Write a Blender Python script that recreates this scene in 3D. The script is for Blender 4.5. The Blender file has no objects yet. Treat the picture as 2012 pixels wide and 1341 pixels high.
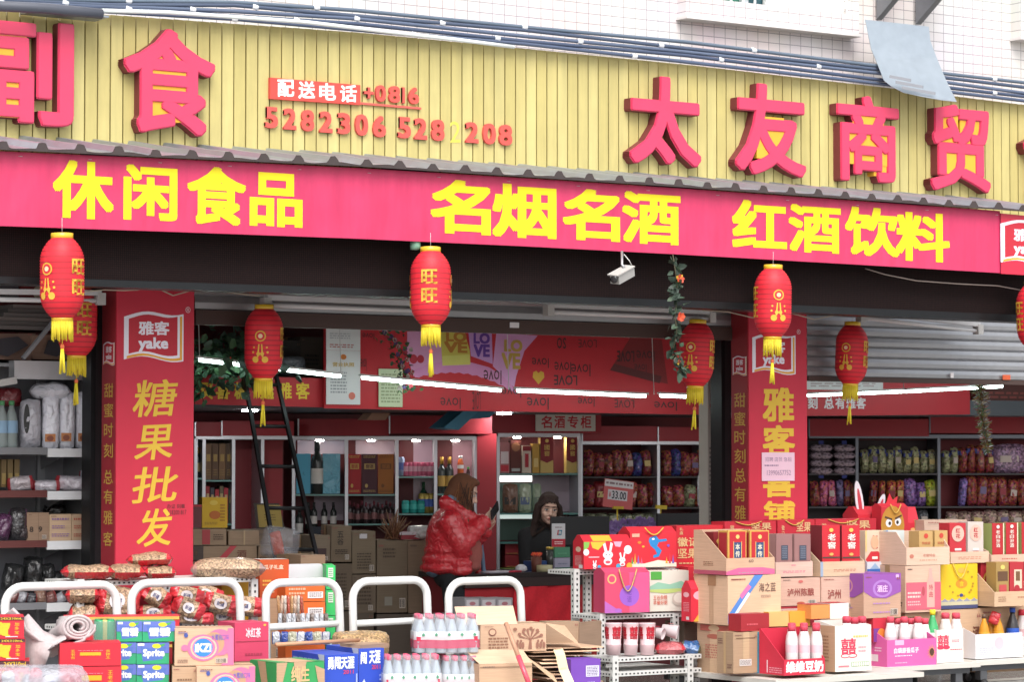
import bpy, bmesh, math, random
from mathutils import Vector, Matrix, Euler, noise
random.seed(7)
R = math.radians
sc = bpy.context.scene
col = sc.collection
# ------------------------------------------------------------------ camera
EYE = Vector((0, 0, 1.6))
cd = bpy.data.cameras.new('camera'); cam = bpy.data.objects.new('camera', cd); col.objects.link(cam)
cam.location = EYE; cam.rotation_euler = (R(90 + 2.347), 0, R(-34))
cd.sensor_width = 36; cd.lens = 36 * 5600 / 2012; cd.clip_start = .5; cd.clip_end = 3000
cd.dof.use_dof = True; cd.dof.focus_distance = 17.3; cd.dof.aperture_fstop = 5.6
sc.camera = cam
# ------------------------------------------------------------------ sky, sun, exposure
SUN_EL, SUN_AZ = 52, 205
w = bpy.data.worlds.new('World'); sc.world = w; w.use_nodes = True
nt = w.node_tree; bg = nt.nodes['Background']
sky = nt.nodes.new('ShaderNodeTexSky'); sky.sky_type = 'NISHITA'; sky.sun_disc = False
sky.sun_elevation = R(SUN_EL); sky.sun_rotation = R(SUN_AZ); sky.air_density = 1; sky.dust_density = 4; sky.ozone_density = 1
hs = nt.nodes.new('ShaderNodeHueSaturation'); hs.inputs['Saturation'].default_value = .3
nt.links.new(sky.outputs[0], hs.inputs['Color']); nt.links.new(hs.outputs[0], bg.inputs['Color'])
bg.inputs['Strength'].default_value = .15
sl = bpy.data.lights.new('sun', 'SUN'); sl.energy = 1.0; sl.angle = R(40); sl.color = (1, .97, .93)
so = bpy.data.objects.new('sun', sl); col.objects.link(so)
sd = Vector((math.sin(R(SUN_AZ)) * math.cos(R(SUN_EL)), math.cos(R(SUN_AZ)) * math.cos(R(SUN_EL)), math.sin(R(SUN_EL))))
so.rotation_euler = sd.to_track_quat('Z', 'Y').to_euler(); so.location = (5, -10, 20)
sc.view_settings.view_transform = 'Standard'; sc.view_settings.look = 'None'
sc.view_settings.exposure = 1.0; sc.view_settings.gamma = 1
sc.render.engine = 'CYCLES'
sc.cycles.use_denoising = True; sc.cycles.max_bounces = 6; sc.cycles.transparent_max_bounces = 12
sc.cycles.sample_clamp_indirect = 4

# ------------------------------------------------------------------ pixel -> place helpers
CM = cam.rotation_euler.to_matrix()
def ray(u, v): return CM @ Vector(((u - 1006) / 5600, -(v - 670.5) / 5600, -1))
def P(u, v, Y):
    d = ray(u, v); return EYE + d * (Y / d.y)
def PZ(u, v, z):
    d = ray(u, v); return EYE + d * ((z - 1.6) / d.z)
class Fr:
    """vertical plane through a point, its face turned r degrees towards the left"""
    def __init__(s, u, v, Y, r=0):
        s.A = P(u, v, Y); s.r = R(r); s.d = Vector((math.cos(s.r), -math.sin(s.r), 0)); s.n = Vector((math.sin(s.r), math.cos(s.r), 0))
    def at(s, u, v, oy=0):
        d = ray(u, v); q = s.A + s.n * oy
        t = (q - EYE).dot(s.n) / d.dot(s.n); p = EYE + d * t
        return (p - s.A).dot(s.d), p.z
    def W(s, x, y, z):
        p = s.A + s.d * x + s.n * y; return Vector((p.x, p.y, z))
# ------------------------------------------------------------------ materials
MATS = {}
NAMED = dict(red='#b80f22', dred='#7c0c1a', crim='#c91b35', pink='#e8648c', gold='#c9a132', yel='#f0d018', white='#e8e6e2', cream='#e4d6b4',
    tan='#b28a62:c', tan2='#9c7850:c', tan3='#c59f76:c', pale='#cfae8e:c', black='#121214', dark='#241f20', grey='#8b8d92', steel='#c8c9cc:m', blue='#2340a8',
    sky='#58b4cf', green='#2f9a4a', lgreen='#7ac08a', purple='#8b50a8', orange='#e06a1c', brown='#5a2c20', mag='#d8589c')
def lin(h):
    h = h.lstrip('#'); o = []
    for i in (0, 2, 4):
        c = int(h[i:i+2], 16) / 255; o.append(c / 12.92 if c <= .04045 else ((c + .055) / 1.055) ** 2.4)
    return o
def mat(key):
    key = NAMED.get(key, key)
    if not isinstance(key, str): return key
    if key in MATS: return MATS[key]
    hx, _, k = key.partition(':'); k = k or 'd'
    kind = k[0]; c = lin(hx) if kind == 'e' else [.955 * x + .018 for x in lin(hx)]   # no pigment is a perfect absorber; the lift also paints haze into every colour
    if kind == 'c': g_ = .3 * c[0] + .59 * c[1] + .11 * c[2]; c = [min(.62, (.8 * x + .2 * g_) * 1.24) for x in c]
    m = bpy.data.materials.new('mat_' + key.replace('#', '').replace(':', '_')); m.use_nodes = True
    n = m.node_tree.nodes; L = m.node_tree.links; b = n['Principled BSDF']
    tc = n.new('ShaderNodeTexCoord'); no = n.new('ShaderNodeTexNoise'); L.new(tc.outputs['Object'], no.inputs['Vector'])
    no.inputs['Scale'].default_value = {'c': 5, 'm': 14, 'f': 60, 'w': 7}.get(kind, 8); no.inputs['Detail'].default_value = 6
    var = {'c': .16, 'm': .12, 'f': .18, 'w': .1, 'p': .06}.get(kind, .09)
    mx = n.new('ShaderNodeMix'); mx.data_type = 'RGBA'
    mx.inputs[6].default_value = [x * (1 - var) for x in c] + [1]; mx.inputs[7].default_value = [min(1, x * (1 + var)) for x in c] + [1]
    L.new(no.outputs['Fac'], mx.inputs[0]); base = mx.outputs[2]
    ro = n.new('ShaderNodeMapRange'); r0, r1 = {'c': (.75, .9), 'm': (.3, .5), 'f': (.85, .95), 'w': (.12, .27), 'y': (.08, .2), 'b': (.28, .4), 'g': (.12, .25), 'p': (.25, .4), 'k': (.15, .35), 'n': (.35, .5)}.get(kind, (.42, .6))
    ro.inputs[3].default_value = r0; ro.inputs[4].default_value = r1; L.new(no.outputs['Fac'], ro.inputs[0]); L.new(ro.outputs[0], b.inputs['Roughness'])
    if kind == 'm': b.inputs['Metallic'].default_value = .7
    def bump(src, st, dist=.01):
        bp = n.new('ShaderNodeBump'); bp.inputs['Strength'].default_value = st; bp.inputs['Distance'].default_value = dist
        L.new(src, bp.inputs['Height']); L.new(bp.outputs[0], b.inputs['Normal'])
    if kind == 'c':                                                   # cardboard: fibres along one way
        mp = n.new('ShaderNodeMapping'); mp.inputs['Scale'].default_value = (6, 6, 180); L.new(tc.outputs['Object'], mp.inputs[0])
        n2 = n.new('ShaderNodeTexNoise'); n2.inputs['Scale'].default_value = 1; L.new(mp.outputs[0], n2.inputs['Vector'])
        m2 = n.new('ShaderNodeMix'); m2.data_type = 'RGBA'; m2.blend_type = 'MULTIPLY'; m2.inputs[0].default_value = .35
        L.new(base, m2.inputs[6]); L.new(n2.outputs['Fac'], m2.inputs[7])
        m3 = n.new('ShaderNodeMix'); m3.data_type = 'RGBA'; m3.blend_type = 'ADD'; m3.inputs[0].default_value = .16
        L.new(m2.outputs[2], m3.inputs[6]); m3.inputs[7].default_value = c + [1]; base = m3.outputs[2]; bump(n2.outputs['Fac'], .15, .003)
    if kind in 'sb':                                                  # weathered sheet: rain streaks; b also ripples
        mp = n.new('ShaderNodeMapping'); mp.inputs['Scale'].default_value = (9, 9, .9); L.new(tc.outputs['Object'], mp.inputs[0])
        n2 = n.new('ShaderNodeTexNoise'); n2.inputs['Scale'].default_value = 1; n2.inputs['Detail'].default_value = 8; n2.inputs['Roughness'].default_value = .7; L.new(mp.outputs[0], n2.inputs['Vector'])
        rp = n.new('ShaderNodeMapRange'); rp.inputs[1].default_value = .35; rp.inputs[2].default_value = .62; rp.inputs[3].default_value = .88 if kind == 's' else .9; rp.inputs[4].default_value = 1.06; L.new(n2.outputs['Fac'], rp.inputs[0])
        h3 = n.new('ShaderNodeHueSaturation'); L.new(base, h3.inputs['Color']); L.new(rp.outputs[0], h3.inputs['Value']); base = h3.outputs[0]
        if kind == 'b':
            mp2 = n.new('ShaderNodeMapping'); mp2.inputs['Scale'].default_value = (1.6, 1, .5); L.new(tc.outputs['Object'], mp2.inputs[0]); n3 = n.new('ShaderNodeTexNoise'); n3.inputs['Scale'].default_value = 1.5; n3.inputs['Detail'].default_value = 3; L.new(mp2.outputs[0], n3.inputs['Vector']); bump(n3.outputs['Fac'], .5, .12)
    if kind in 'wy':                                                   # creased shiny plastic or nylon
        n2 = n.new('ShaderNodeTexNoise'); n2.inputs['Scale'].default_value = 15; n2.inputs['Detail'].default_value = 2.5; n2.inputs['Distortion'].default_value = 1.6
        L.new(tc.outputs['Object'], n2.inputs['Vector']); bump(n2.outputs['Fac'], .75, .03)
    if kind == 'f': bump(no.outputs['Fac'], .3, .004)
    if kind in 'kn':                                                  # contents seen through a clear bag
        vo = n.new('ShaderNodeTexVoronoi'); vo.inputs['Scale'].default_value = 62 if kind == 'k' else 105; L.new(tc.outputs['Object'], vo.inputs['Vector'])
        hv = n.new('ShaderNodeSeparateColor'); L.new(vo.outputs['Color'], hv.inputs[0])
        hh = n.new('ShaderNodeHueSaturation'); L.new(base, hh.inputs['Color'])
        a = n.new('ShaderNodeMapRange'); a.inputs[3].default_value = .46 if kind == 'k' else .49; a.inputs[4].default_value = .56 if kind == 'k' else .51; L.new(hv.outputs[0], a.inputs[0]); L.new(a.outputs[0], hh.inputs['Hue'])
        a = n.new('ShaderNodeMapRange'); a.inputs[3].default_value = .35 if kind == 'k' else .4; a.inputs[4].default_value = 1.9 if kind == 'k' else 1.45; L.new(hv.outputs[1], a.inputs[0]); L.new(a.outputs[0], hh.inputs['Value'])
        base = hh.outputs[0]; bump(vo.outputs['Distance'], .5, .012)
    L.new(base, b.inputs['Base Color']); b.inputs['Specular IOR Level'].default_value = .3
    if kind == 'e':
        b.inputs['Emission Color'].default_value = c + [1]; b.inputs['Emission Strength'].default_value = float(k[1:] or 4)
    if kind in 'wy': b.inputs['Specular IOR Level'].default_value = .6; b.inputs['Coat Weight'].default_value = .35; b.inputs['Coat Roughness'].default_value = .15
    if kind == 'y': b.inputs['Alpha'].default_value = float(k[1:] or .4)
    if kind == 'x':                                                   # clear film or bottle plastic
        b.inputs['Alpha'].default_value = float(k[1:] or .4); b.inputs['Roughness'].default_value = .12
        for l in list(b.inputs['Roughness'].links): L.remove(l)
        b.inputs['Roughness'].default_value = .12
    if kind in 'kn': b.inputs['Coat Weight'].default_value = .5; b.inputs['Coat Roughness'].default_value = .18
    if kind == 'g': b.inputs['Specular IOR Level'].default_value = .5
    if kind == 'l':                                                   # lantern silk lets light through
        b.inputs['Subsurface Weight'].default_value = .25; b.inputs['Subsurface Radius'].default_value = (.05, .02, .02)
    if kind == 'c':                                                   # inks and boards differ in shade from box to box
        pass
    MATS[key] = m
    return m
# ------------------------------------------------------------------ lettering from Blender's own font
GL = {}
def glyph(s, bold=0., res=2, ext=0., bev=0.):
    """outline of a word, 0..1 wide and high; bold strokes come from copies of the outline shifted round a small circle"""
    k = (s, bold, res, ext, bev)
    if k in GL: return GL[k]
    c = bpy.data.curves.new('lettering', 'FONT'); c.body = s; c.resolution_u = res; c.extrude = ext; c.bevel_depth = bev; c.bevel_resolution = 1
    o = bpy.data.objects.new('lettering', c); col.objects.link(o)
    me = bpy.data.meshes.new_from_object(o.evaluated_get(bpy.context.evaluated_depsgraph_get()))
    vs = [v.co.copy() for v in me.vertices]; fs = [(tuple(p.vertices), p.normal.z) for p in me.polygons]
    bpy.data.objects.remove(o); bpy.data.curves.remove(c); bpy.data.meshes.remove(me)
    if not vs: GL[k] = ([], [], 1); return GL[k]
    if bold >= .01:
        n = 8 if bold > .025 else 4; b = bold * .85; n0 = len(vs); f0 = list(fs); v0 = [v.copy() for v in vs]
        for i in range(n):
            a = 2 * math.pi * (i + .5) / n; a = math.pi / 4 * i if n == 8 else a; g = 1 / max(abs(math.cos(a)), abs(math.sin(a))); sh = Vector((b * g * math.cos(a), b * g * math.sin(a), (i + 1) * .001)); o_ = len(vs)
            vs += [v + sh for v in v0]; fs += [(tuple(o_ + j for j in f), z) for f, z in f0]
    x0 = min(v.x for v in vs); x1 = max(v.x for v in vs); y0 = min(v.y for v in vs); y1 = max(v.y for v in vs)
    GL[k] = ([((v.x - x0) / (x1 - x0), (v.y - y0) / (y1 - y0), v.z) for v in vs], fs, (x1 - x0) / (y1 - y0))
    return GL[k]
# ------------------------------------------------------------------ mesh collector
class MB:
    def __init__(s): s.v = []; s.f = []; s.mi = []; s.sm = []; s.mats = []
    def k(s, m):
        m = mat(m)
        if m not in s.mats: s.mats.append(m)
        return s.mats.index(m)
    def add(s, vs, fs, m, smooth=False):
        o = len(s.v); i = s.k(m); s.v += [Vector(v) for v in vs]
        for f in fs: s.f.append(tuple(o + a for a in f)); s.mi.append(i); s.sm.append(smooth)
    def box(s, x0, y0, z0, x1, y1, z1, m, j=0):
        vs = [Vector((x, y, z)) for z in (z0, z1) for y in (y0, y1) for x in (x0, x1)]
        if j: vs = [v + Vector((random.uniform(-j, j), random.uniform(-j, j), random.uniform(-j, 0))) if v.z > z0 else v for v in vs]
        s.add(vs, [(0, 1, 5, 4), (1, 3, 7, 5), (3, 2, 6, 7), (2, 0, 4, 6), (4, 5, 7, 6), (2, 3, 1, 0)], m); return s
    def bar(s, a, b, wd, dp, m, up=Vector((0, 0, 1))):
        a, b = Vector(a), Vector(b); t = (b - a).normalized()
        sx = t.cross(up); sx = (sx if sx.length > .01 else t.cross(Vector((1, 0, 0)))).normalized() * wd / 2; sy = t.cross(sx).normalized() * dp / 2
        s.add([a - sx - sy, a + sx - sy, a + sx + sy, a - sx + sy, b - sx - sy, b + sx - sy, b + sx + sy, b - sx + sy],
              [(0, 1, 5, 4), (1, 2, 6, 5), (2, 3, 7, 6), (3, 0, 4, 7), (4, 5, 6, 7), (3, 2, 1, 0)], m); return s
    def tube(s, pts, r, m, n=8, close=True):
        pts = [Vector(p) for p in pts]; rs = r if isinstance(r, (list, tuple)) else [r] * len(pts); o = []; prev = None
        for i, p in enumerate(pts):
            t = (pts[min(i + 1, len(pts) - 1)] - pts[max(i - 1, 0)]).normalized()
            if prev is None: a = t.orthogonal().normalized()
            else: a = (prev - t * prev.dot(t)).normalized()
            prev = a; b = t.cross(a)
            o += [p + (a * math.cos(2 * math.pi * q / n) + b * math.sin(2 * math.pi * q / n)) * rs[i] for q in range(n)]
        fs = [(i * n + q, i * n + (q + 1) % n, (i + 1) * n + (q + 1) % n, (i + 1) * n + q) for i in range(len(pts) - 1) for q in range(n)]
        if close: fs += [tuple(range(n - 1, -1, -1)), tuple((len(pts) - 1) * n + q for q in range(n))]
        s.add(o, fs, m, True); return s
    def lathe(s, prof, m, n=16, c=(0, 0, 0), close=True):
        c = Vector(c); o = [c + Vector((r * math.cos(2 * math.pi * q / n), r * math.sin(2 * math.pi * q / n), z)) for r, z in prof for q in range(n)]
        fs = [(i * n + q, i * n + (q + 1) % n, (i + 1) * n + (q + 1) % n, (i + 1) * n + q) for i in range(len(prof) - 1) for q in range(n)]
        if close: fs += [tuple(range(n - 1, -1, -1)), tuple((len(prof) - 1) * n + q for q in range(n))]
        s.add(o, fs, m, True); return s
    def prism(s, poly, a, b, m, ax='x'):
        """polygon in the plane across ax, extruded from a to b"""
        n = len(poly)
        def q(p, t): return {'x': (t, p[0], p[1]), 'y': (p[0], t, p[1]), 'z': (p[0], p[1], t)}[ax]
        s.add([q(p, a) for p in poly] + [q(p, b) for p in poly], [(i, (i + 1) % n, n + (i + 1) % n, n + i) for i in range(n)] + [tuple(range(n - 1, -1, -1)), tuple(range(n, 2 * n))], m); return s
    def quad(s, a, b, c, d, m): s.add([a, b, c, d], [(0, 1, 2, 3)], m); return s
    def text(s, t, o, ex, ey, rect, m, bold=.02, lift=.001, res=2, fit=True):
        vs, fs, asp = glyph(t, bold, res); o, ex, ey = Vector(o), Vector(ex), Vector(ey); nn = ex.cross(ey).normalized() * lift
        x0, y0, x1, y1 = rect
        nu = ex.cross(ey).normalized()
        s.add([o + ex * (x0 + (x1 - x0) * a) + ey * (y0 + (y1 - y0) * b) + nn + nu * c_ * .03 for a, b, c_ in vs], [f for f, z in fs], m)
    def decals(s, dec, o, ex, ey, lift=.0008):
        o, ex, ey = Vector(o), Vector(ex), Vector(ey); nn = ex.cross(ey).normalized()
        for i, d in enumerate(dec):
            l = nn * (lift + i * .0002); q = lambda x, y: o + ex * x + ey * y + l
            if d[0] == 'r':
                x0, y0, x1, y1 = d[1:5]; s.add([q(x0, y0), q(x1, y0), q(x1, y1), q(x0, y1)], [(0, 1, 2, 3)], d[5])
            elif d[0] == 'e':
                cx, cy, rx, ry = d[1:5]; s.add([q(cx + rx * math.cos(a * math.pi / 10), cy + ry * math.sin(a * math.pi / 10)) for a in range(20)], [tuple(range(20))], d[5])
            elif d[0] == 'p': s.add([q(*p) for p in d[1]], [tuple(range(len(d[1])))], d[2])
            elif d[0] == 't': s.text(d[1], o, ex, ey, d[2:6], d[6], d[7] if len(d) > 7 else .02, lift + i * .0002)
            elif d[0] == 'v':
                x0, y0, x1, y1 = d[2:6]; n = len(d[1]); h = (y1 - y0) / n
                for j, ch in enumerate(d[1]): s.text(ch, o, ex, ey, (x0, y1 - h * (j + .92), x1, y1 - h * (j + .08)), d[6], d[7] if len(d) > 7 else .02, lift + i * .0002)
            elif d[0] == 'lines':                                     # fine print: rows of small strokes
                x0, y0, x1, y1 = d[1:5]; n = d[5]; h = (y1 - y0) / n; rnd = random.Random(n * 7 + i)
                for j in range(n):
                    x = x0
                    while x < x1 - .01:
                        wd = min(x1 - x, (x1 - x0) * rnd.uniform(.06, .2)); s.add([q(x, y0 + h * (j + .2)), q(x + wd, y0 + h * (j + .2)), q(x + wd, y0 + h * (j + .7)), q(x, y0 + h * (j + .7))], [(0, 1, 2, 3)], d[6]); x += wd + (x1 - x0) * .04
    def build(s, name, parent=None, origin=None, rot=0, props=None):
        if parent is not None and origin is None and props == 'world': origin = parent.matrix_basis.translation
        if origin is None and parent is None:
            o = Vector((sum(v.x for v in s.v) / len(s.v), sum(v.y for v in s.v) / len(s.v), min(v.z for v in s.v))) if s.v else Vector()
            origin = o
        shift = Vector(origin) if origin is not None and props in ('world', None) else Vector()
        me = bpy.data.meshes.new(name); me.from_pydata([v - shift for v in s.v], [], s.f)
        for m in s.mats: me.materials.append(m)
        me.polygons.foreach_set('material_index', s.mi); me.polygons.foreach_set('use_smooth', s.sm); me.update()
        ob = bpy.data.objects.new(name, me); col.objects.link(ob)
        if parent is not None: ob.parent = parent
        else: ob.location = Vector(origin); ob.rotation_euler.z = rot
        return ob
def tag(o, label=None, cat=None, grp=None, kind=None):
    if label: o['label'] = label
    if cat: o['category'] = cat
    if grp: o['group'] = grp
    if kind: o['kind'] = kind
    return o
def thing(name, label, cat, loc=(0, 0, 0), rz=0, grp=None):
    o = bpy.data.objects.new(name, None); col.objects.link(o); o.location = loc; o.rotation_euler = (0, 0, rz); o.empty_display_size = .1
    return tag(o, label, cat, grp)
def dup(o, loc=None, rz=None, label=None, parent=None):
    c = o.copy(); col.objects.link(c); c.parent = parent
    if loc is not None: c.location = loc
    if rz is not None: c.rotation_euler.z = rz
    if label: c['label'] = label
    for ch in [x for x in o.children]: dup(ch, parent=c)
    return c
RX = random.Random(31)
def print_extra(f, l, t):
    """what shipping cartons carry: tape over the seam, handling marks, a bar code"""
    ink = RX.choice(('#6a4a3a', '#7a5648', '#8a4a44', '#5a4a44'))
    if not t: t = [('r', 0, .45, 1, .56, '#b79b74')]
    if not l: l = [('r', .42, .0, .56, 1, RX.choice(('#a98a62', '#b3946c', '#9c7d58'))), ('lines', .08, .7, .36, .86, 3, ink), ('lines', .64, .12, .92, .24, 2, ink)]
    a = RX.uniform(.66, .74); f += [('lines', .06, .9, .06 + RX.uniform(.1, .3), .95, 1, ink)]
    if RX.random() < .6: f += [('r', a, .06, a + .2, .2, '#b9aca0')] + [('r', a + .012 + .021 * i, .075, a + .012 + .021 * i + RX.uniform(.005, .014), .185, '#3a302c') for i in range(8)]
    if RX.random() < .5: f += [('p', [(.88, .86), (.9, .93), (.92, .86)], ink), ('p', [(.93, .86), (.95, .93), (.97, .86)], ink)]
    return f, l, t
def fr_of(Y, u, v, r): return Y if isinstance(Y, Fr) else Fr(u, v, Y, r)
# a closed printed box: u0,v0,u1,v1 are where its front face sits
def bx(name, label, cat, b, Y, dep, m, f=(), l=(), t=(), r=0, oy=0, grp=None, j=.002, extra=None, drop=0):
    u0, v0, u1, v1 = b; F = fr_of(Y, u0, v1, r); um = (u0 + u1) / 2
    x0, _ = F.at(u0, v1, oy); x1, _ = F.at(u1, v1, oy); z0 = F.at(um, v1, oy)[1] - drop; z1 = F.at(um, v0, oy)[1]
    W, H = x1 - x0, z1 - z0; q = MB(); q.box(0, 0, 0, W, dep, H, m, j)
    if str(NAMED.get(m, m)).endswith(':c') and H > .11 and W > .12: f, l, t = print_extra(list(f), list(l), list(t))
    q.decals(f, (0, -j, 0), (W, 0, 0), (0, 0, H)); q.decals(l, (-j, dep, 0), (0, -dep, 0), (0, 0, H)); q.decals(t, (0, 0, H), (W, 0, 0), (0, dep, 0))
    if extra: extra(q, W, dep, H)
    o = q.build(name, None, F.W(x0, oy, z0), -F.r + RX.uniform(-.014, .014), 'local'); tag(o, label, cat, grp)
    return o, W, H
# a box with a gabled top and carrying handle
def gable(name, label, cat, b, Y, dep, m, f=(), l=(), r=0, oy=0, grp=None, sh=.72, handle=None, top=None):
    u0, v0, u1, v1 = b; F = fr_of(Y, u0, v1, r); um = (u0 + u1) / 2
    x0, _ = F.at(u0, v1, oy); x1, _ = F.at(u1, v1, oy); z0 = F.at(um, v1, oy)[1]; z1 = F.at(um, v0, oy)[1]
    W, H = x1 - x0, z1 - z0; h1 = H * sh; q = MB()
    q.prism([(0, 0), (dep, 0), (dep, h1), (dep * .62, H), (dep * .38, H), (0, h1)], 0, W, m)
    q.decals(f, (0, 0, 0), (W, 0, 0), (0, 0, h1)); q.decals(l, (0, dep, 0), (0, -dep, 0), (0, 0, h1))
    if top: q.decals(top, (0, 0, h1), (W, 0, 0), (0, dep * .38, H - h1))
    o = q.build(name, None, F.W(x0, oy, z0), -F.r, 'local'); tag(o, label, cat, grp)
    if handle:
        hq = MB(); n = 10; hq.tube([(W * (.3 + .4 * i / n), -.012 + dep * .2 * 0, H * .98 - math.sin(i / n * math.pi) * H * handle[1]) for i in range(n + 1)], .004, handle[0], 6); hq.build('handle', o, props='local')
    return o, W, H
# an open-fronted display carton
def tray(name, label, cat, b, vf, Y, dep, m, f=(), l=(), r=0, oy=0, grp=None, bh=.75):
    u0, v0, u1, v1 = b; F = fr_of(Y, u0, v1, r); um = (u0 + u1) / 2
    x0, _ = F.at(u0, v1, oy); x1, _ = F.at(u1, v1, oy); z0 = F.at(um, v1, oy)[1]; z1 = F.at(um, v0, oy)[1]; hf = F.at(um, vf, oy)[1] - z0
    W, H = x1 - x0, z1 - z0; q = MB(); th = .005
    q.box(0, 0, 0, W, dep, .006, m); q.box(0, 0, .006, W, th, hf, m)
    side = [(th, .006), (dep, .006), (dep, H), (dep * bh, H), (th, hf)]
    q.prism(side, 0, th, m); q.prism(side, W - th, W, m); q.box(th, dep - th, .006, W - th, dep, H, m)
    q.decals(f, (0, 0, 0), (W, 0, 0), (0, 0, hf)); q.decals(l, (0, dep, 0), (0, -dep, 0), (0, 0, hf))
    o = q.build(name, None, F.W(x0, oy, z0), -F.r, 'local'); tag(o, label, cat, grp)
    return o, W, H
# a filled pillow bag; ends carry a second colour
def bagmesh(w, h, d, m, m2=None, band=.28, seed=0, m3=None, lump=.2, nu=16, nv=12, fr=None):
    q = MB(); rnd = Vector((seed * 3.7, seed * 1.3, 0)); vs = []; fs = {}
    for side in (1, -1):
        for i in range(nu + 1):
            for j in range(nv + 1):
                a = -1 + 2 * i / nu; b = -1 + 2 * j / nv
                t = max(0, 1 - abs(a) ** 3.2) ** .6 * max(0, 1 - abs(b) ** 3) ** .55
                nz = noise.noise(Vector((a * 1.7, b * 1.7, side * 2)) + rnd)
                nf = noise.noise(Vector((a * 5, b * 5, side * 5)) + rnd)
                ed = 1 - .1 * (abs(a) ** 2) * (abs(b) ** 2) + .05 * noise.noise(Vector((a * 4, b * 4, 9)) + rnd)
                vs.append(Vector((a * w / 2 * ed, -side * d / 2 * t * (1 + lump * nz + lump * .5 * nf) + .012 * w * math.sin(b * 19 + seed) * (1 - t), b * h / 2 * ed)))
    N = (nu + 1) * (nv + 1)
    for side in (0, 1):
        for i in range(nu):
            for j in range(nv):
                a = -1 + 2 * (i + .5) / nu; b = -1 + 2 * (j + .5) / nv
                f = [side * N + i * (nv + 1) + j, side * N + (i + 1) * (nv + 1) + j, side * N + (i + 1) * (nv + 1) + j + 1, side * N + i * (nv + 1) + j + 1]
                if side: f.reverse()
                k = m
                if m2 and (abs(a) > 1 - band or (m3 and abs(b) > .55)): k = m2
                if fr and b > .05 and side == 0 and -.55 < a < .8: k = fr
                if m3 and abs(a) < .36 and abs(b) < .4: k = m3
                fs.setdefault(k, []).append(tuple(f))
    o = len(q.v); first = True
    for k, ff in fs.items():
        i = q.k(k)
        if first: q.v += vs; first = False
        for f in ff: q.f.append(tuple(o + a for a in f)); q.mi.append(i); q.sm.append(True)
    return q
def bag(name, label, cat, b, Y, d, m, m2=None, tilt=0, lean=0, band=.28, m3=None, grp=None, seed=None, rz=None, lump=.2, extra=None, flat=False, fr=None):
    u0, v0, u1, v1 = b; um = (u0 + u1) / 2
    c = P(um, (v0 + v1) / 2, Y); a0 = P(u0, v1, Y); a1 = P(u1, v1, Y); ang = math.atan2(c.x, c.y)
    s = 5600 / ((c - EYE).dot(ray(1006, 670.5).normalized()))
    w, h = (u1 - u0) / s, (v1 - v0) / s
    if flat: h, d, lean = d, h, lean + 90
    q = bagmesh(w, h, d, m, m2, band, seed if seed is not None else random.randint(0, 99), m3, lump, fr=fr)
    if extra: extra(q, w, h, d)
    o = q.build(name, None, c, 0, 'local'); o.rotation_euler = Euler((R(lean), R(tilt), -ang if rz is None else rz), 'XYZ')
    return tag(o, label, cat, grp)
# ------------------------------------------------------------------ ground
q = MB(); q.quad((-900, -900, 0), (900, -900, 0), (900, 900, 0), (-900, 900, 0), '#8d8a86:f'); tag(q.build('street_ground', None, (0, 0, 0)), kind='structure')
q = MB(); q.box(-2, 15.0, .004, 24, 19.4, .02, '#9a948c:g'); tag(q.build('shop_floor', None, (11, 15, .004)), kind='structure')
# ------------------------------------------------------------------ building: tiled wall above, walls and loft inside
def tile_mat():
    m = bpy.data.materials.new('mat_wall_tiles'); m.use_nodes = True; n = m.node_tree.nodes; L = m.node_tree.links; b = n['Principled BSDF']
    tc = n.new('ShaderNodeTexCoord'); mp = n.new('ShaderNodeMapping'); mp.inputs['Rotation'].default_value = (R(90), 0, 0); L.new(tc.outputs['Object'], mp.inputs[0])
    br = n.new('ShaderNodeTexBrick'); br.offset = 0; br.squash = 1; L.new(mp.outputs[0], br.inputs['Vector'])
    for k, v in (('Scale', 1), ('Mortar Size', .0024), ('Brick Width', .094), ('Row Height', .066), ('Mortar Smooth', .1), ('Bias', 0)): br.inputs[k].default_value = v
    br.inputs['Color1'].default_value = (.85, .80, .78, 1); br.inputs['Color2'].default_value = (.81, .75, .73, 1); br.inputs['Mortar'].default_value = (.36, .33, .34, 1)
    no = n.new('ShaderNodeTexNoise'); no.inputs['Scale'].default_value = 1.3; no.inputs['Detail'].default_value = 7; L.new(tc.outputs['Object'], no.inputs['Vector'])
    mx = n.new('ShaderNodeMix'); mx.data_type = 'RGBA'; mx.blend_type = 'MULTIPLY'; mx.inputs[0].default_value = .3; L.new(br.outputs['Color'], mx.inputs[6]); L.new(no.outputs['Color'], mx.inputs[7])
    L.new(mx.outputs[2], b.inputs['Base Color']); b.inputs['Roughness'].default_value = .25
    bp = n.new('ShaderNodeBump'); bp.inputs['Strength'].default_value = .4; bp.inputs['Distance'].default_value = .004; bp.invert = True; L.new(br.outputs['Fac'], bp.inputs['Height']); L.new(bp.outputs[0], b.inputs['Normal'])
    return m
TILE = tile_mat()
bld = thing('shop_building', 'white and pale pink tiled building rising above the shop front', 'building', (11, 15, 0))
def wpart(q, name, root, **k): return q.build(name, root, props='world')
q = MB(); q.box(2, 15.0, 2.9, 21, 15.25, 8.2, TILE); wpart(q, 'tiled_wall', bld)
for a_, b_ in ((2, 5.2), (17.0, 21)): q = MB(); q.box(a_, 15.02, .0, b_, 15.24, 2.898, TILE); wpart(q, 'tiled_wall', bld)
q = MB(); q.box(2, 18.95, 0, 21, 19.1, 3.4, '#6d1a20'); wpart(q, 'back_wall', bld)
q = MB(); q.box(5.2, 15.3, 0, 5.35, 18.95, 3.4, '#9a9a98'); wpart(q, 'side_wall', bld)
q = MB(); q.box(19.5, 15.3, 0, 19.65, 18.95, 3.4, '#8a8a88'); wpart(q, 'side_wall', bld)
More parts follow.
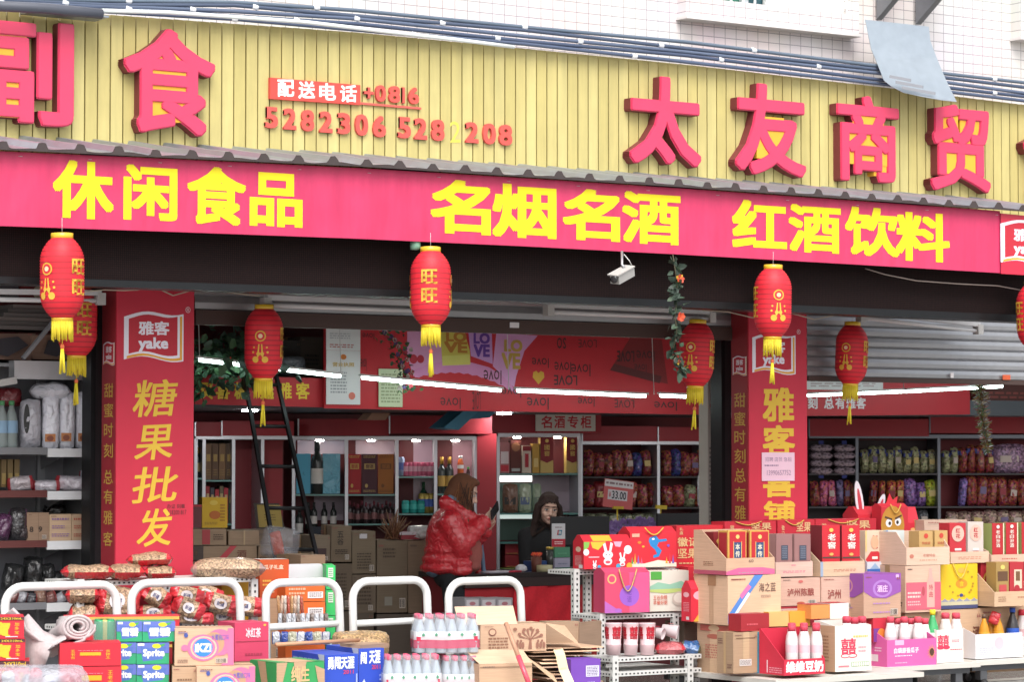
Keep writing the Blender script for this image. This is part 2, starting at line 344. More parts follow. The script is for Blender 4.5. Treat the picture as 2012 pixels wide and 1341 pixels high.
q = MB(); q.box(5.35, 15.26, 3.0, 19.5, 18.95, 3.15, '#8e8e90'); wpart(q, 'ceiling', bld)
zl = P(1000, 806, 16.62).z
q = MB(); q.box(7.9, 16.68, zl + .0, 19.5, 18.95, zl + .12, '#4a5158'); wpart(q, 'loft_floor', bld)
for p_ in ((1, 17.5), (3.2, 17.6), (5.2, 17.3)):
    q = MB(); q.lathe([(.055, zl - .003), (.055, zl - .012), (.03, zl - .014)], '#ffffff:e70', 16, (8.6 + p_[0], p_[1], 0)); wpart(q, 'recessed_downlight', bld)
# window with ledge and bars
def window(u0, u1, v0, v1):
    a, b = P(u0, v0, 14.9), P(u1, v1, 14.9); q = MB()
    z1 = 8; x0, x1 = a.x, b.x; zt = b.z
    q.box(x0, 14.88, zt - .0, x1, 15.0, zt + .022, '#d8d4d2'); q.box(x0 + .01, 14.9, zt + .022, x1 - .01, 15.0, zt + .15, TILE)
    q.box(x0 + .01, 14.9, zt + .15, x0 + .1, 15, zt + 1.6, TILE); q.box(x1 - .1, 14.9, zt + .15, x1 - .01, 15, zt + 1.6, TILE)
    w_ = wpart(q, 'window', bld)
    q = MB(); q.box(x0 + .1, 14.985, zt + .15, x1 - .1, 14.996, zt + 1.6, '#27505a:g'); q.build('pane', w_, (11, 15, 0), props='world')
    q = MB(); q.box(x0 + .1, 14.96, zt + .15, x0 + .52, 14.98, zt + 1.6, '#3f7f6c:f'); q.box(x0 + .72, 14.955, zt + .15, x1 - .1, 14.975, zt + 1.6, '#e9ecea:f'); q.build('curtain', w_, (11, 15, 0), props='world')
    q = MB(); n = int((x1 - x0 - .2) / .1)
    for i in range(n + 1):
        x = x0 + .1 + (x1 - x0 - .2) * i / n; q.box(x - .006, 14.915, zt + .15, x + .006, 14.927, zt + 1.6, '#f2f2f2')
    q.box(x0 + .1, 14.913, zt + .19, x1 - .1, 14.929, zt + .205, '#f2f2f2'); q.box(x0 + .5, 14.93, zt + .15, x0 + .56, 14.955, zt + 1.6, '#b9bfc4')
    q.build('window_bars', w_, (11, 15, 0), props='world')
window(1346, 1690, 60, 73); window(2003, 2400, 105, 122)
# bracket for an air conditioner
br = thing('wall_bracket', 'grey steel bracket arms of an air conditioner on the tiled wall', 'bracket', P(1780, 30, 14.9))
for u0, u1, v in ((1718, 1762, 38), (1795, 1842, 47)):
    a = P(u0 + 4, v, 14.98); q = MB(); q.prism([(14.98, a.z), (14.98, a.z + .5), (14.35, a.z + .5), (14.35, a.z + .42)], a.x, a.x + .05, '#868a90:m'); q.build('bracket_arm', br, props='world')
# loose sheet of tin hanging from the bracket
q = MB(); pts = [(1700, 38, 14.75), (1825, 52, 14.75), (1828, 80, 14.72), (1840, 112, 14.68), (1858, 155, 14.58), (1880, 200, 14.5), (1850, 197, 14.5), (1812, 190, 14.5), (1775, 182, 14.52), (1752, 170, 14.55), (1737, 158, 14.58), (1722, 120, 14.66), (1712, 96, 14.7)]
pv = [P(*p) for p in pts]; n = len(pv); q.add(pv + [v + Vector((0, .004, 0)) for v in pv], [(12, 0, 1, 2), (12, 2, 3, 11), (11, 3, 4, 10), (10, 4, 9), (9, 4, 5, 8), (8, 5, 7), (7, 5, 6)] + [(i, i + n, (i + 1) % n + n, (i + 1) % n) for i in range(n)], '#aab4bc:m')
a = P(1742, 150, 14.56); b_ = P(1862, 192, 14.46)
for i in range(3): q.bar(P(1748 + i * 12, 150 + i * 11, 14.5), P(1790 + i * 24, 158 + i * 13, 14.5), .003, .02, '#8b8d93')
tag(q.build('metal_sheet'), 'bent sheet of bare tin hanging over the cables under the bracket', 'metal sheet')
# ------------------------------------------------------------------ cables over the sign
def poly(us, vs, Y): return [P(u, v, Y) for u, v in zip(us, vs)]
US = (-40, 209, 460, 700, 1030, 1350, 1730, 2060)
FT = (14, 28, 46, 63, 95, 127, 171, 212)
offs = [(-7, 0), (-16, 0), (-25, 0), (-34, 0), (-43, 0)]
for i, (o0, o1) in enumerate(offs):
    q = MB(); pts = poly(US, [f + (o0 if u > 300 else o0 * .5 - 4 + (u < 0) * 6) + 2.2 * math.sin(u * .011 + i * 2) for u, f in zip(US, FT)], 14.68)
    fine = []
    for a, b in zip(pts, pts[1:]): fine += [a.lerp(b, t / 6) for t in range(6)]
    fine.append(pts[-1]); q.tube(fine, .0125, ('#4c5870', '#414d66', '#566279', '#465268', '#5a6878')[i], 8)
    c = q.build('cable'); tag(c, ('dark cable lowest of the bundle, lying along the sign top', 'dark blue-grey cable just above the lowest in the bundle', 'middle cable of the dark bundle over the yellow sign', 'dark cable second from the top of the bundle', 'topmost grey cable of the bundle, against the tiles')[i], 'cable', 'cables strung above the yellow sign')
    for k in range(5):
        t = fine[int((k * 8.3 + i * 3 + 4) % (len(fine) - 1))]; t2 = Vector((.018, 0, -.004)); m_ = MB(); m_.tube([t - t2, t + t2], .0165, '#e4e6ea', 8); m_.build('cable_tie', c, props='world')
q = MB(); us = (180, 330, 460, 600, 760, 900, 1010); q.tube(poly(us, (20, 24, 33, 43, 62, 78, 92), 14.6), .012, '#dfe5e2', 8); tag(q.build('cable_duct'), 'white plastic cable duct along the top of the yellow sign', 'cable duct')
q = MB(); q.tube(poly((-40, 90, 200), (10, 16, 27), 14.55), .03, '#4b4f5a', 8); tag(q.build('pipe'), 'thick dark grey pipe at the top left end of the sign', 'pipe')
q = MB(); q.box(P(60, 30, 14.6).x, 14.56, P(100, 26, 14.6).z, P(208, 30, 14.6).x, 14.74, P(100, 22, 14.6).z, '#9aa1aa:m'); tag(q.build('metal_strip'), 'grey metal edge strip capping the sign at left', 'metal strip')
# ------------------------------------------------------------------ yellow slatted sign with letters
sign = thing('shop_sign', 'long yellow slatted shop sign carrying big red characters', 'sign', P(1000, 330, 14.75))
def interp(us, vs, u):
    for a, b, c, d in zip(us, us[1:], vs, vs[1:]):
        if u <= b: return c + (d - c) * (u - a) / (b - a)
    return vs[-1]
UB = (-40, 0, 700, 1330, 2060); FB = (272, 277, 309, 353, 409)
q = MB(); x = P(-40, 200, 14.75).x; xe = P(2070, 200, 14.75).x
def ztop(x): # height of sign top at x
    pts = [P(u, v, 14.75) for u, v in zip(US, FT)]; return interp([p.x for p in pts], [p.z for p in pts], x)
def zbot(x):
    pts = [P(u, v, 14.75) for u, v in zip(UB, FB)]; return interp([p.x for p in pts], [p.z for p in pts], x)
i = 0; SL = '#beb070:s'
q.box(x, 14.77, zbot(x) - .1, xe, 14.99, min(ztop(x), ztop(xe)) - .03, '#4f4720')
while x < xe:
    a, b = x + .0045, x + .0755; z0 = zbot(x) - .1; z1 = ztop(x); dy = random.uniform(-.0012, .0012)
    q.box(a, 14.75 + dy, z0, b, 14.768, z1, (SL, '#c1b475:s', '#baac6b:s')[i % 3]); x += .08; i += 1
q.build('slat_panel', sign, props='world')
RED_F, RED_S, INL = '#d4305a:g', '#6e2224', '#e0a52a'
def letter3d(ch, rect, inl=(), bold=.034, depth=.085, hold=.012):
    u0, v0, u1, v1 = rect; Yf = 14.75 - depth; a = P(u0, v1, Yf); b = P(u1, v0, Yf); zc = (P(u0, (v0 + v1) / 2, Yf).z + P(u1, (v0 + v1) / 2, Yf).z) / 2; h = (P((u0 + u1) / 2, v0, Yf).z - P((u0 + u1) / 2, v1, Yf).z)
    W, H, z0 = b.x - a.x, h, zc - h / 2
    q = MB(); i1 = q.k(RED_F); i2 = q.k(RED_S)
    v0_, fs, _ = glyph(ch, 0, 3, .05); vs0 = [(v[0], v[1], (v[2] + .05) / .1) for v in v0_]; off = len(q.v)
    for ring, (rad, dp, nn_) in enumerate(((bold, .86, 16), (bold * .8, .95, 12), (bold * .62, 1, 8))):       # sides, rounded rim, face
        for c_ in range(nn_):
            an = 2 * math.pi * c_ / nn_; g_ = min(1.25, 1 / max(abs(math.cos(an)), abs(math.sin(an)))) * (1 + .006 * c_ / nn_) + .004 * math.sin(c_ * 2.3); o_ = len(q.v); k_ = 1 - 2 * bold
            q.v += [Vector((a.x + W * (bold + k_ * v[0] + rad * g_ * math.cos(an)), 14.752 - (depth * dp + .00015 * c_) * v[2], z0 + H * (bold + k_ * v[1] + rad * g_ * math.sin(an)))) for v in vs0]
            for f, nz in fs:
                fr_ = all(vs0[i_][2] > .5 for i_ in f); bk_ = all(vs0[i_][2] < .5 for i_ in f)
                if bk_: continue
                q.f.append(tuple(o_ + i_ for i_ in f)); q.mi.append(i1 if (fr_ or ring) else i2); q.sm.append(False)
    o = q.build('sign_letter', sign, props='world')
    if inl:
        q = MB()
        for i_, (x0, y0, x1, y1) in enumerate(inl): q.box(a.x + W * x0, 14.75 - depth * .9 + i_ * .003, z0 + H * y0, a.x + W * x1, 14.7505 + i_ * .0005, z0 + H * y1, INL)
        q.build('inlay', o, sign.location, props='world')
letter3d('副', (-78, 36, 148, 244), [(.1, .6, .54, .74), (.1, .06, .56, .4), (.08, .78, .58, .92)])
letter3d('食', (243, 56, 426, 264), [(.24, .5, .76, .78), (.26, .12, .74, .56)])
letter3d('太', (1238, 150, 1380, 325), [])
letter3d('友', (1446, 165, 1586, 345), [(.3, .18, .68, .64)])
letter3d('商', (1646, 188, 1768, 358), [(.26, .62, .76, .86), (.14, .2, .86, .66), (.6, .08, .84, .4)])
letter3d('贸', (1830, 206, 1948, 377), [(.18, .2, .82, .52), (.1, .56, .46, .9), (.5, .55, .9, .9)])
letter3d('食', (2013, 232, 2120, 398), [])
# telephone plaque and raised digits
def sprect(q, u0, v0, u1, v1, Y0, Y1, m):
    a = P(u0, v0[1], Y0); b = P(u1, v1[1], Y0); z = [P(u0, v0[0], Y0).z, P(u1, v1[0], Y0).z, P(u1, v1[1], Y0).z, P(u0, v0[1], Y0).z]
    q.prism([(a.x, z[0]), (b.x, z[1]), (b.x, z[2]), (a.x, z[3])], Y0, Y1, m, 'y')
q = MB(); sprect(q, 531, (152, 194), 708, (167, 206), 14.725, 14.75, '#d0463c')
for i, ch in enumerate('配送电话'):
    u = 545 + i * 41; v = 156 + i * 3.6; a = P(u, v + 34, 14.7245); b = P(u + 33, v + 34, 14.7245); t = P(u, v, 14.7245)
    q.text(ch, a, b - a, t - a, (0, 0, 1, 1), '#f4f0ec', .03)
q.build('phone_plaque', sign, props='world')
q = MB(); sprect(q, 700, (200, 204), 828, (211, 215), 14.735, 14.75, '#cf5a50'); q.build('underline_bar', sign, props='world')
def digit(ch, u0, v0, u1, v1, m='#cf5046'):
    q = MB(); vs, fs, _ = glyph(ch, .035, 3, .05, 0); a = P(u0, v1, 14.735); b = P(u1, v0, 14.735); zz = [v[2] for v in vs]; lo, hi = min(zz), max(zz)
    q.add([(a.x + (b.x - a.x) * v[0], 14.752 - .022 * (v[2] - lo) / (hi - lo), a.z + (b.z - a.z) * v[1]) for v in vs], [f for f, n_ in fs], m); q.build('digit', sign, props='world')
for ch, u0, u1 in zip('+0816', (715, 738, 764, 790, 803), (734, 758, 786, 795, 823)):
    v = 168 + (u0 - 738) * .07; digit(ch, u0, v if ch != '+' else v + 6, u1, v + 31 if ch != '+' else v + 26)
for ch, u0 in zip('5282306', (521, 557, 592, 628, 663, 698, 733)): v = 211 + (u0 - 521) * .083; digit(ch, u0, v, u0 + 25, v + 40)
for ch, u0 in zip('528', (782, 814, 848)): v = 231 + (u0 - 782) * .075; digit(ch, u0, v, u0 + 25, v + 40)
for ch, u0 in zip('208', (915, 949, 981)): v = 241 + (u0 - 915) * .075; digit(ch, u0, v, u0 + 25, v + 39)
q = MB(); a = P(884, 280, 14.7485); b = P(905, 280, 14.7485); t = P(884, 238, 14.7485); q.text('2', a, b - a, t - a, (0, 0, 1, 1), '#d2c650', .0, .0005); q.build('bare_digit_mark', sign, props='world')
# ------------------------------------------------------------------ awning: ribbed sheet over the banner
q = MB(); UA = (-60, 0, 350, 700, 1030, 1350, 1700, 2070); AV = (288, 291, 308, 324, 345, 366, 391, 418)
pa = [P(u, v, 14.0) for u, v in zip(UA, AV)]
def zaw(x): return interp([p.x for p in pa], [p.z for p in pa], x)
x0, x1 = pa[0].x, pa[-1].x; NX = 560; top = []; pitch = .225
for iy, Y in enumerate((14.0, 14.25, 14.5, 14.752)):
    for ix in range(NX + 1):
        x = x0 + (x1 - x0) * ix / NX; ph = (x / pitch) % 1; rib = .034 * max(0, min(1, (.5 - abs(ph - .5)) * 14 - .0 if False else (.16 - abs(ph - .5)) * 14))
        z = zaw(x) + .006 + rib + (14.0 - Y) * -.16 + .004 * noise.noise(Vector((x * 3, Y * 2, 0))) + (.012 * noise.noise(Vector((x * 6, 7, 0))) if iy == 0 else 0)
        top.append(Vector((x, Y, z)))
N = NX + 1; fs = [(r * N + i, r * N + i + 1, (r + 1) * N + i + 1, (r + 1) * N + i) for r in range(3) for i in range(NX)]
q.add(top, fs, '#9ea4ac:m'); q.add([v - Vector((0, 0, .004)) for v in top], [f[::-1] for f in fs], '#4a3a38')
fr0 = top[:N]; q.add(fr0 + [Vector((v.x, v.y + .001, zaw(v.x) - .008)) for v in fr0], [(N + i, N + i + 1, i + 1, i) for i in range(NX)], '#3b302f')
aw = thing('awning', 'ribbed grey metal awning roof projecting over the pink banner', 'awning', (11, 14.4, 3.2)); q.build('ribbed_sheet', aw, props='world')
for x in range(7, 15, 2): q = MB(); q.bar((x, 14.1, zaw(x) - .02), (x, 14.74, zaw(x) + .08), .03, .03, '#3a3a3e:m'); q.build('support_arm', aw, props='world')
# ------------------------------------------------------------------ banner
ban = thing('banner', 'long pink red vinyl banner with yellow characters under the awning', 'banner', P(1000, 490, 14.06))
BT = (294, 297, 313, 330, 350, 371, 396, 422); BB = (442, 444, 456, 469, 484, 501, 521, 543)
def strip(us, t, b, Y, dp, m, q):
    n = len(us); A = [P(u, v, Y) for u, v in zip(us, t)]; B = [P(u, v, Y) for u, v in zip(us, b)]
    A = [Vector((a.x, Y, a.z)) for a in A]; vs = A + [Vector((a.x, Y, b_.z)) for a, b_ in zip(A, B)]; bk = [v + Vector((0, dp, 0)) for v in vs]
    fs = [(n + i, n + i + 1, i + 1, i) for i in range(n - 1)] + [(2 * n + i, 2 * n + i + 1, 3 * n + i + 1, 3 * n + i) for i in range(n - 1)]
    fs += [(i, i + 1, 2 * n + i + 1, 2 * n + i) for i in range(n - 1)] + [(3 * n + i, 3 * n + i + 1, n + i + 1, n + i) for i in range(n - 1)]
    q.add(vs + bk, fs, m)
q = MB(); us = [u for u in range(-60, 1966, 45)] + [1965]
strip(us, [interp(UA, BT, u) for u in us], [interp(UA, BB, u) for u in us], 14.06, .02, '#c8305e:b', q)
for u in range(40, 1960, 137): p = P(u, interp(UA, BT, u) + 9, 14.06); q.lathe([(.012, 0), (.012, .002)], '#c9b8bc', 10, p)
def pxtext(q, ch, u0, v0, u1, v1, Y, m, bold=.035, lift=.002, res=3, sk=0):
    a = P(u0, (v1), Y); b = P(u1, v1, Y); t = P((u0 + u1) / 2, v0, Y); bm = P((u0 + u1) / 2, v1, Y)
    dz = (u1 - u0) * .045 * 5.6 / 5600 * 1  # small fall of the line towards the right
    o = Vector((a.x, Y, bm.z)); q.text(ch, o, Vector((b.x - a.x, 0, sk * .5 * (t.z - bm.z))), Vector((sk * (b.x - a.x), 0, t.z - bm.z)), (-sk / 2, -sk / 4, 1 - sk / 2, 1 - sk / 4), m, bold, lift, res)
BL = [('休', 103, 316, 223, 430), ('闲', 242, 325, 348, 434), ('食', 367, 328, 483, 442), ('品', 490, 340, 594, 446), ('名', 845, 354, 964, 460), ('烟', 967, 363, 1093, 468), ('名', 1105, 372, 1218, 473), ('酒', 1222, 378, 1337, 480), ('红', 1438, 394, 1546, 488), ('酒', 1549, 403, 1652, 497), ('饮', 1660, 408, 1767, 504), ('料', 1760, 418, 1866, 514)]
for ch, u0, v0, u1, v1 in BL: pxtext(q, ch, u0, v0, u1, v1, 14.06, '#ead800')
q.build('banner_sheet', ban, props='world')
def logo(q, o, ex, ey, lift=.0015, reg=True):
    """white flag outline, gold swoosh, two characters over four letters"""
    def ring(sc_, dx=0, dy=0):
        top = [(x, .93 + .05 * math.sin((x - .1) * 6.2) + .06 * x) for x in [i / 10 for i in range(11)]]
        bot = [(x, .12 + .05 * math.sin((x - .05) * 6.0) - .02 * x) for x in [1 - i / 10 for i in range(11)]]
        return [(.5 + (a - .5) * sc_ + dx, .52 + (b - .52) * sc_ + dy) for a, b in top + bot]
    q.decals([('p', ring(1), '#e6e2ee'), ('p', ring(.93, .012, -.012), '#e0a030'), ('p', ring(.9, -.012, .02), '#e6e2ee'), ('p', ring(.82, -.012, .03), '#b81a30'),
        ('t', '雅客', .24, .56, .76, .82, '#e6e2ee', .035), ('t', 'yake', .24, .24, .74, .52, '#e6e2ee', .04)], o, ex, ey, lift)
    if reg: q.decals([('t', '®', 1.03, .98, 1.12, 1.1, '#e0b8c0', .01)], o, ex, ey, lift)
q = MB(); us = [1966, 2015, 2070]; strip(us, [419, 424, 429], [538, 541, 544], 14.05, .02, '#c8183c:g', q)
a = P(1966, 526, 14.05); b = P(2072, 526, 14.05); t = P(1966, 430, 14.05); logo(q, Vector((a.x, 14.05, a.z)), Vector((b.x - a.x, 0, 0)), Vector((0, 0, t.z - a.z)), reg=False)
tag(q.build('logo_banner'), 'short red banner with a white outlined logo at the right end', 'banner')
# ------------------------------------------------------------------ dark LED display board behind the banner
q = MB(); UL = (-60, 650, 1330, 2070); LB = (542, 566, 591, 623)
def led_mat():
    m = bpy.data.materials.new('mat_led_grid'); m.use_nodes = True; n = m.node_tree.nodes; L = m.node_tree.links; b = n['Principled BSDF']
    tc = n.new('ShaderNodeTexCoord'); mp = n.new('ShaderNodeMapping'); mp.inputs['Rotation'].default_value = (R(90), 0, 0); L.new(tc.outputs['Object'], mp.inputs[0])
    br = n.new('ShaderNodeTexBrick'); br.offset = 0; L.new(mp.outputs[0], br.inputs['Vector'])
    for k, v in (('Scale', 1), ('Mortar Size', .00245), ('Brick Width', .0125), ('Row Height', .0125), ('Mortar Smooth', .3)): br.inputs[k].default_value = v
    br.inputs['Color1'].default_value = (.021, .012, .012, 1); br.inputs['Color2'].default_value = (.026, .014, .013, 1); br.inputs['Mortar'].default_value = (.009, .007, .007, 1)
    L.new(br.outputs['Color'], b.inputs['Base Color']); b.inputs['Roughness'].default_value = .8; b.inputs['Specular IOR Level'].default_value = .08; return m
strip(UL, [430, 440, 480, 520], LB, 14.24, .14, led_mat(), q)
led = thing('led_display_board', 'dark unlit LED display board hanging behind the pink banner', 'display board', P(1000, 580, 14.24)); q.build('display_panel', led, props='world')
q = MB(); strip(UL, [v - 1 for v in LB], [v + 13 for v in LB], 14.225, .17, '#1c1f22:m', q); q.build('frame', led, props='world')
q = MB(); q.tube(poly((1700, 1740, 1800, 1880, 1960, 2030), (528, 540, 552, 558, 562, 575), 14.15), .004, '#8d8078', 6); tag(q.build('loose_wire'), 'thin loose wire sagging across the dark board at right', 'wire')
# ------------------------------------------------------------------ roller shutters
def shutter(label, u0, u1, vb0, vb1, zt, brown, Y=15.2, pitch=.055):
    a = P(u0, vb0, Y); b = P(u1, vb1, Y); t = thing('roller_shutter', label, 'roller shutter', Vector(((a.x + b.x) / 2, Y, a.z)), grp='roller shutters of the shop bays')
    zb = (a.z + b.z) / 2 + brown; q = MB(); z = zb; pr = []
    while z < zt: pr += [(Y, z), (Y - .012, z + pitch * .12), (Y - .014, z + pitch * .5), (Y - .006, z + pitch * .86), (Y + .004, z + pitch * .95)]; z += pitch
    n = len(pr); q.add([(a.x, y, z) for y, z in pr] + [(b.x, y, z) for y, z in pr] , [(i, n + i, n + i + 1, i + 1) for i in range(n - 1)], '#a2a3a6:m'); q.build('slat_curtain', t, props='world')
    q = MB(); q.box(a.x, Y - .025, zb - brown, b.x, Y + .02, zb + .004, '#3f2a24'); q.build('bottom_rail', t, props='world')
    return t, a, b
s1, a, b = shutter('half raised grey roller shutter with broad rusty rail over the middle bay', 381, 1440, 640, 668, 3.0, .085, 15.2, .1)
q = MB(); p = P(1012, 640, 15.17); q.box(p.x - .04, 15.168, p.z - .015, p.x + .03, 15.172, p.z + .02, '#d8d6dc'); q.build('sticker', s1, props='world')
s2, a, b = shutter('lowered grey roller shutter with many slats over the right bay', 1584, 2080, 748, 760, 3.0, .03, 15.2, .072)
for u, v, m_, w_ in ((1870, 738, '#e4dede', .03), (1977, 742, '#c8562c', .075)): p = P(u, v, 15.17); q = MB(); q.box(p.x - w_ / 2, 15.165, p.z - .018, p.x + w_ / 2, 15.17, p.z + .018, m_); q.build('sticker', s2, props='world')
for u0, u1, lab in ((178, 203, 'dark steel guide rail of the shutter left of the left pillar'), (1418, 1438, 'dark steel guide rail of the shutter left of the right pillar')):
    q = MB(); a = P(u0, 900, 15.3); b = P(u1 + 4, 900, 15.3); q.box(a.x, 15.3, 0, a.x + .03, 15.42, 3.0, '#1b1c1f:m'); q.box(a.x + .03, 15.33, 0, b.x, 15.4, 3.0, '#2a2328'); tag(q.build('shutter_guide_rail'), lab, 'guide rail', 'shutter guide rails')
# ------------------------------------------------------------------ red wrapped pillars
def pillar(label, u0, u1, vt, big, side, extra):
    a = P(u0, 900, 15.0); b = P(u1, 900, 15.0); W = b.x - a.x; q = MB(); q.box(a.x, 15.0, .02, b.x, 15.19, 2.9, '#bc1c38')
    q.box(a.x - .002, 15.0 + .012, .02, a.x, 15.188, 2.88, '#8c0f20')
    for ch, v0, v1, u2, u3, bo in big: pxtext(q, ch, u2, v0, u3, v1, 15.0, '#d2ac30', bo, sk=.12 if bo < .02 else 0)
    lo = extra['logo']; A = P(lo[0], lo[3], 15.0); B = P(lo[2], lo[3], 15.0); T = P(lo[0], lo[1], 15.0); logo(q, A, B - A, Vector((0, 0, T.z - A.z)))
    for ch, v0, v1 in side:                                            # small characters on the left flank
        za, zb = P(u0 - 12, v1, 15.09).z, P(u0 - 12, v0, 15.09).z
        q.text(ch, (a.x - .0022, 15.155, za), (0, -.12, 0), (0, 0, zb - za), (0, 0, 1, 1), '#b8923a', .01)
    z0, z1 = P(u0, extra['sl'][1], 15.09).z, P(u0, extra['sl'][0], 15.09).z; logo(q, Vector((a.x - .0022, 15.17, z0)), Vector((0, -.15, 0)), Vector((0, 0, z1 - z0)), reg=False)
    for d in extra.get('more', ()): pxtext(q, d[0], *d[1], 15.0, d[2], .0)
    return tag(q.build('shop_pillar'), label, 'pillar', 'pillars wrapped in red print')
vs4 = lambda s, vv: [(c, v - 14, v + 14) for c, v in zip(s, vv)]
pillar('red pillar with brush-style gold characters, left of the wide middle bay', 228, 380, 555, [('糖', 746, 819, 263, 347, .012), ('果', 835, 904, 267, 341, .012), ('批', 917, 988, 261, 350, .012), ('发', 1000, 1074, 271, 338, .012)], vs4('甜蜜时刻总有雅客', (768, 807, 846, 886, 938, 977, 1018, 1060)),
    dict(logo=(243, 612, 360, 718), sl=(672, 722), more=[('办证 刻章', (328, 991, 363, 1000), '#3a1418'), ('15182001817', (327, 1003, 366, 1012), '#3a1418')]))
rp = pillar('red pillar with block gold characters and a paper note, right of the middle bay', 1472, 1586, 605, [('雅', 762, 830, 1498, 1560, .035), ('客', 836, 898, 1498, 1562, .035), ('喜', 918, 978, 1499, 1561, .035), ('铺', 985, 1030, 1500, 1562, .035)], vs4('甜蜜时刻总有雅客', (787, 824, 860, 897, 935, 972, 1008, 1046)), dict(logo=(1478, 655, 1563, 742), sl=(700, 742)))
q = MB(); a = P(1497, 946, 14.994); b = P(1561, 890, 14.994); q.box(a.x, 14.993, a.z, b.x, 14.996, b.z, '#d8b4c4'); q.decals([('t', '招聘 店员 急招', .1, .68, .9, .84, '#8a7088', 0), ('lines', .08, .5, .5, .6, 1, '#8a7088'), ('t', '13990657752', .15, .2, .88, .38, '#8a7088', 0)], (a.x, 14.993, a.z), (b.x - a.x, 0, 0), (0, 0, b.z - a.z)); tag(q.build('paper_note'), 'pale pink handwritten paper note stuck on the right pillar', 'paper note')
# post covered in old paper beside the right pillar
q = MB(); a = P(1391, 900, 15.5); b = P(1420, 900, 15.5); q.box(a.x, 15.5, .02, b.x + .05, 15.6, 2.9, '#a9a49c'); q.decals([('lines', .1, .3, .6, .58, 26, '#6f6a66'), ('e', .45, .675, .3, .012, '#b85050'), ('r', .3, .39, .8, .42, '#e4ddd0'), ('r', .25, .345, .7, .37, '#c8a03a')], (a.x, 15.5, 0), (b.x - a.x, 0, 0), (0, 0, 2.9)); tag(q.build('door_post'), 'grey door post covered in old pasted paper beside the pillar', 'post')
# ------------------------------------------------------------------ fluorescent fittings
def tube_light(label, a, b, Y, lit, grp):
    A, B = P(*a, Y), P(*b, Y); d = (B - A).normalized(); t = thing('tube_light', label, 'tube light', A, 0, grp); up = Vector((0, 0, 1))
    if lit:
        q = MB(); q.bar(A + up * .014 - d * .02, B + up * .014 + d * .02, .03, .014, '#d8dcdc'); q.build('batten', t, props='world')
        q = MB(); q.tube([A, B], .0145, '#e4fff8:e8', 8); q.build('glass_tube', t, props='world')
    else:
        q = MB(); q.bar(A + up * .02, B + up * .02, .05, .03, '#c4c4c6'); q.build('batten', t, props='world')
        q = MB(); q.tube([A - up * .025, B - up * .025], .014, '#d6d6d8:g', 8); q.build('glass_tube', t, props='world')
        for p in (A, B): q = MB(); q.box(p.x - .025, p.y - .03, p.z - .05, p.x + .025, p.y + .03, p.z + .02, '#b5b4b2'); q.build('end_cap', t, props='world')
for i, (a, b, lab) in enumerate((((-40, 580), (196, 583), 'unlit white tube light above the left bay'), ((522, 592), (835, 604), 'unlit tube light behind the middle front lantern'), ((1078, 606), (1396, 620), 'unlit tube light right of the camera under the dark board'), ((1692, 618), (1922, 644), 'unlit tube light tilted across the right shutter'))): tube_light(lab, a, b, 15.02, False, 'unlit tube lights along the shutters')
for i, (a, b, lab) in enumerate((((392, 707), (668, 739), 'lit tube light sloping behind the left back lantern'), ((712, 742), (983, 767), 'lit tube light crossing the purple flower garland'), ((1017, 767), (1268, 778), 'lit tube light in front of the upside-down black words'), ((1298, 777), (1392, 781), 'short lit tube light beside the papered post'), ((1588, 777), (1776, 769), 'lit tube light just right of the right pillar'), ((1779, 769), (1968, 759), 'lit tube light ending at the tinsel strand'))): tube_light(lab, a, b, 16.2, True, 'lit tube lights strung inside the shop')
q = MB()
for p, n_ in (((392, 707), 3), ((670, 739), 3), ((1000, 766), 3), ((1285, 776), 3), ((1776, 769), 3)): A = P(*p, 16.2); q.tube([A, A + Vector((0, .05, 3.0 - A.z))], .003, '#c8c8c8', 5)
tag(q.build('hanging_wires'), 'thin wires carrying the lit tube lights from the ceiling', 'wires')
q = MB(); q.tube(poly((150, 205, 240, 270, 300, 310, 340, 380, 430, 510), (575, 570, 571, 570, 564, 567, 581, 570, 573, 582), 14.96), .004, '#b8ae9c', 6); tag(q.build('loose_wire'), 'pale wire looping across the top of the left pillar', 'wire')
q = MB(); q.tube(poly((1380, 1430, 1480, 1540, 1600, 1650, 1690), (610, 613, 625, 612, 628, 618, 612), 14.9), .004, '#b8ae9c', 6); tag(q.build('loose_wire'), 'pale wire looping across the top of the right pillar', 'wire')
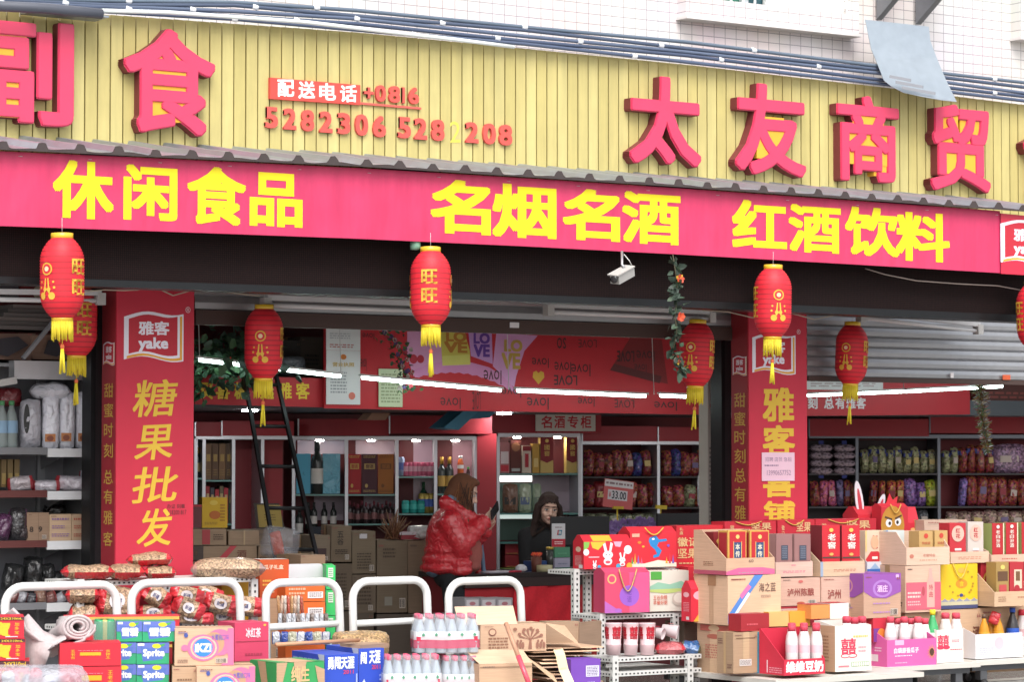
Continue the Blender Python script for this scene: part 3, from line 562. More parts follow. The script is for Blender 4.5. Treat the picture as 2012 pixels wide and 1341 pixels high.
# ------------------------------------------------------------------ lanterns
def make_lantern():
    t = thing('lantern', 'x', 'lantern', (0, 0, 0), 0, 'red paper lanterns hanging along the shop front')
    Rr, Hh = .12, .43; q = MB(); pr = []; n = 56
    for i in range(n + 1):
        s = i / n; z = -Hh * s; e = abs(2 * s - 1); r = .058 + (Rr - .058) * (1 - max(0, (e - .38) / .62) ** 2.3); pr.append((r - (.0036 if i % 2 else 0), z))
    q.lathe(pr, '#d4142a:l', 40); rb = q.k('#a80f22:l'); q.mi = [rb if (i // 40) % 4 == 1 and i < 40 * n else a for i, a in enumerate(q.mi)]; LR = lambda z: Rr
    for k, z0 in enumerate((-.2, -.31)):
        vs, fs, _ = glyph('旺', .03, 2); w_, h_ = .095, .085
        def bend(v):
            x = (v[0] - .5) * w_; ang = x / Rr; z = z0 + v[1] * h_; s = -z / Hh; e = abs(2 * s - 1); r = .058 + (Rr - .058) * (1 - max(0, (e - .38) / .62) ** 2.3) + .002; return (r * math.sin(ang), -r * math.cos(ang), z)
        q.add([bend(v) for v in vs], [f for f, z in fs], '#d8aa38')
    for a0 in (math.pi / 2, -math.pi / 2):                            # gold scroll and coin pattern on the two other sides
        def wr(x, z): ang = a0 + x / Rr; s = -z / Hh; e = abs(2 * s - 1); r = .058 + (Rr - .058) * (1 - max(0, (e - .38) / .62) ** 2.3) + .0025; return (r * math.sin(ang), -r * math.cos(ang), z)
        def disc(cx, cz, r, m_, k=14, o=0): q.add([wr(cx + (r + o * math.cos(6 * math.pi * 2 * i / k)) * math.cos(2 * math.pi * i / k), cz + (r + o * math.cos(6 * math.pi * 2 * i / k)) * math.sin(2 * math.pi * i / k)) for i in range(k)], [tuple(range(k))], m_)
        disc(0, -.17, .034, '#d8aa38', 24); Rr += .0008; disc(0, -.17, .026, '#c8162a', 24); Rr += .0008; disc(0, -.17, .014, '#e2c8a0', 16); Rr -= .0016
        for sx in (-1, 1):
            disc(sx * .03, -.315, .02, '#d8aa38'); disc(sx * .012, -.28, .012, '#d8aa38'); disc(sx * .045, -.27, .007, '#d8aa38'); disc(sx * .04, -.24, .006, '#d8aa38')
            q.add([wr(sx * x, z) for x, z in ((.004, -.22), (.012, -.22), (.02, -.3), (.01, -.3))], [(0, 1, 2, 3)], '#d8aa38')
    q.build('lantern_body', t)
    q = MB(); q.lathe([(.056, -.004), (.06, .0), (.06, .026), (.05, .028), (.05, .0)], '#d8b020:g', 24); q.build('gold_ring', t); q = MB(); q.lathe([(.05, -Hh - .02), (.058, -Hh - .016), (.058, -Hh + .004), (.05, -Hh + .006)], '#d8b020:g', 24); q.build('gold_ring', t)
    q = MB()
    for i in range(46):
        a = i / 46 * 2 * math.pi; r = .054; q.tube([(r * math.cos(a), r * math.sin(a), -Hh - .015), ((r + .002) * math.cos(a + .05), (r + .002) * math.sin(a + .05), -Hh - .11 + .016 * math.sin(i * 2.4) + .01 * math.sin(i * 7.7))], .0038 if i % 3 else .003, ('#e2cf2a', '#d8c024')[i % 2], 5)
    q.build('fringe', t)
    q = MB(); q.tube([(0, 0, -Hh - .02), (0, 0, -Hh - .15)], .0025, '#d8c82c', 5); q.lathe([(.006, -Hh - .17), (.012, -Hh - .16), (.012, -Hh - .15), (.006, -Hh - .14)], '#d86a3a', 10)
    for i in range(12): a = i * 2.4; q.tube([(.006 * math.cos(a), .006 * math.sin(a), -Hh - .165), (.015 * math.cos(a), .015 * math.sin(a), -Hh - .29 + .012 * math.sin(i * 5))], .003, '#e2d02a', 5)
    q.build('tassel', t)
    q = MB(); q.tube([(0, 0, .02), (0, 0, .11)], .0015, '#c8c8c8', 4); q.build('cord', t)
    return t
lan = make_lantern()
LS = [(122, 468, 14.02, 1.0, 48, 'bright red lantern at the left end of the front row'), (846, 495, 14.02, 1.0, -4, 'bright red lantern with gold characters facing the street, middle of the front row'), (1519, 529, 14.02, 1.0, -72, 'bright red lantern in front of the right pillar'), (2030, 560, 14.02, 1.0, -60, 'bright red lantern cut off at the right edge'),
      (153, 560, 15.12, .96, 22, 'dark red lantern half hidden behind the leftmost bright lantern'), (519, 607, 15.0, .97, 80, 'dark red lantern hanging before the ladder'), (1371, 636, 15.0, .97, 70, 'dark red lantern beside the leafy vine and the papered post'), (1675, 640, 15.0, .94, 70, 'dark red lantern in front of the right shutter')]
for i, (u, v, Y, s_, rot, lab) in enumerate(LS):
    o = lan if i == 0 else dup(lan)
    p = P(u, v, Y); o.location = p; o.rotation_euler.z = -math.atan2(p.x, p.y) + R(rot); o.scale = (s_,) * 3; o['label'] = lab; o.rotation_euler.x = R(random.uniform(-2.5, 2.5)); o.rotation_euler.y = R(random.uniform(-2.5, 2.5))
# ------------------------------------------------------------------ security camera
p = P(1225, 540, 14.0); sc_ = thing('security_camera', 'white security camera on a short pole under the banner', 'camera', p)
q = MB(); q.tube([P(1222, 494, 14.04), P(1222, 520, 14.02), P(1226, 526, 14.0)], .009, '#a8a8ac:m', 8); q.build('mount', sc_, props='world')
q = MB(); q.box(-.13, -.035, -.032, .1, .035, .032, '#a4a3a0'); q.box(-.155, -.042, .032, .1, .042, .04, '#b0aeab'); o = q.build('housing', sc_, props='local'); o.scale = (.78, .9, .9); o.rotation_euler = (R(8), R(-20), R(20))
q = MB(); q.lathe([(.024, 0), (.024, .012), (.014, .014)], '#15161a:g', 14); l = q.build('lens', sc_, props='local'); l.location = (-.1, -.045, -.034); l.rotation_euler = (0, R(-100), R(20))
q = MB(); q.tube(poly((1226, 1236, 1243), (500, 512, 525), 14.03), .003, '#d4d2ce', 5); q.build('lead', sc_, props='world')
# ------------------------------------------------------------------ garlands and greenery
def leafy(name, label, cat, path, n, spread, size, mats, flowers=(), fsize=.02, grp=None, stem='#3d3a22', seed=1):
    rnd = random.Random(seed); q = MB(); q.tube(path, .004, stem, 5)
    def pt(t):
        t *= len(path) - 1; i = min(int(t), len(path) - 2); return path[i].lerp(path[i + 1], t - i)
    for i in range(n):
        c = pt(rnd.random()) + Vector((rnd.gauss(0, spread), rnd.gauss(0, spread * .7), rnd.gauss(0, spread * .6))); a = Vector((rnd.uniform(-1, 1), rnd.uniform(-1, .6), rnd.uniform(-1, .4))).normalized(); b = a.orthogonal().normalized(); b = Matrix.Rotation(rnd.uniform(0, 6.3), 3, a) @ b; s = size * rnd.uniform(.6, 1.25); nn = a.cross(b)
        q.add([c, c + a * s * .35 + b * s * .36 + nn * s * .08, c + a * s * .8 + b * s * .22, c + a * s * 1.05, c + a * s * .8 - b * s * .22, c + a * s * .35 - b * s * .36 + nn * s * .08], [(0, 1, 2, 3), (0, 3, 4, 5)], mats[i % len(mats)])
    for i, (t, m_) in enumerate(flowers):
        c = pt(t) + Vector((rnd.gauss(0, spread * .7), -spread * .8, rnd.gauss(0, spread * .3)))
        for k in range(7):
            a = Vector((math.cos(k * .9 + i), -.5 + .3 * (k % 2), math.sin(k * .9 + i))).normalized(); b = a.cross(Vector((0, 1, 0))).normalized(); q.add([c, c + a * fsize * .6 + b * fsize * .45, c + a * fsize, c + a * fsize * .6 - b * fsize * .45], [(0, 1, 2, 3)], m_[k % len(m_)])
    return tag(q.build(name), label, cat, grp)
G3 = ['#2f4a34', '#3b5a3e', '#26402c']
leafy('artificial_vine', 'artificial green vine with orange roses hanging beside the security camera', 'vine', poly((1322, 1328, 1332, 1326, 1330, 1322, 1340, 1335), (500, 540, 580, 620, 650, 690, 720, 735), 14.02), 105, .016, .055, ['#26392c', '#2f4634', '#1e3024', '#3a4f3a'], [(.18, ('#c8482a', '#d0a030')), (.44, ('#c84a24', '#b03018')), (.8, ('#b03020', '#d0b040'))], .034, seed=3)
leafy('flower_garland', 'garland of purple and white flowers hanging before the red fascia', 'garland', poly((745, 770, 790, 780, 800, 785, 800), (652, 668, 690, 712, 735, 752, 765), 16.25), 110, .045, .035, ['#35573a', '#2a4a30', '#4a6a3a'], [(i / 30, (('#4a3468', '#5e4478'), ('#a8a098', '#bab2aa'), ('#a02a3a', '#b03a4a'))[i % 3]) for i in range(30)], .02, seed=5)
leafy('artificial_ivy', 'mass of dark artificial ivy along the loft edge at left', 'ivy', poly((384, 410, 440, 470, 500), (690, 700, 706, 708, 715), 16.35), 420, .15, .075, ['#1f3d28', '#2b4d30', '#183222', '#375c38'], [(.35, ('#d8402a', '#c83020'))], .03, seed=8)
leafy('artificial_ivy', 'sprig of broad ivy leaves over the yellow lettered red board', 'ivy', poly((384, 388, 395, 400), (735, 755, 770, 790), 16.3), 12, .03, .09, ['#2f5a38', '#41704a'], seed=9)
rnd = random.Random(4); q = MB(); path = poly((1925, 1928, 1935, 1940), (758, 800, 850, 890), 15.9)
for i in range(800):
    t = rnd.random(); t_ = t * 3; k = min(int(t_), 2); c = path[k].lerp(path[k + 1], t_ - k); a = Vector((rnd.gauss(0, 1), rnd.gauss(0, 1), rnd.gauss(0, .6))).normalized() * rnd.uniform(.03, .08) * (1.15 - .5 * t); b = a.cross(Vector((rnd.random(), rnd.random(), rnd.random()))).normalized() * .004
    q.add([c - b, c + b, c + a + b * .4, c + a - b * .4], [(0, 1, 2, 3)], ('#c8ccd0:m', '#b09858:m', '#7a9a70:m', '#a06a60:m')[i % 4])
tag(q.build('tinsel'), 'silvery tinsel strand hanging from the right lit tube', 'tinsel')
q = MB(); p = P(816, 484, 14.1); q.lathe([(.001, -.025), (.03, -.02), (.032, 0), (.03, .03)], '#6f9a84', 12, p); tag(q.build('balloon'), 'pale green balloon tip poking out under the banner', 'balloon')
# ------------------------------------------------------------------ red fascia boards along the loft
def board(name, label, u0, u1, vt, vb, Y, m, draw=None, cat='banner', dp=.012, grp=None):
    a = P(u0, vb[0], Y); b = P(u1, vb[1], Y); zt = [P(u0, vt[0], Y).z, P(u1, vt[1], Y).z]; q = MB()
    q.prism([(a.x, a.z), (b.x, b.z), (b.x, zt[1]), (a.x, zt[0])], Y, Y + dp, m, 'y')
    if draw: draw(q, Y)
    return tag(q.build(name), label, cat, grp)
def dl(q, Y):
    for ch, u0 in zip('买喜糖', (391, 424, 460)): pxtext(q, ch, u0, 752, u0 + 27, 785, Y, '#d8b828', .03)
    q.decals([('e', .5, .5, .5, .5, '#d8b828')], P(496, 773, Y), P(504, 773, Y) - P(496, 773, Y), P(496, 765, Y) - P(496, 773, Y))
    for ch, u0 in zip('选雅客', (511, 546, 581)): pxtext(q, ch, u0, 752, u0 + 27, 785, Y, '#d8b828', .03)
board('red_board', 'red fascia board with yellow characters behind the ladder top', 383, 637, (737, 744), (795, 801), 16.6, '#ab1020', dl)
def dlove(q, Y):
    B = '#3c0a12'
    def up(t, u0, v0, u1, v1, m=B, bo=.0):                            # printed the wrong way up
        a = P(u1, v0, Y); b = P(u0, v0, Y); t_ = P(u1, v1, Y); q.text(t, Vector((a.x, Y, a.z)), Vector((b.x - a.x, 0, 0)), Vector((0, 0, t_.z - a.z)), (0, 0, 1, 1), m, bo, .002)
    q.decals([], (0, 0, 0), (1, 0, 0), (0, 0, 1))
    def poly_(pts, m, l): vs = [P(u, v, Y) - Vector((0, l, 0)) for u, v in pts]; q.add(vs, [tuple(range(len(vs) - 1, -1, -1))], m)
    # pictured sweet wrappers
    low = [(812 + i * 6, 722 + (i % 2) * 3 - (i * .3)) for i in range(10)]
    poly_([(800, 652), (870, 652), (905, 725), (858, 722), (812, 740), (800, 700)][::-1], '#c88ab0', .001)
    saw = []
    for i in range(24): t = i / 23; saw.append((815 + 200 * t, 742 - 24 * math.sin(t * 2.2) + 52 * t * t + (2.5 if i % 2 else 0)))
    poly_(saw + [(1000, 745), (960, 722), (900, 706), (840, 716), (812, 728)], '#c67fae', .0012)
    poly_([(865, 652), (912, 652), (923, 690), (924, 716), (869, 719)], '#bfae48', .0016); poly_([(869, 700), (923, 697), (924, 717), (869, 719)], '#c9c062', .002)
    poly_([(920, 652), (966, 656), (968, 716), (925, 700)], '#b684bc', .0016); poly_([(975, 655), (1056, 660), (1030, 690), (1014, 740), (1010, 762), (968, 720)], '#c58ab8', .0018)
    for t, r_, m_ in (('LO', (876, 652, 916, 672), '#a86a1e'), ('VE', (872, 672, 918, 694), '#a86a1e'), ('LO', (930, 655, 962, 676), '#5a2a88'), ('VE', (930, 677, 962, 702), '#5a2a88'), ('LO', (990, 668, 1026, 692), '#b08a3a'), ('VE', (985, 694, 1022, 726), '#b08a3a')): pxtext(q, t, r_[0], r_[1], r_[2], r_[3], Y, m_, .05, .003)
    for c, r_ in (((812, 706), 9), ((826, 706), 8)):
        p = P(*c, Y); q.decals([('e', 0, 0, r_ / 280, r_ / 280, '#a81830')], p - Vector((0, .002, 0)), Vector((1, 0, 0)), Vector((0, 0, 1)))
    p = P(1058, 742, Y); q.decals([('p', [(0, -.05), (.05, 0), (.045, .035), (.02, .045), (0, .03), (-.02, .045), (-.045, .035), (-.05, 0)], '#c8962c')], p, Vector((1, 0, 0)), Vector((0, 0, 1)))
    up('LOVE', 1050, 738 + 0, 1050, 738) if False else None
    poly_([(1198, 728), (1238, 664), (1300, 668), (1312, 755), (1296, 752)], '#7e1016', .0014); poly_([(1198, 728), (1206, 715), (1300, 740), (1296, 754)], '#550a10', .0018)
    up('love', 1045, 704, 1078, 724); up('love', 1089, 712, 1122, 736); up('love', 1122, 716, 1160, 740); up('LOVE', 1088, 738, 1134, 758, B, .02); up('love', 950, 728, 985, 756); up('love', 985, 762, 1024, 782)
    up('love', 865, 782, 905, 805); up('LOVE', 928, 770, 944, 806); up('love', 1035, 782, 1078, 806); up('love', 1135, 782, 1168, 800); up('LOVE', 1207, 786, 1246, 802); up('love', 1285, 790, 1330, 808); up('LOVE', 1136, 668, 1172, 684); up('so', 1094, 664, 1112, 686)
    up('LOVE', 1212, 690, 1246, 712, B, .02); up('love', 1250, 690, 1286, 712); up('love', 1246, 716, 1270, 732); up('love', 712, 655, 735, 668); up('love', 708, 705, 720, 730)
    for u in (1000, 1020): pass
board('printed_banner', 'glossy red banner printed with sweet wrappers and upside-down black words', 637, 1397, (640, 655), (803, 816), 16.55, '#b20e20', dlove)
board('red_board', 'red fascia board with white characters in the right bay', 1580, 1906, (745, 745), (818, 815), 16.6, '#a51022', lambda q, Y: [pxtext(q, ch, u, 782, u + 19, 804, Y, '#c9c2c8', .03) for ch, u in zip('刻总有雅客', (1587, 1619, 1641, 1662, 1682))])
board('white_board', 'white printed strip above the right red board', 1585, 1735, (738, 738), (766, 768), 16.58, '#c8c4c8', lambda q, Y: q.decals([('lines', .05, .2, .9, .8, 3, '#a08c90')], P(1585, 766, Y), P(1735, 766, Y) - P(1585, 766, Y), P(1585, 742, Y) - P(1585, 766, Y)))
board('poster', 'dark poster beside the tinsel at the right edge', 1930, 2060, (758, 758), (798, 800), 16.7, '#4a2420', lambda q, Y: q.decals([('lines', .1, .15, .9, .8, 3, '#7a3a34')], P(1930, 798, Y), P(2060, 800, Y) - P(1930, 798, Y), P(1930, 760, Y) - P(1930, 798, Y)))
for lab, u0, u1, v0, v1, m_, dec in (('white certificate sheet with small red emblem on the red banner', 641, 708, 690, 795, '#cfcdd0', [('e', .5, .88, .09, .05, '#c8742c'), ('t', '营业执照', .18, .7, .82, .78, '#b8922c', .02), ('lines', .12, .2, .6, .62, 7, '#8f8f96'), ('e', .75, .16, .1, .07, '#c86a5a')]),
    ('plain white sheet pinned above the certificate', 641, 708, 646, 688, '#d4d2d4', [('lines', .1, .1, .8, .3, 2, '#b06060'), ('lines', .1, .5, .7, .8, 3, '#a8a8ae')]), ('pale green printed sheet under the flower garland', 744, 791, 726, 800, '#c2c9a8', [('lines', .1, .1, .9, .9, 9, '#8f9878')])):
    Y = 16.535; a = P(u0, v1, Y); b = P(u1, v0, Y); q = MB(); q.box(a.x, Y, a.z, b.x, Y + .003, b.z, m_); q.decals(dec, (a.x, Y, a.z), (b.x - a.x, 0, 0), (0, 0, b.z - a.z)); tag(q.build('paper_sheet'), lab, 'paper sheet')
# stored goods on the loft at the left
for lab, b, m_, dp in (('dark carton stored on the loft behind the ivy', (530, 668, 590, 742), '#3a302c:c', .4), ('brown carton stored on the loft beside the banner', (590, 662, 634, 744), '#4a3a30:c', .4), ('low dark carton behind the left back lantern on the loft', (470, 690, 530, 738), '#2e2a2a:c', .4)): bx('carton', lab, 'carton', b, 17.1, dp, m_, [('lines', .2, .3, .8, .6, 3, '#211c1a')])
bag('plastic_bag', 'grey plastic bag on the loft edge behind the lit tube', 'bag', (545, 700, 600, 738), 16.9, .2, '#7b7f88:w')
# ------------------------------------------------------------------ cabinets with drinks
def cab(name, label, cat, F, parts, loc_u, v=1100):
    t = thing(name, label, cat, (F.A.x, F.A.y, .02), -F.r)
    for nm, q in parts:
        o = q.build(nm, t, (0, 0, .02))
    return t
def wallbox(q, F, u0, v0, u1, v1, y0, y1, m, j=0):
    x0, _ = F.at(u0, v1); x1, _ = F.at(u1, v1); zz0 = F.at((u0 + u1) / 2, v1)[1]; zz1 = F.at((u0 + u1) / 2, v0)[1]; q.box(x0, y0, zz0, x1, y1, zz1, m)
def shelfcab(name, label, cat, F, u0, u1, vt, posts, shelves, backs, header=None, vb=1140, pm='#bfc0c6:m', dp=.32, shm='#5a8a84:g', lights=()):
    parts = []; q = MB(); wallbox(q, F, u0, vt, u1, vb, dp, dp + .02, '#5e1018'); parts.append(('back_panel', q))
    for (a, b, c, d, m_) in backs: q = MB(); wallbox(q, F, a, c, b, d, dp - .01, dp - .002, m_); parts.append(('mirror_panel', q))
    for u in posts: q = MB(); x, _ = F.at(u, 900); z = F.at(u, vt)[1]; q.box(x - .012, 0, .02, x + .012, dp - .012, z, pm); parts.append(('divider', q))
    q = MB(); wallbox(q, F, u0, vt - 5, u1, vt + 2, -.012, dp, pm); parts.append(('top_rail', q))
    for (a, b, v) in shelves: q = MB(); wallbox(q, F, a, v, b, v + 3.2, .006, dp - .012, shm); parts.append(('shelf', q))
    if header:
        for (a, b, v0, v1, bow) in header:
            q = MB(); x0, _ = F.at(a, v1); x1, _ = F.at(b, v1); z0 = F.at((a + b) / 2, v1)[1]; z1 = F.at((a + b) / 2, v0)[1]; n = 12
            pts = [(x0 + (x1 - x0) * i / n, -.02 - bow * math.sin(math.pi * i / n)) for i in range(n + 1)]; q.prism(pts + [(x1, dp - .03), (x0, dp - .03)], z0, z1, '#920f1f', 'z')
            q.box(x0 - .012, -.03, z0, x0 - .002, .02, z1, pm); parts.append(('header_board', q))
    for u in lights:
        q = MB(); x, _ = F.at(u, 900); z = F.at(u, vt)[1]; q.lathe([(.03, z - .008), (.03, z - .016), (.012, z - .018)], '#fff6ec:e45', 12, (x, .08, 0)); parts.append(('cabinet_light', q))
    return cab(name, label, cat, F, parts, u0)
FA = Fr(575, 900, 18.5, 30); FB = Fr(978, 900, 18.5, 22); FC = Fr(1140, 900, 18.5, 12); FR = Fr(1588, 900, 18.0, 26); FLc = Fr(384, 900, 18.4, 16)
MIR = '#bcaab6'
shelfcab('drinks_cabinet', 'red backed drinks cabinet with white dividers and curved red header boards', 'cabinet', FA, 575, 936, 863, (577, 681, 780, 856, 935), [(578, 680, 972), (682, 779, 972), (781, 855, 937), (781, 855, 1010), (857, 934, 971), (578, 680, 1062), (682, 779, 1030)],
    [(584, 678, 866, 893, MIR), (700, 778, 866, 893, MIR), (617, 676, 975, 1025, MIR), (716, 779, 975, 1028, MIR), (815, 853, 866, 1006, '#a08090:g'), (893, 932, 866, 960, '#a87884:g')], [(588, 764, 824, 857, .05), (767, 966, 818, 853, .06)], lights=(628, 730, 818, 896))
q = MB(); wallbox(q, FA, 937, 853, 975, 1140, -.02, .3, '#8e0f1e'); t_ = q
o = cab('red_divider', 'glossy red upright board between the two drinks cabinets', 'divider', FA, [('board_face', t_)], 937)
shelfcab('liquor_cabinet', 'liquor cabinet with lit glass shelves behind the seated person', 'cabinet', FB, 978, 1140, 857, (979, 1139), [(980, 1138, 931), (980, 1138, 1009), (980, 1138, 1066), (980, 1138, 1136)], [(980, 1062, 936, 948, '#f4fffa:e1.1'), (1064, 1137, 936, 1008, MIR), (980, 1064, 950, 1008, '#8aa294:g'), (980, 1062, 1012, 1022, '#dfeee8:e.35'), (980, 1137, 1023, 1064, '#5d6f66:g')], [(966, 1180, 815, 852, 0)], lights=(1020, 1100))
q = MB(); wallbox(q, FB, 1050, 812, 1167, 848, -.05, -.034, '#c4bfb4')
x0, z0 = FB.at(1050, 848); x1, z1 = FB.at(1167, 812); q.decals([('t', ch, .09 + .22 * i, .16, .27 + .22 * i, .84, '#b8202c', .025) for i, ch in enumerate('名酒专柜')], (x0, -.05, z0), (x1 - x0, 0, 0), (0, 0, z1 - z0))
o = q.build('cabinet_sign', None, (0, 0, 0), 0, 'local'); o.location = FB.A.xy.to_3d(); o.rotation_euler.z = -FB.r; tag(o, 'cream sign with four red characters over the liquor cabinet', 'sign')
shelfcab('sweet_shelf', 'dark shelf of bagged sweets behind the counter monitor', 'shelf', FC, 1141, 1396, 872, (1142, 1294, 1394), [(1142, 1394, 937), (1142, 1394, 998), (1142, 1394, 1036)], [], [(1143, 1290, 838, 868, 0), (1292, 1396, 840, 868, 0)], shm='#2c2628')
shelfcab('sweet_shelf', 'long dark shelf of bagged sweets in the right bay', 'shelf', FR, 1589, 2060, 860, (1684, 1845, 2060), [(1590, 2058, 931), (1590, 2058, 996), (1590, 2058, 1040)], [(1590, 1682, 866, 1040, '#2a2024'), (1686, 1843, 866, 1040, '#30161c'), (1847, 2058, 866, 1040, '#7a1420')], [(1590, 1824, 824, 858, 0), (1827, 2060, 816, 852, 0)], pm='#60626a:m', shm='#3a3438')
shelfcab('drinks_cabinet', 'narrow drinks cabinet between the left pillar and the ladder', 'cabinet', FLc, 384, 576, 862, (385, 401, 459, 516), [(386, 400, 940), (402, 458, 944), (386, 458, 1030)], [(403, 457, 868, 942, '#5a4630'), (461, 514, 866, 1100, '#7e121e'), (518, 574, 866, 1100, '#8a1620')], [(384, 434, 830, 858, 0), (436, 576, 828, 857, .02)])
# bottles, cans, boxes on the shelves
def bottle_mesh(kind, m, mc, ml, h):
    q = MB(); k = h / .31
    P_ = {'wine': [(.034, 0), (.037, .006), (.037, .19), (.033, .212), (.018, .235), (.0145, .25), (.0145, .295), (.016, .297), (.016, .31)], 'milk': [(.033, 0), (.037, .01), (.037, .19), (.034, .22), (.025, .25), (.023, .268)],
          'pet': [(.034, 0), (.038, .02), (.034, .07), (.038, .11), (.038, .18), (.03, .22), (.015, .265), (.014, .285)], 'can': [(.026, 0), (.033, .012), (.033, .28), (.026, .3), (.026, .31)]}[kind]
    q.lathe([(r * (k if kind != 'can' else 1) , z * k) for r, z in P_], m, 14); lb = MB(); cp = MB()
    if kind == 'wine': lb.lathe([(.0376 * k, .06 * k), (.0376 * k, .15 * k)], ml, 14, close=False); cp.lathe([(.0165 * k, .25 * k), (.0165 * k, .312 * k)], mc, 10)
    if kind == 'milk': lb.lathe([(.0376 * k, .13 * k), (.0376 * k, .18 * k)], ml, 14, close=False); cp.lathe([(.0235 * k, .268 * k), (.0235 * k, .3 * k), (.019 * k, .307 * k)], mc, 12)
    if kind == 'pet': lb.lathe([(.0386 * k, .1 * k), (.0386 * k, .18 * k)], ml, 14, close=False); cp.lathe([(.017 * k, .28 * k), (.017 * k, .31 * k)], mc, 10)
    if kind == 'can': lb.lathe([(.0335, .1 * k), (.0335, .22 * k)], ml, 14, close=False)
    return q, lb, cp
BP = {}
def bottle(name, label, cat, u, v0, v1, Y, kind, m, mc, ml, oy=0, grp=None, sc=1, rot=0):
    F = fr_of(Y, u, v1, 0); x, z0 = F.at(u, v1, oy); z1 = F.at(u, v0, oy)[1]; h = z1 - z0
    key = (kind, m, mc, ml, name)
    if key in BP: o = dup(BP[key][0]); h0 = BP[key][1]
    else:
        q, lb, cp = bottle_mesh(kind, m, mc, ml, h); o = q.build(name, None, (0, 0, 0), 0, 'local')
        if lb.v: lb.build('label', o, props='local')
        if cp.v: cp.build('cap', o, props='local')
        BP[key] = (o, h); h0 = h
    o.location = F.W(x, oy, z0); s = h / h0; o.scale = (s * sc, s * sc, s); o.rotation_euler.z = rot - F.r; return tag(o, label, cat, grp)
WG = '#0d1410:g'
bottle('wine_bottle', 'large dark wine bottle with white label between two sky blue boxes', 'bottle', 623, 868, 971, FA, 'wine', WG, '#16181a', '#d8d4cc', .06)
SB = '#4fa6c4'
bx('gift_box', 'flat sky blue gift box left of the large wine bottle', 'gift box', (582, 892, 610, 971), FA, .12, SB, [('t', '礼', .45, .45, .6, .55, '#2a6a84', 0)], oy=.05)
bx('gift_box', 'sky blue gift box wrapped in wrinkled film right of the large wine bottle', 'gift box', (634, 892, 668, 971), FA, .14, '#55aac4:w', [('t', '礼', .45, .45, .6, .55, '#2a6a84', 0)], oy=.05)
for lab, u0, u1, m_, mm in (('red liquor gift box on the left cabinet shelf', 684, 709, '#a8141e', '#c8a050'), ('maroon liquor gift box between the red and the brown one', 711, 741, '#4a1a2a', '#c0a060'), ('amber brown liquor gift box on the left cabinet shelf', 743, 773, '#a8641c', '#7a4a18')):
    bx('gift_box', lab, 'gift box', (u0, 893, u1, 971), FA, .1, m_, [('r', .15, .62, .85, .76, mm), ('t', '御酒', .25, .64, .75, .74, m_, .02), ('lines', .1, .9, .9, .97, 2, mm), ('e', .3, .2, .1, .05, mm), ('lines', .1, .04, .9, .1, 2, mm)], oy=.05)
for i, u in enumerate((588, 606, 617, 637, 655)): bottle('wine_bottle', 'dark wine bottle with white label on the lower left cabinet shelf', 'bottle', u, 988 + (8 if i < 1 else 0), 1060 if i < 1 else 1040, FA, 'wine', WG, '#1a1414', '#cfc9c4', .1 + .03 * (i % 2), 'wine bottles with white labels low in the cabinet')
for i in range(4): bx('gift_box', 'brown boxed set standing in the narrow left cabinet', 'gift box', (403 + i * 13.6, 872, 415.5 + i * 13.6, 943), FLc, .1, ('#6a4a2c', '#5a3c24', '#74522f', '#4f3620')[i], [('r', .2, .5, .8, .7, '#a08040'), ('lines', .2, .1, .8, .3, 3, '#8a6a3a')], oy=.06, grp='brown boxed sets in the left cabinet')
for i in range(6): bx('book_box', 'small red or dark box in the row above the yellow gift box', 'box', (404 + i * 9, 956 + 3 * (i % 3), 412 + i * 9, 1029), FLc, .1, ('#8a1620', '#3a3a44', '#a8202c', '#6a5a40', '#b02838', '#2c4a3c')[i], [('r', .2, .6, .8, .8, '#b8a070')], oy=.06, grp='small boxes above the yellow gift box')
for i in range(2): bottle('wine_bottle', 'gold labelled bottle at the edge of the left pillar', 'bottle', 389 + i * 8, 880, 939, FLc, 'wine', WG, '#b88a34', '#c8b070', .1, 'gold labelled bottles beside the left pillar')
bx('bottle_crate', 'dark blue crate under the wine bottles with white labels', 'crate', (606, 1036, 652, 1062), FA, .16, '#161c2c', [], oy=.05)
for i in range(12): bottle('red_wine_bottle', 'small red wine bottle in the dense row beside the white labels', 'bottle', 687 + i * 8, 985 + 3 * (i % 3), 1029, FA, 'wine', '#2a0c12:g', '#7a2a3a', '#8a5a5a', .08 + .06 * (i % 2), 'row of red wine bottles low in the cabinet')
for i in range(7): bottle('drink_can', 'pink drink can on the upper glass shelf', 'can', 797 + i * 8.6 + (i > 3) * 2, 909, 936, FA, 'can', '#c65a7a:g', '#999999', '#d8a0b0', .06, 'pink drink cans', .8)
bottle('drink_can', 'tall silver blue can at the left end of the pink cans', 'can', 788, 899, 936, FA, 'can', '#9aa6c4:m', '#888888', '#5a6cae', .06, None, .85)
for i in range(3): bottle('drink_can', 'teal drink can on the lower glass shelf', 'can', 797 + i * 15, 984, 1009, FA, 'can', '#1f8f88:g', '#888888', '#38a8a0', .06, 'teal drink cans', .9)
for i in range(3): bottle('drink_can', 'gold and blue drink can right of the teal cans', 'can', 829 + i * 9, 970, 1009, FA, 'can', '#a8924a:m', '#888888', ('#3a58a8', '#3a58a8', '#3a58a8')[i], .08, 'gold drink cans', .85)
bottle('beer_bottle', 'green glass bottle behind the gold cans', 'bottle', 832, 948, 1009, FA, 'wine', '#1c4a34:g', '#2a5a3a', '#3a5a4a', .2)
for i, u in enumerate((868, 883)): bottle('wine_bottle', 'dark wine bottle with gold foil and gold label above the standing person', 'bottle', u, 899, 970, FA, 'wine', WG, '#b88a34:m', '#a8843a', .08, 'wine bottles with gold labels')
bottle('juice_bottle', 'white and orange snack drink bottle above the hair of the standing person', 'bottle', 905, 896, 940, FA, 'milk', '#d8622a:g', '#e8e8e8', '#e8e4e0', .08, None, 1.2)
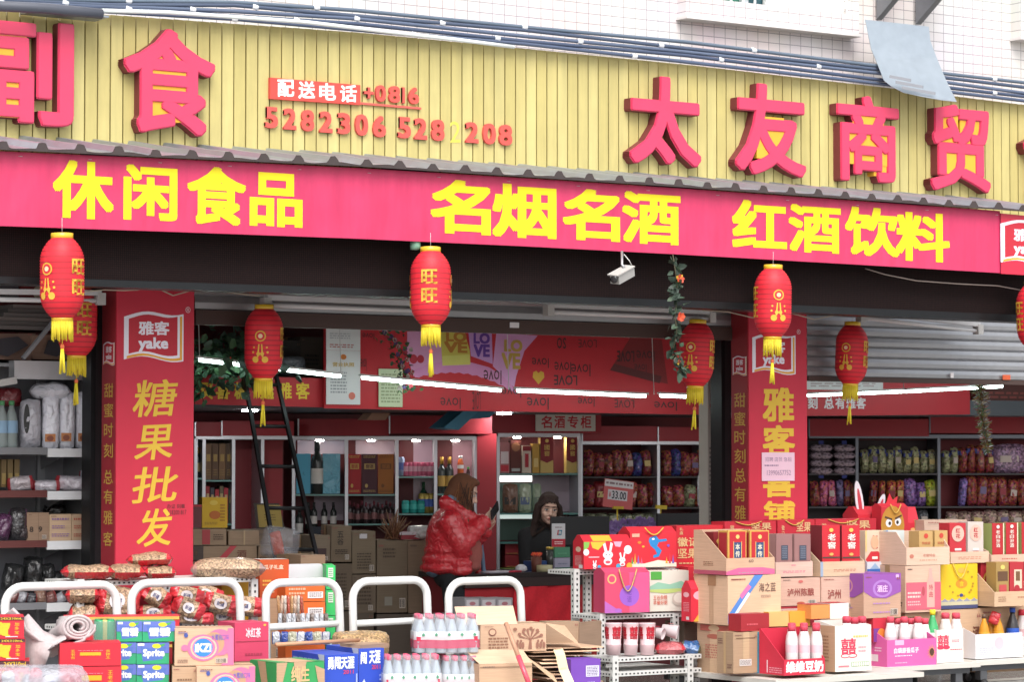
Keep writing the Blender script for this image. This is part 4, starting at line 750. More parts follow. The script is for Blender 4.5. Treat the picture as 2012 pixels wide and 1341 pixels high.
bottle('juice_bottle', 'small bottle with green cap at the right end of the cabinet', 'bottle', 920, 918, 950, FA, 'milk', '#4a2a2a:g', '#3fae48', '#5a3a3a', .1)
def liq(lab, u0, u1, v0, v1): bx('liquor_box', lab, 'liquor box', (u0, v0, u1, v1), FB, .09, '#bfa25c', [('r', 0, .36, 1, 1, '#7c0f1c'), ('p', [(0, .36), (.5, .28), (1, .36)], '#7c0f1c'), ('e', .5, .9, .14, .05, '#d8b860'), ('v', '國窖', .3, .46, .7, .8, '#d8b860', .01)], oy=.05)
liq('tall red and gold liquor box right of the gold bottle box', 1062, 1087, 860, 930); liq('tall red and gold liquor box at the right end of the liquor cabinet', 1113, 1137, 860, 930)
bx('liquor_box', 'slim clear and red liquor box at the left end of the liquor cabinet', 'liquor box', (982, 870, 1001, 930), FB, .08, '#a86a6a', [('r', .1, .3, .9, .7, '#d8c8c8'), ('r', .1, .05, .9, .25, '#b82030')], oy=.05)
bx('liquor_box', 'dark liquor box with red top beside the slim clear box', 'liquor box', (1003, 866, 1024, 930), FB, .08, '#5a2018', [('e', .5, .8, .4, .14, '#8a5a3a'), ('r', .1, .05, .9, .14, '#b0b0ae')], oy=.07)
bx('liquor_box', 'white liquor box picturing a red bottle', 'liquor box', (1026, 876, 1044, 930), FB, .08, '#c9b9a8', [('r', .3, .2, .7, .7, '#a82030'), ('r', .05, .8, .95, .97, '#8a1020')], oy=.05)
bx('liquor_box', 'gold bottle box beside the white liquor box', 'liquor box', (1046, 872, 1060, 930), FB, .08, '#a8843c:m', [('r', .2, .2, .8, .5, '#c8b070')], oy=.05)
q0 = [('lines', .2, .2, .8, .4, 3, '#3a2a20')]
for lab, u0, u1, m_, mm in (('brown standing pouch of tea on the lit glass shelf', 987, 1018, '#7a5440:w', '#2c2420'), ('pale green tea pouch on the lit glass shelf', 1019, 1044, '#a8b498:w', '#5a6a8a'), ('pale tea pouch half hidden by the seated person', 1046, 1064, '#9aa88c:w', '#6a7a6a')):
    bag('tea_pouch', lab, 'pouch', (u0, 951, u1, 1010), 18.5, .07, m_, mm if False else None, extra=lambda q, w, h, d, mm=mm: q.box(-w * .35, -d * .5, -h * .2, w * .35, -d * .46, h * .05, mm))
for i, (lab, v0, v1) in enumerate((('red gift box on the lower cabinet shelf, upper of two', 1068, 1090), ('red gift box under another red one beside the counter', 1091, 1116))): bx('gift_box', lab, 'gift box', (993, v0, 1036, v1), FB, .15, '#8c1620', [('r', .05, .06, .95, .1, '#c8a050')], oy=.05)
bx('gift_box', 'lime green box under the red gift boxes beside the counter', 'gift box', (990, 1117, 1036, 1134), FB, .15, '#8ea83a', [], oy=.05)
# bagged sweets
def row(F, v0, v1, specs, lab, grp, d=.1, oy=.12, band=None):
    for i, (u, w_, m_) in enumerate(specs):
        x, _ = F.at(u, v1, oy); z0 = F.at(u, v1, oy)[1]; z1 = F.at(u, v0, oy)[1]; s_ = F.at(u + w_, v1, oy)[0] - x; h = (z1 - z0) * random.uniform(.82, 1.0)
        q = bagmesh(s_ * 1.06, h, d, m_, None, .28, random.randint(0, 99), None, .5, 10, 12)
        if random.random() < .4: q.box(-s_ * .3, -d * .56, -h * .12, s_ * .28, -d * .5, h * .1, random.choice(('#b8a8a0', '#c8b070', '#8a2030', '#6a5a80')))
        if band: q.box(-s_ * .5, -d * .36, h * .2, s_ * .5, d * .36, h * .36, band)
        o = q.build('sweet_bag', None, F.W(x + s_ / 2, oy, z0 + h / 2), -F.r + random.uniform(-.2, .2), 'local'); o.rotation_euler.y = random.uniform(-.1, .1); o.rotation_euler.x = random.uniform(-.08, .05); tag(o, lab, 'bag', grp)
RK, PK, GK, BK, PU, YK, OK = '#7c1822:k', '#b05078:k', '#8f8a68:k', '#22306a:k', '#6a4a86:k', '#9a9a1c:k', '#a03a24:k'
row(FC, 882, 937, [(1146 + i * 19, 19, m_) for i, m_ in enumerate((RK, RK, RK, RK, RK, BK, RK))], 'bag of red wrapped sweets on the top left of the shelf behind the counter', 'sweets on the upper shelf behind the counter, left bay')
row(FC, 882, 937, [(1300 + i * 18, 18, m_) for i, m_ in enumerate((RK, BK, RK, RK, RK))], 'bag of sweets on the top right of the shelf behind the counter', 'sweets on the upper shelf behind the counter, right bay')
row(FC, 945, 998, [(1146 + i * 21, 20, m_) for i, m_ in enumerate((RK, '#8a1420:w', RK, RK, RK, RK, RK))], 'bag of red sweets behind the price card', 'sweets on the second shelf behind the counter, left bay')
row(FC, 948, 998, [(1300 + i * 22, 21, m_) for i, m_ in enumerate((RK, RK, '#7a7a5a:k', RK))], 'bag of dark sweets on the second shelf beside the papered post', 'sweets on the second shelf behind the counter, right bay')
row(FC, 1006, 1036, [(1146 + i * 24, 23, '#8a8a70:k') for i in range(6)], 'pale green bag on the low shelf behind the counter', 'pale bags low behind the counter')
row(FR, 876, 931, [(1690 + i * 16.6, 16, GK) for i in range(9)], 'pale bag of sweets with blue band on the upper right shelf', 'pale bags with blue bands', band='#1c2a78')
row(FR, 876, 931, [(1850 + i * 16, 15, GK) for i in range(2)], 'pale bag with blue band beside the red bags under the tinsel', 'pale bags next to the red bags', band='#1c2a78')
row(FR, 874, 931, [(1883 + i * 17, 16, RK) for i in range(4)], 'red bag of sweets with blue band behind the tinsel', 'red bags behind the tinsel', band='#1c2a78')
row(FR, 868, 931, [(1952, 60, '#8a6a86:k')], 'large bag of mauve sweets at the right edge of the upper shelf', None)
row(FR, 938, 996, [(1592, 17, RK)], 'dark red bag next to the pink bags', None); row(FR, 944, 996, [(1610 + i * 16, 16, PK) for i in range(2)], 'bright pink bag of sweets right of the right pillar', 'bright pink bags')
row(FR, 942, 996, [(1643, 14, '#5a5078:k'), (1657, 14, RK), (1670, 13, '#7a3a2c:k')], 'dark mixed bag between the pink bags and the steel post', 'dark mixed bags')
row(FR, 942, 996, [(1708, 15, RK), (1726, 12, OK), (1742, 18, OK), (1760, 16, OK)], 'orange red bag of sweets behind the rabbit ears', 'orange red bags')
row(FR, 938, 996, [(1776, 24, PU), (1800, 18, PU)], 'purple bag of sweets on the second right shelf', 'purple bags'); row(FR, 936, 996, [(1818, 25, YK)], 'yellow bag of sweets beside the second steel post', None)
row(FR, 936, 996, [(1884, 15, '#6a5a98:k')], 'lilac bag beside the bare red back panel', None); row(FR, 932, 996, [(1899 + i * 20, 20, RK) for i in range(7)], 'red bag of sweets on the second shelf at the right edge', 'red bags of the second right shelf')
row(FR, 1000, 1040, [(1858 + i * 25, 25, '#96766e:k') for i in range(7)], 'pale pink bag low on the right shelf', 'pale pink bags low on the right shelf'); row(FR, 1000, 1040, [(1690 + i * 22, 22, '#4a4a50:k') for i in range(6)], 'grey bag low behind the rabbit box', 'grey bags low on the right shelf')
for i in range(4):
    for k in range(2): bag('sweet_bag', 'flat clear bag with blue band lying in the pile right of the pillar', 'bag', (1590 + k * 46, 873 + i * 15, 1637 + k * 45, 889 + i * 15), 18.0 - .09 * k, .2, '#8a7a84:k', None, grp='flat bags with blue bands', flat=True, extra=lambda q, w, h, d: q.box(-.02, -h * .3, -d * .5, .02, h * .3, d * .5, '#1c2a78'))
# price card on its clip
t = thing('price_card', 'pink price card reading 33.00 on a yellow clip stand', 'price card', P(1213, 1040, 17.3)); q = MB(); a = P(1184, 996, 17.3); b = P(1242, 1003, 17.3); h = .21
q.add([a, b, b + Vector((.02, 0, h)), a + Vector((.02, 0, h))], [(0, 1, 2, 3)], '#c85a5a'); ex = b - a; ez = Vector((.02, 0, h)); q.decals([('r', .02, .74, .98, .98, '#d8cfd0'), ('lines', .06, .8, .94, .94, 1, '#8a6a70'), ('r', .14, .28, .8, .64, '#d4ccd0'), ('t', '33.00', .28, .32, .76, .6, '#1c1c28', .02), ('t', '¥', .17, .36, .25, .56, '#b03040', .01)], a, ex, ez); q.build('card', t, props='world')
q = MB(); q.tube([P(1213, 1040, 17.31), P(1213, 1000, 17.31)], .006, '#c8a81c', 6); q.bar(P(1204, 998, 17.3), P(1224, 999, 17.3), .02, .02, '#c8a81c'); q.build('clip_stand', t, props='world')
t = thing('clip_stand', 'empty yellow clip stand beside the papered post', 'clip stand', P(1298, 1018, 17.3)); q = MB(); q.tube([P(1298, 1018, 17.3), P(1298, 998, 17.3)], .006, '#c8a81c', 6); q.bar(P(1289, 997, 17.3), P(1309, 998, 17.3), .02, .03, '#c8a81c'); q.build('clip', t, props='world')
bag('plastic_bag', 'white plastic bag hanging beside the papered post', 'bag', (1370, 933, 1391, 1000), 16.2, .06, '#c8c8d0:w')
leafy('artificial_flowers', 'bunch of lilac artificial flowers behind the monitor', 'flowers', poly((1200, 1235, 1278), (1040, 1028, 1036), 17.1), 60, .04, .04, ['#5a6a58', '#7a7a8a', '#6a5a80'], [(i / 30, ('#8a6aa8', '#a48abc')) for i in range(30)], .045, seed=12)
# ------------------------------------------------------------------ left bay: metal shelving with goods
YS = 15.62; lx0, lx1 = P(-70, 900, YS).x, P(189, 900, YS).x; sh = thing('metal_shelving', 'grey metal shelving filled with bags and cartons left of the left pillar', 'shelving', ((lx0 + lx1) / 2, 15.8, .02))
q = MB(); q.box(lx0, 16.02, .02, lx1, 16.04, 2.3, '#83848a'); q.build('back_panel', sh, props='world')
q = MB(); q.box(lx1 - .03, YS - .02, .02, lx1, YS + .4, 2.5, '#a7a9ad:m'); q.build('upright', sh, props='world'); xm = P(80, 900, 16.0).x
q = MB(); q.box(xm - .025, 15.99, .02, xm + .025, 16.02, 2.3, '#93959a'); q.build('upright', sh, props='world'); q = MB(); q.box(lx0, YS - .02, .02, lx0 + .03, YS + .4, 2.5, '#a7a9ad:m'); q.build('upright', sh, props='world')
xs = P(92, 900, YS).x
for v, ml in ((884, '#6f7073'), (968, '#5a2420'), (1066, '#5a2420'), (1188, '#77787c')):
    z = P(100, v, YS).z; q = MB(); q.box(lx0 + .03, YS, z - .03, xs, YS + .37, z, '#8f9094'); q.box(lx0 + .03, YS - .008, z - .03, xs, YS, z + .012, ml)
    q.box(xs + .003, YS + .01, z - .034, lx1 - .032, YS + .37, z, '#9a9b9e'); q.box(xs + .003, YS - .01, z - .045, lx1 - .032, YS + .01, z + .006, '#d4d6d8')
    q.prism([(YS + .05, z - .035), (YS + .37, z - .035), (YS + .37, z - .12)], xm - .006, xm + .006, '#a3a5a9:m'); q.build('shelf_board', sh, props='world')
q = MB(); a = P(24, 745, YS); b = P(175, 745, YS); q.box(a.x, YS - .03, a.z, b.x, YS + .05, P(24, 709, YS).z, '#c6c7cb:m'); q.bar(P(45, 705, YS), P(105, 632, YS), .03, .02, '#8b8d92'); q.build('beam', sh, props='world')
q = MB(); zt = P(100, 712, YS).z; q.box(lx0, YS + .05, zt - .03, lx1 - .03, YS + .4, zt - .01, '#7c7d80'); q.build('top_board', sh, props='world')
for i in range(6): bx('cardboard_sheet', 'flattened grey cardboard sheet in the pile on top of the left shelving', 'cardboard', (-20 + i * 9, 640 - i * 8, 112 + i * 5, 648 - i * 8), 15.66 + .01 * i, .34, ('#56504e:c', '#4a4542:c', '#605652:c')[i % 3], grp='flattened sheets on the left shelving')
for lab, b, m_ in (('crushed brown carton on top of the left shelving, left one', (-40, 650, 62, 707), '#6a4c3c:c'), ('crushed brown carton on top of the left shelving, right one', (64, 654, 150, 707), '#7c5c48:c')): bx('carton', lab, 'carton', b, 15.68, .3, m_, [('p', [(.2, .2), (.5, .1), (.9, .5), (.7, .8), (.3, .7)], '#26242c')], j=.03)
bx('carton', 'red carton high above the left bay with round pale print', 'carton', (40, 545, 100, 588), 15.9, .3, '#6a1a1e', [('e', .6, .3, .2, .3, '#a89a88')])
bx('carton', 'dark carton high above the left bay beside the red one', 'carton', (-40, 545, 36, 590), 15.9, .3, '#4c4a50')
q = MB(); A = P(-30, 758, 15.55); B = P(30, 748, 15.55); q.bar(A, B, .05, .04, '#a9a8a6'); tag(q.build('light_batten'), 'old light batten end under the shelving beam at left', 'batten')
# level one: white bags of dried noodles, bottles
for i, (u0, u1, v0) in enumerate(((82, 116, 775), (114, 147, 768), (147, 181, 770))): bag('noodle_bag', 'tall white foil bag with orange print standing on the upper left shelf', 'bag', (u0, v0, u1, 884), 15.7, .09, '#dcdde6:w', None, grp='white foil bags', lump=.3, extra=lambda q, w, h, d: q.decals([('r', -.3 * w, -.36 * h, .3 * w, -.22 * h, '#b0703a'), ('e', 0, -.3 * h, .2 * w, .05 * h, '#7a3a20')], (0, -d * .5, 0), (1, 0, 0), (0, 0, 1)))
bag('noodle_bag', 'black and white foil bag beside the white foil bags', 'bag', (38, 785, 80, 882), 15.72, .1, '#a9a8b0:w', extra=lambda q, w, h, d: q.decals([('e', -.15 * w, .1 * h, .14 * w, .3 * h, '#1c1c1c')], (0, -d * .5, 0), (1, 0, 0), (0, 0, 1)))
bag('noodle_bag', 'white foil bag lying across the tops of the standing ones', 'bag', (57, 752, 138, 786), 15.75, .2, '#d2d4de:w', flat=True)
for i, u in enumerate((3, 22)): bottle('oil_bottle', 'clear plastic bottle with blue label at the left edge of the upper shelf', 'bottle', u, 788, 882, 15.7, 'pet', '#9aa6a4:x.6', '#4a8a5a', '#7a9ab4', 0, 'clear bottles on the upper left shelf', 1.1)
bag('snack_bag', 'red snack bag behind the clear bottles', 'bag', (-10, 762, 42, 800), 15.9, .1, '#7a1822:w')
# level two
for i in range(3): bx('gold_box', 'long gold box leaning on the second left shelf', 'box', (2 + i * 13, 903, 12 + i * 13, 958), 15.75, .2, '#6a5630', [('r', .1, .1, .9, .5, '#8f7a44')], grp='long gold boxes leaning in the shelf')
for i, (u0, v0, u1, v1, m_, m2) in enumerate(((14, 936, 66, 966, '#b4aaae:w', '#a82430'), (62, 944, 118, 968, '#c9c4cc:w', '#b8303a'), (108, 935, 172, 967, '#c3bcc4:w', '#b02834'))): bag('snack_bag', ('clear bag with a red seal at the left of the second shelf', 'white and red bag in the middle of the second left shelf', 'large white and red bag at the right of the second left shelf')[i], 'bag', (u0, v0, u1, v1), 15.72, .2, m_, m2, tilt=-6 + 5 * i, band=.2)
bag('snack_bag', 'upright grey bag with red edge against the shelving upright', 'bag', (155, 925, 176, 966), 15.75, .08, '#9a9aa4:w', '#9a2430')
# level three
bx('carton', 'open brown carton with black writing on the third left shelf', 'carton', (53, 1008, 96, 1063), 15.66, .28, '#86684c:c', [('t', '8', .1, .3, .28, .5, '#3a2a20', .02), ('t', '9', .5, .3, .68, .5, '#3a2a20', .02), ('r', .5, 0, .515, 1, '#6a5038:c')])
for i, (lab, u0, u1, mm) in enumerate((('pale carton with violet print on the third left shelf', 97, 140, '#8a6a90'), ('pale carton with red print against the shelving upright', 141, 176, '#b05a48'))): bx('carton', lab, 'carton', (u0, 1011, u1, 1064), 15.66, .28, '#b0906c:c', [('lines', .1, .75, .9, .9, 1, mm), ('lines', .1, .45, .7, .6, 2, mm), ('lines', .1, .15, .9, .3, 2, mm)])
for i, (u0, v0, u1, v1, m_) in enumerate(((-10, 1010, 22, 1062, '#4a1c44:w'), (16, 998, 52, 1063, '#1c181c:w'), (30, 1030, 56, 1064, '#2c2024:w'))): bag('snack_bag', ('purple foil bag at the left edge of the third shelf', 'tall black foil bag beside the open carton', 'short black foil bag touching the open carton')[i], 'bag', (u0, v0, u1, v1), 15.7, .12, m_, '#5a2a52', tilt=12 - 9 * i, band=.12)
bag('black_bag', 'flat black bag behind the pale cartons', 'bag', (85, 992, 130, 1020), 15.9, .1, '#141214:w')
# level four
for i, (u0, v0, u1, v1) in enumerate(((4, 1108, 46, 1166), (44, 1094, 84, 1166), (80, 1108, 110, 1168), (100, 1122, 140, 1180))): bag('black_bag', ('black plastic bag at the left of the lowest left shelf', 'tallest black plastic bag on the lowest left shelf', 'black plastic bag right of the tallest one', 'black plastic bag behind the red ended nut bags')[i], 'bag', (u0, v0, u1, v1), 15.75, .16, '#101214:w', tilt=10 - 8 * i, lump=.5)
for i in range(7): bag('snack_bag', 'small mixed snack bag lying along the front of the lowest left shelf', 'bag', (10 + i * 19, 1160 + 3 * (i % 3), 36 + i * 19, 1188), 15.66, .08, ('#6a3a34:w', '#8a8a90:w', '#3a3a40:w', '#7a5a4a:w')[i % 4], ('#8a2a2a', '#5a2a2a')[i % 2], tilt=25 - 11 * i, grp='small snack bags on the lowest left shelf')
# ------------------------------------------------------------------ ladder, boxes and odds and ends in the middle bay
lad = thing('ladder', 'black steel ladder leaning up to the loft behind the left back lantern', 'ladder', P(560, 1150, 16.4)); q = MB(); lp = lambda u, v, t: P(u, v, 16.3 + .28 * (1 - t))
LA, LBt = P(478, 728, 16.55), P(545, 1120, 16.0); RA, RBt = P(540, 728, 16.55), P(628, 1120, 16.0)
for a, b in ((LA, LBt), (RA, RBt)): q = MB(); q.bar(a, b + (b - a) * .38, .024, .022, '#1b1a1e:m'); q.build('side_rail', lad, props='world')
for v, u0, u1 in ((756, 484, 548), (838, 500, 564), (917, 515, 580), (999, 529, 597), (1080, 544, 612)): t_ = (v - 728) / 392; Y = 16.55 - .55 * t_; q = MB(); q.tube([P(u0 - 4, v, Y), P(u1 + 4, v + 1, Y)], .0125, '#1b1a1e:m', 8); q.build('rung', lad, props='world')
CT = [('t', '酒', .4, .35, .6, .65, '#6a4a34', .01), ('lines', .1, .1, .5, .25, 2, '#6a4a34')]
def carton(lab, b, Y, dp, m='#8e7355:c', f=None, r=0, **k): return bx('carton', lab, 'carton', b, Y, dp, m, CT if f is None else f, r=r, j=.004, **k)
FI = Fr(384, 1100, 16.3, 20)
carton('carton with a red panel on the stack right of the left pillar', (380, 1040, 445, 1072), FI, .3, f=[('r', .26, .05, .5, .95, '#a83a3e'), ('lines', .6, .3, .9, .7, 3, '#5a4636')])
carton('taped carton on the stack beside the one with the red panel', (449, 1043, 510, 1072), FI, .3, f=[('r', .48, 0, .53, 1, '#b39a78')])
carton('wide carton below the red panelled one with a red stripe across', (400, 1073, 505, 1102), FI, .32, f=[('p', [(.28, .15), (.5, .98), (.62, .98), (.42, .15)], '#b83a44'), ('t', '酒', .62, .2, .8, .7, '#7a4a3c', .01)])
carton('small carton right of the wide striped carton', (507, 1073, 540, 1102), FI, .3); carton('dark carton at the foot of the left pillar', (370, 1073, 399, 1102), FI, .3, '#4a3c34:c')
carton('long hidden carton carrying the stack right of the left pillar', (372, 1103, 545, 1160), FI, .4, '#7d6449:c', oy=.0); carton('lowest carton right of the left pillar', (372, 1161, 545, 1290), FI, .4, '#75604a:c', oy=.0)
bx('gift_box', 'yellow gift box with round orange print on the cartons', 'gift box', (397, 978, 447, 1038), FI, .14, '#cda514', [('e', .5, .42, .22, .14, '#b8641c'), ('e', .45, .82, .16, .08, '#d8bc4a'), ('lines', .7, .2, .9, .8, 6, '#a06a14'), ('lines', .1, .1, .6, .2, 2, '#a0781c')], oy=.06)
bx('gift_box', 'maroon box at the pillar edge beside the yellow gift box', 'gift box', (378, 992, 396, 1038), FI, .14, '#6a3034', [('r', 0, .9, 1, .98, '#b02030')], oy=.06)
q = MB(); a, b = P(505, 1040, 16.75), P(560, 1040, 16.75); q.add([a, b, P(548, 990, 16.85), P(498, 990, 16.85)], [(0, 1, 2, 3)], '#3a2a26'); q.decals([('r', .08, .06, .92, .94, '#9a7f3a'), ('lines', .3, .3, .7, .6, 3, '#6a5420')], a, b - a, P(500, 990, 16.85) - a); tag(q.build('plaque'), 'gilt award plaque in a dark frame leaning behind the ladder', 'plaque')
carton('carton holding the gilt plaque behind the ladder', (498, 1041, 575, 1160), 16.7, .3, '#6a5440:c', [])
bag('plastic_bag', 'clear plastic bag with an orange pack inside, by the foot of the ladder', 'bag', (513, 1036, 588, 1100), 15.95, .14, '#a9a9b0:y.3', tilt=10, lump=.6); bag('snack_pack', 'orange pack inside the clear plastic bag by the ladder', 'pack', (533, 1045, 556, 1092), 15.95, .05, '#c8481c:w', tilt=-12)
# tall cartons in front of the cabinet
FM = Fr(650, 1100, 17.55, 16)
for lab, b, m_, f in (('tall dark carton with black writing under the wine bottles', (650, 1033, 690, 1105), '#6e5a42:c', [('v', '五谷', .3, .45, .62, .85, '#2c2218', .01), ('lines', .2, .2, .8, .35, 3, '#3a2c20')]), ('carton with a white sticker in the middle of the dark stack', (692, 1044, 738, 1128), '#6e5c44:c', [('r', .3, .82, .62, .93, '#c4c0c4'), ('lines', .2, .1, .8, .5, 6, '#4a3a2a')]), ('carton at the right of the dark stack behind the standing person', (740, 1062, 800, 1205), '#6a5740:c', [('lines', .2, .75, .6, .9, 3, '#4a3a2a'), ('r', .25, .1, .5, .22, '#8a8478')]), ('broad carton leaning against the standing person', (802, 1062, 862, 1205), '#785f46:c', [('lines', .1, .4, .5, .5, 2, '#4a3428')]),
    ('lower dark carton below the black writing', (640, 1107, 690, 1200), '#63503c:c', [('lines', .3, .2, .8, .8, 8, '#4a3828')]), ('lower dark carton below the white sticker', (692, 1130, 738, 1205), '#665440:c', [('lines', .2, .2, .8, .8, 6, '#4a3828')]), ('dark base carton at the left of the stack', (640, 1202, 735, 1300), '#544536:c', []), ('dark base carton under the broad carton', (740, 1207, 862, 1310), '#54463a:c', [])): bx('carton', lab, 'carton', b, FM, .3, m_, f, j=.006)
carton('carton end showing under the ladder foot', (612, 1052, 648, 1105), 16.9, .3, '#6a5844:c', [('r', .2, .1, .8, .5, '#3a2020')])
q = MB(); rnd = random.Random(2); c0 = P(772, 1060, 17.45)
for i in range(70): a = rnd.uniform(-1.3, 1.3); l = rnd.uniform(.06, .17); q.tube([c0 + Vector((rnd.gauss(0, .02), rnd.gauss(0, .02), 0)), c0 + Vector((math.sin(a) * l * .7, rnd.gauss(0, .05), .05 + math.cos(a) * l))], [.007, .002], ('#6a4028', '#7c5434', '#54331f')[i % 3], 4)
tag(q.build('dried_roots'), 'bundle of brown dried roots on the dark carton stack', 'dried roots')
bx('gift_box', 'red and white book-like box on the carton stack behind the jacket', 'box', (785, 1046, 840, 1061), FM, .2, '#8a2a34', [('r', 0, .6, 1, 1, '#c4bcc4')]); bag('plastic_bag', 'white plastic bag pressed behind the red jacket', 'bag', (800, 1033, 850, 1062), 17.4, .12, '#b8b4b4:w', lump=.5)
# blue folded sheet and paper wedged above the cabinet
q = MB(); q.prism([(P(842, 842, 17.5).x, P(842, 842, 17.5).z), (P(872, 846, 17.5).x, P(872, 846, 17.5).z), (P(915, 812, 17.5).x, P(915, 806, 17.5).z), (P(885, 808, 17.5).x, P(885, 806, 17.5).z)], 17.3, 17.5, '#4a8fae', 'y'); q.prism([(P(880, 820, 17.5).x, P(880, 826, 17.5).z), (P(940, 826, 17.5).x, P(940, 822, 17.5).z), (P(955, 808, 17.5).x, P(955, 806, 17.5).z), (P(905, 808, 17.5).x, P(905, 806, 17.5).z)], 17.35, 17.45, '#3f7f9e', 'y'); tag(q.build('plastic_sheet'), 'folded blue plastic sheet wedged above the drinks cabinet', 'plastic sheet')
q = MB(); a = P(705, 826, 17.4); q.prism([(a.x, a.z), (a.x + .16, a.z), (a.x + .2, a.z + .05), (a.x + .05, a.z + .05)], 17.3, 17.42, '#8a6248:c', 'y'); tag(q.build('cardboard_piece'), 'scrap of cardboard wedged above the drinks cabinet', 'cardboard')
# ------------------------------------------------------------------ counter, monitor and things on it
CTY = 16.75; cx0, cx1 = P(912, 1130, CTY).x, P(1180, 1130, CTY).x; zc = P(1020, 1126, CTY).z
ct = thing('counter', 'dark topped red counter in front of the seated person', 'counter', ((cx0 + cx1) / 2, CTY + .25, .02)); q = MB(); q.box(cx0, CTY - .02, zc - .035, cx1, CTY + .6, zc, '#221a1a:g'); q.box(cx0, CTY - .015, zc - .1, cx1, CTY + .02, zc - .0352, '#2e1a18'); q.build('counter_top', ct, props='world')
q = MB(); q.box(cx0 + .02, CTY + .02, .02, cx1 - .02, CTY + .04, zc - .1, '#b01824'); q.box(cx0 + .02, CTY + .04, .02, cx0 + .04, CTY + .58, zc - .036, '#7c1420'); q.box(cx1 - .04, CTY + .04, .02, cx1 - .02, CTY + .58, zc - .036, '#7c1420'); q.build('front_panel', ct, props='world')
xa, xb = P(1010, 1200, CTY).x, P(1125, 1200, CTY).x; n = 20; q = MB(); A = [Vector((xa + (xb - xa) * i / n, CTY - .012 + .006 * math.sin(i * 1.7), zc - .1)) for i in range(n + 1)]; B = [Vector((xa + (xb - xa) * i / n, CTY - .03 + .028 * math.sin(i * 1.1 + .5), .1)) for i in range(n + 1)]
vs = []; 
for k in range(9): vs += [a.lerp(b, k / 8) + Vector((0, .02 * math.sin(k * 1.3 + i * .6), 0)) for i, (a, b) in enumerate(zip(A, B))]
q.add(vs, [(k * (n + 1) + i, (k + 1) * (n + 1) + i, (k + 1) * (n + 1) + i + 1, k * (n + 1) + i + 1) for k in range(8) for i in range(n)], '#d0182a:f', True); tag(q.build('red_cloth'), 'red cloth hanging down the front of the counter', 'cloth')
for i, (u0, u1) in enumerate(((913, 943), (944, 975), (976, 1007))): bx('box', ('grey white printed box at the counter foot, left of three', 'grey white printed box at the counter foot, middle of three', 'grey white printed box at the counter foot, right of three')[i], 'box', (u0, 1176, u1, 1300), 16.4, .2, '#9a979c', [('r', .1, .86, .9, .97, '#c9c4c8'), ('e', .5, .91, .2, .03, '#b0707a'), ('lines', .1, .6, .9, .8, 5, '#a08088')])
mon = thing('monitor', 'black monitor with a red and white payment sticker on its back', 'monitor', P(1135, 1120, 16.95), R(-20)); q = MB(); q.box(-.2, 0, .18, .24, .03, .385, '#17171b'); q.box(-.19, .03, .19, .23, .034, .375, '#26262c:g'); o = q.build('screen_case', mon, props='local'); q = MB(); q.box(-.03, .03, .02, .03, .05, .3, '#1c1c20'); q.lathe([(.11, 0), (.11, .012), (.05, .02)], '#1c1c20', 18); q.build('stand', mon, props='local')
q = MB(); q.box(-.195, -.004, .165, -.095, -.001, .335, '#d8d4d8'); q.decals([('r', 0, 0, 1, .34, '#c01f34'), ('lines', .2, .1, .85, .26, 2, '#e8d0d4'), ('p', [(.38, .5), (.72, .5), (.78, .72), (.44, .72)], '#2a7a94'), ('p', [(.38, .5), (.48, .5), (.54, .72), (.44, .72)], '#b82a3a'), ('t', '银联', .5, .54, .7, .68, '#e8e8e8', .02), ('lines', .25, .8, .75, .88, 1, '#8a6a74')], (-.195, -.004, .165), (.1, 0, 0), (0, 0, .17)); q.build('sticker', mon, props='local')
m2 = thing('monitor', 'low black screen lying behind the red gift boxes', 'monitor', P(1345, 1060, 16.8), R(-10)); q = MB(); q.box(-.22, 0, 0, .24, .03, .19, '#131318'); q.build('screen_case', m2, props='local'); q = MB(); q.box(-.05, .03, -.3, .05, .08, .15, '#1c1c20'); q.build('stand', m2, props='local')
q = MB(); q.box(P(1285, 1060, 16.8).x - .05, 16.78, .02, P(1400, 1060, 16.8).x + .2, 17.1, P(1345, 1132, 16.8).z, '#6a1c22'); tag(q.build('side_counter'), 'low red side counter behind the gift boxes', 'counter')
def small(name, lab, cat, u, v, Y, fn): p = P(u, v, Y); q = MB(); fn(q); o = q.build(name, None, Vector((p.x, p.y, zc + .001)), 0, 'local'); return tag(o, lab, cat)
def penpot(q):
    q.lathe([(.035, 0), (.04, .1), (.036, .1), (.034, .01)], '#6a3626', 14)
    for i in range(9): a = i * .7; q.tube([(0, 0, .05), (.03 * math.cos(a), .03 * math.sin(a), .12)], .004, '#8a3a2a', 5); q.add([(.03 * math.cos(a) + dx, .03 * math.sin(a), .12 + dz) for dx, dz in ((-.014, -.006), (.004, -.012), (.016, .008), (-.002, .016))], [(0, 1, 2, 3)], ('#d8402a', '#e0602a')[i % 2])
small('flower_pot', 'little brown pot of orange red flowers on the counter', 'flower pot', 1054, 1120, 16.88, penpot)
small('tape_roll', 'roll of cream packing tape on the counter edge', 'tape roll', 1070, 1124, 16.8, lambda q: q.lathe([(.035, 0), (.058, 0), (.058, .045), (.035, .045), (.035, 0)], '#b8ae86:g', 22, close=False))
small('tin_can', 'dark tea tin with gold lid on the counter', 'tin', 1082, 1118, 16.95, lambda q: (q.lathe([(.034, 0), (.034, .15)], '#3a3c38:g', 16), q.lathe([(.035, .15), (.035, .165), (.03, .168)], '#c0a040:m', 16)))
small('tissue', 'crumpled white tissue on the counter', 'tissue', 1024, 1122, 16.85, lambda q: q.lathe([(.02, 0), (.045, .012), (.04, .035), (.02, .05), (.004, .052)], '#c9c6ca:f', 9))
small('red_pen', 'red pen lying on the counter edge', 'pen', 1012, 1126, 16.78, lambda q: q.tube([(-.05, 0, .006), (.06, .01, .006)], .006, '#c8203c', 6))
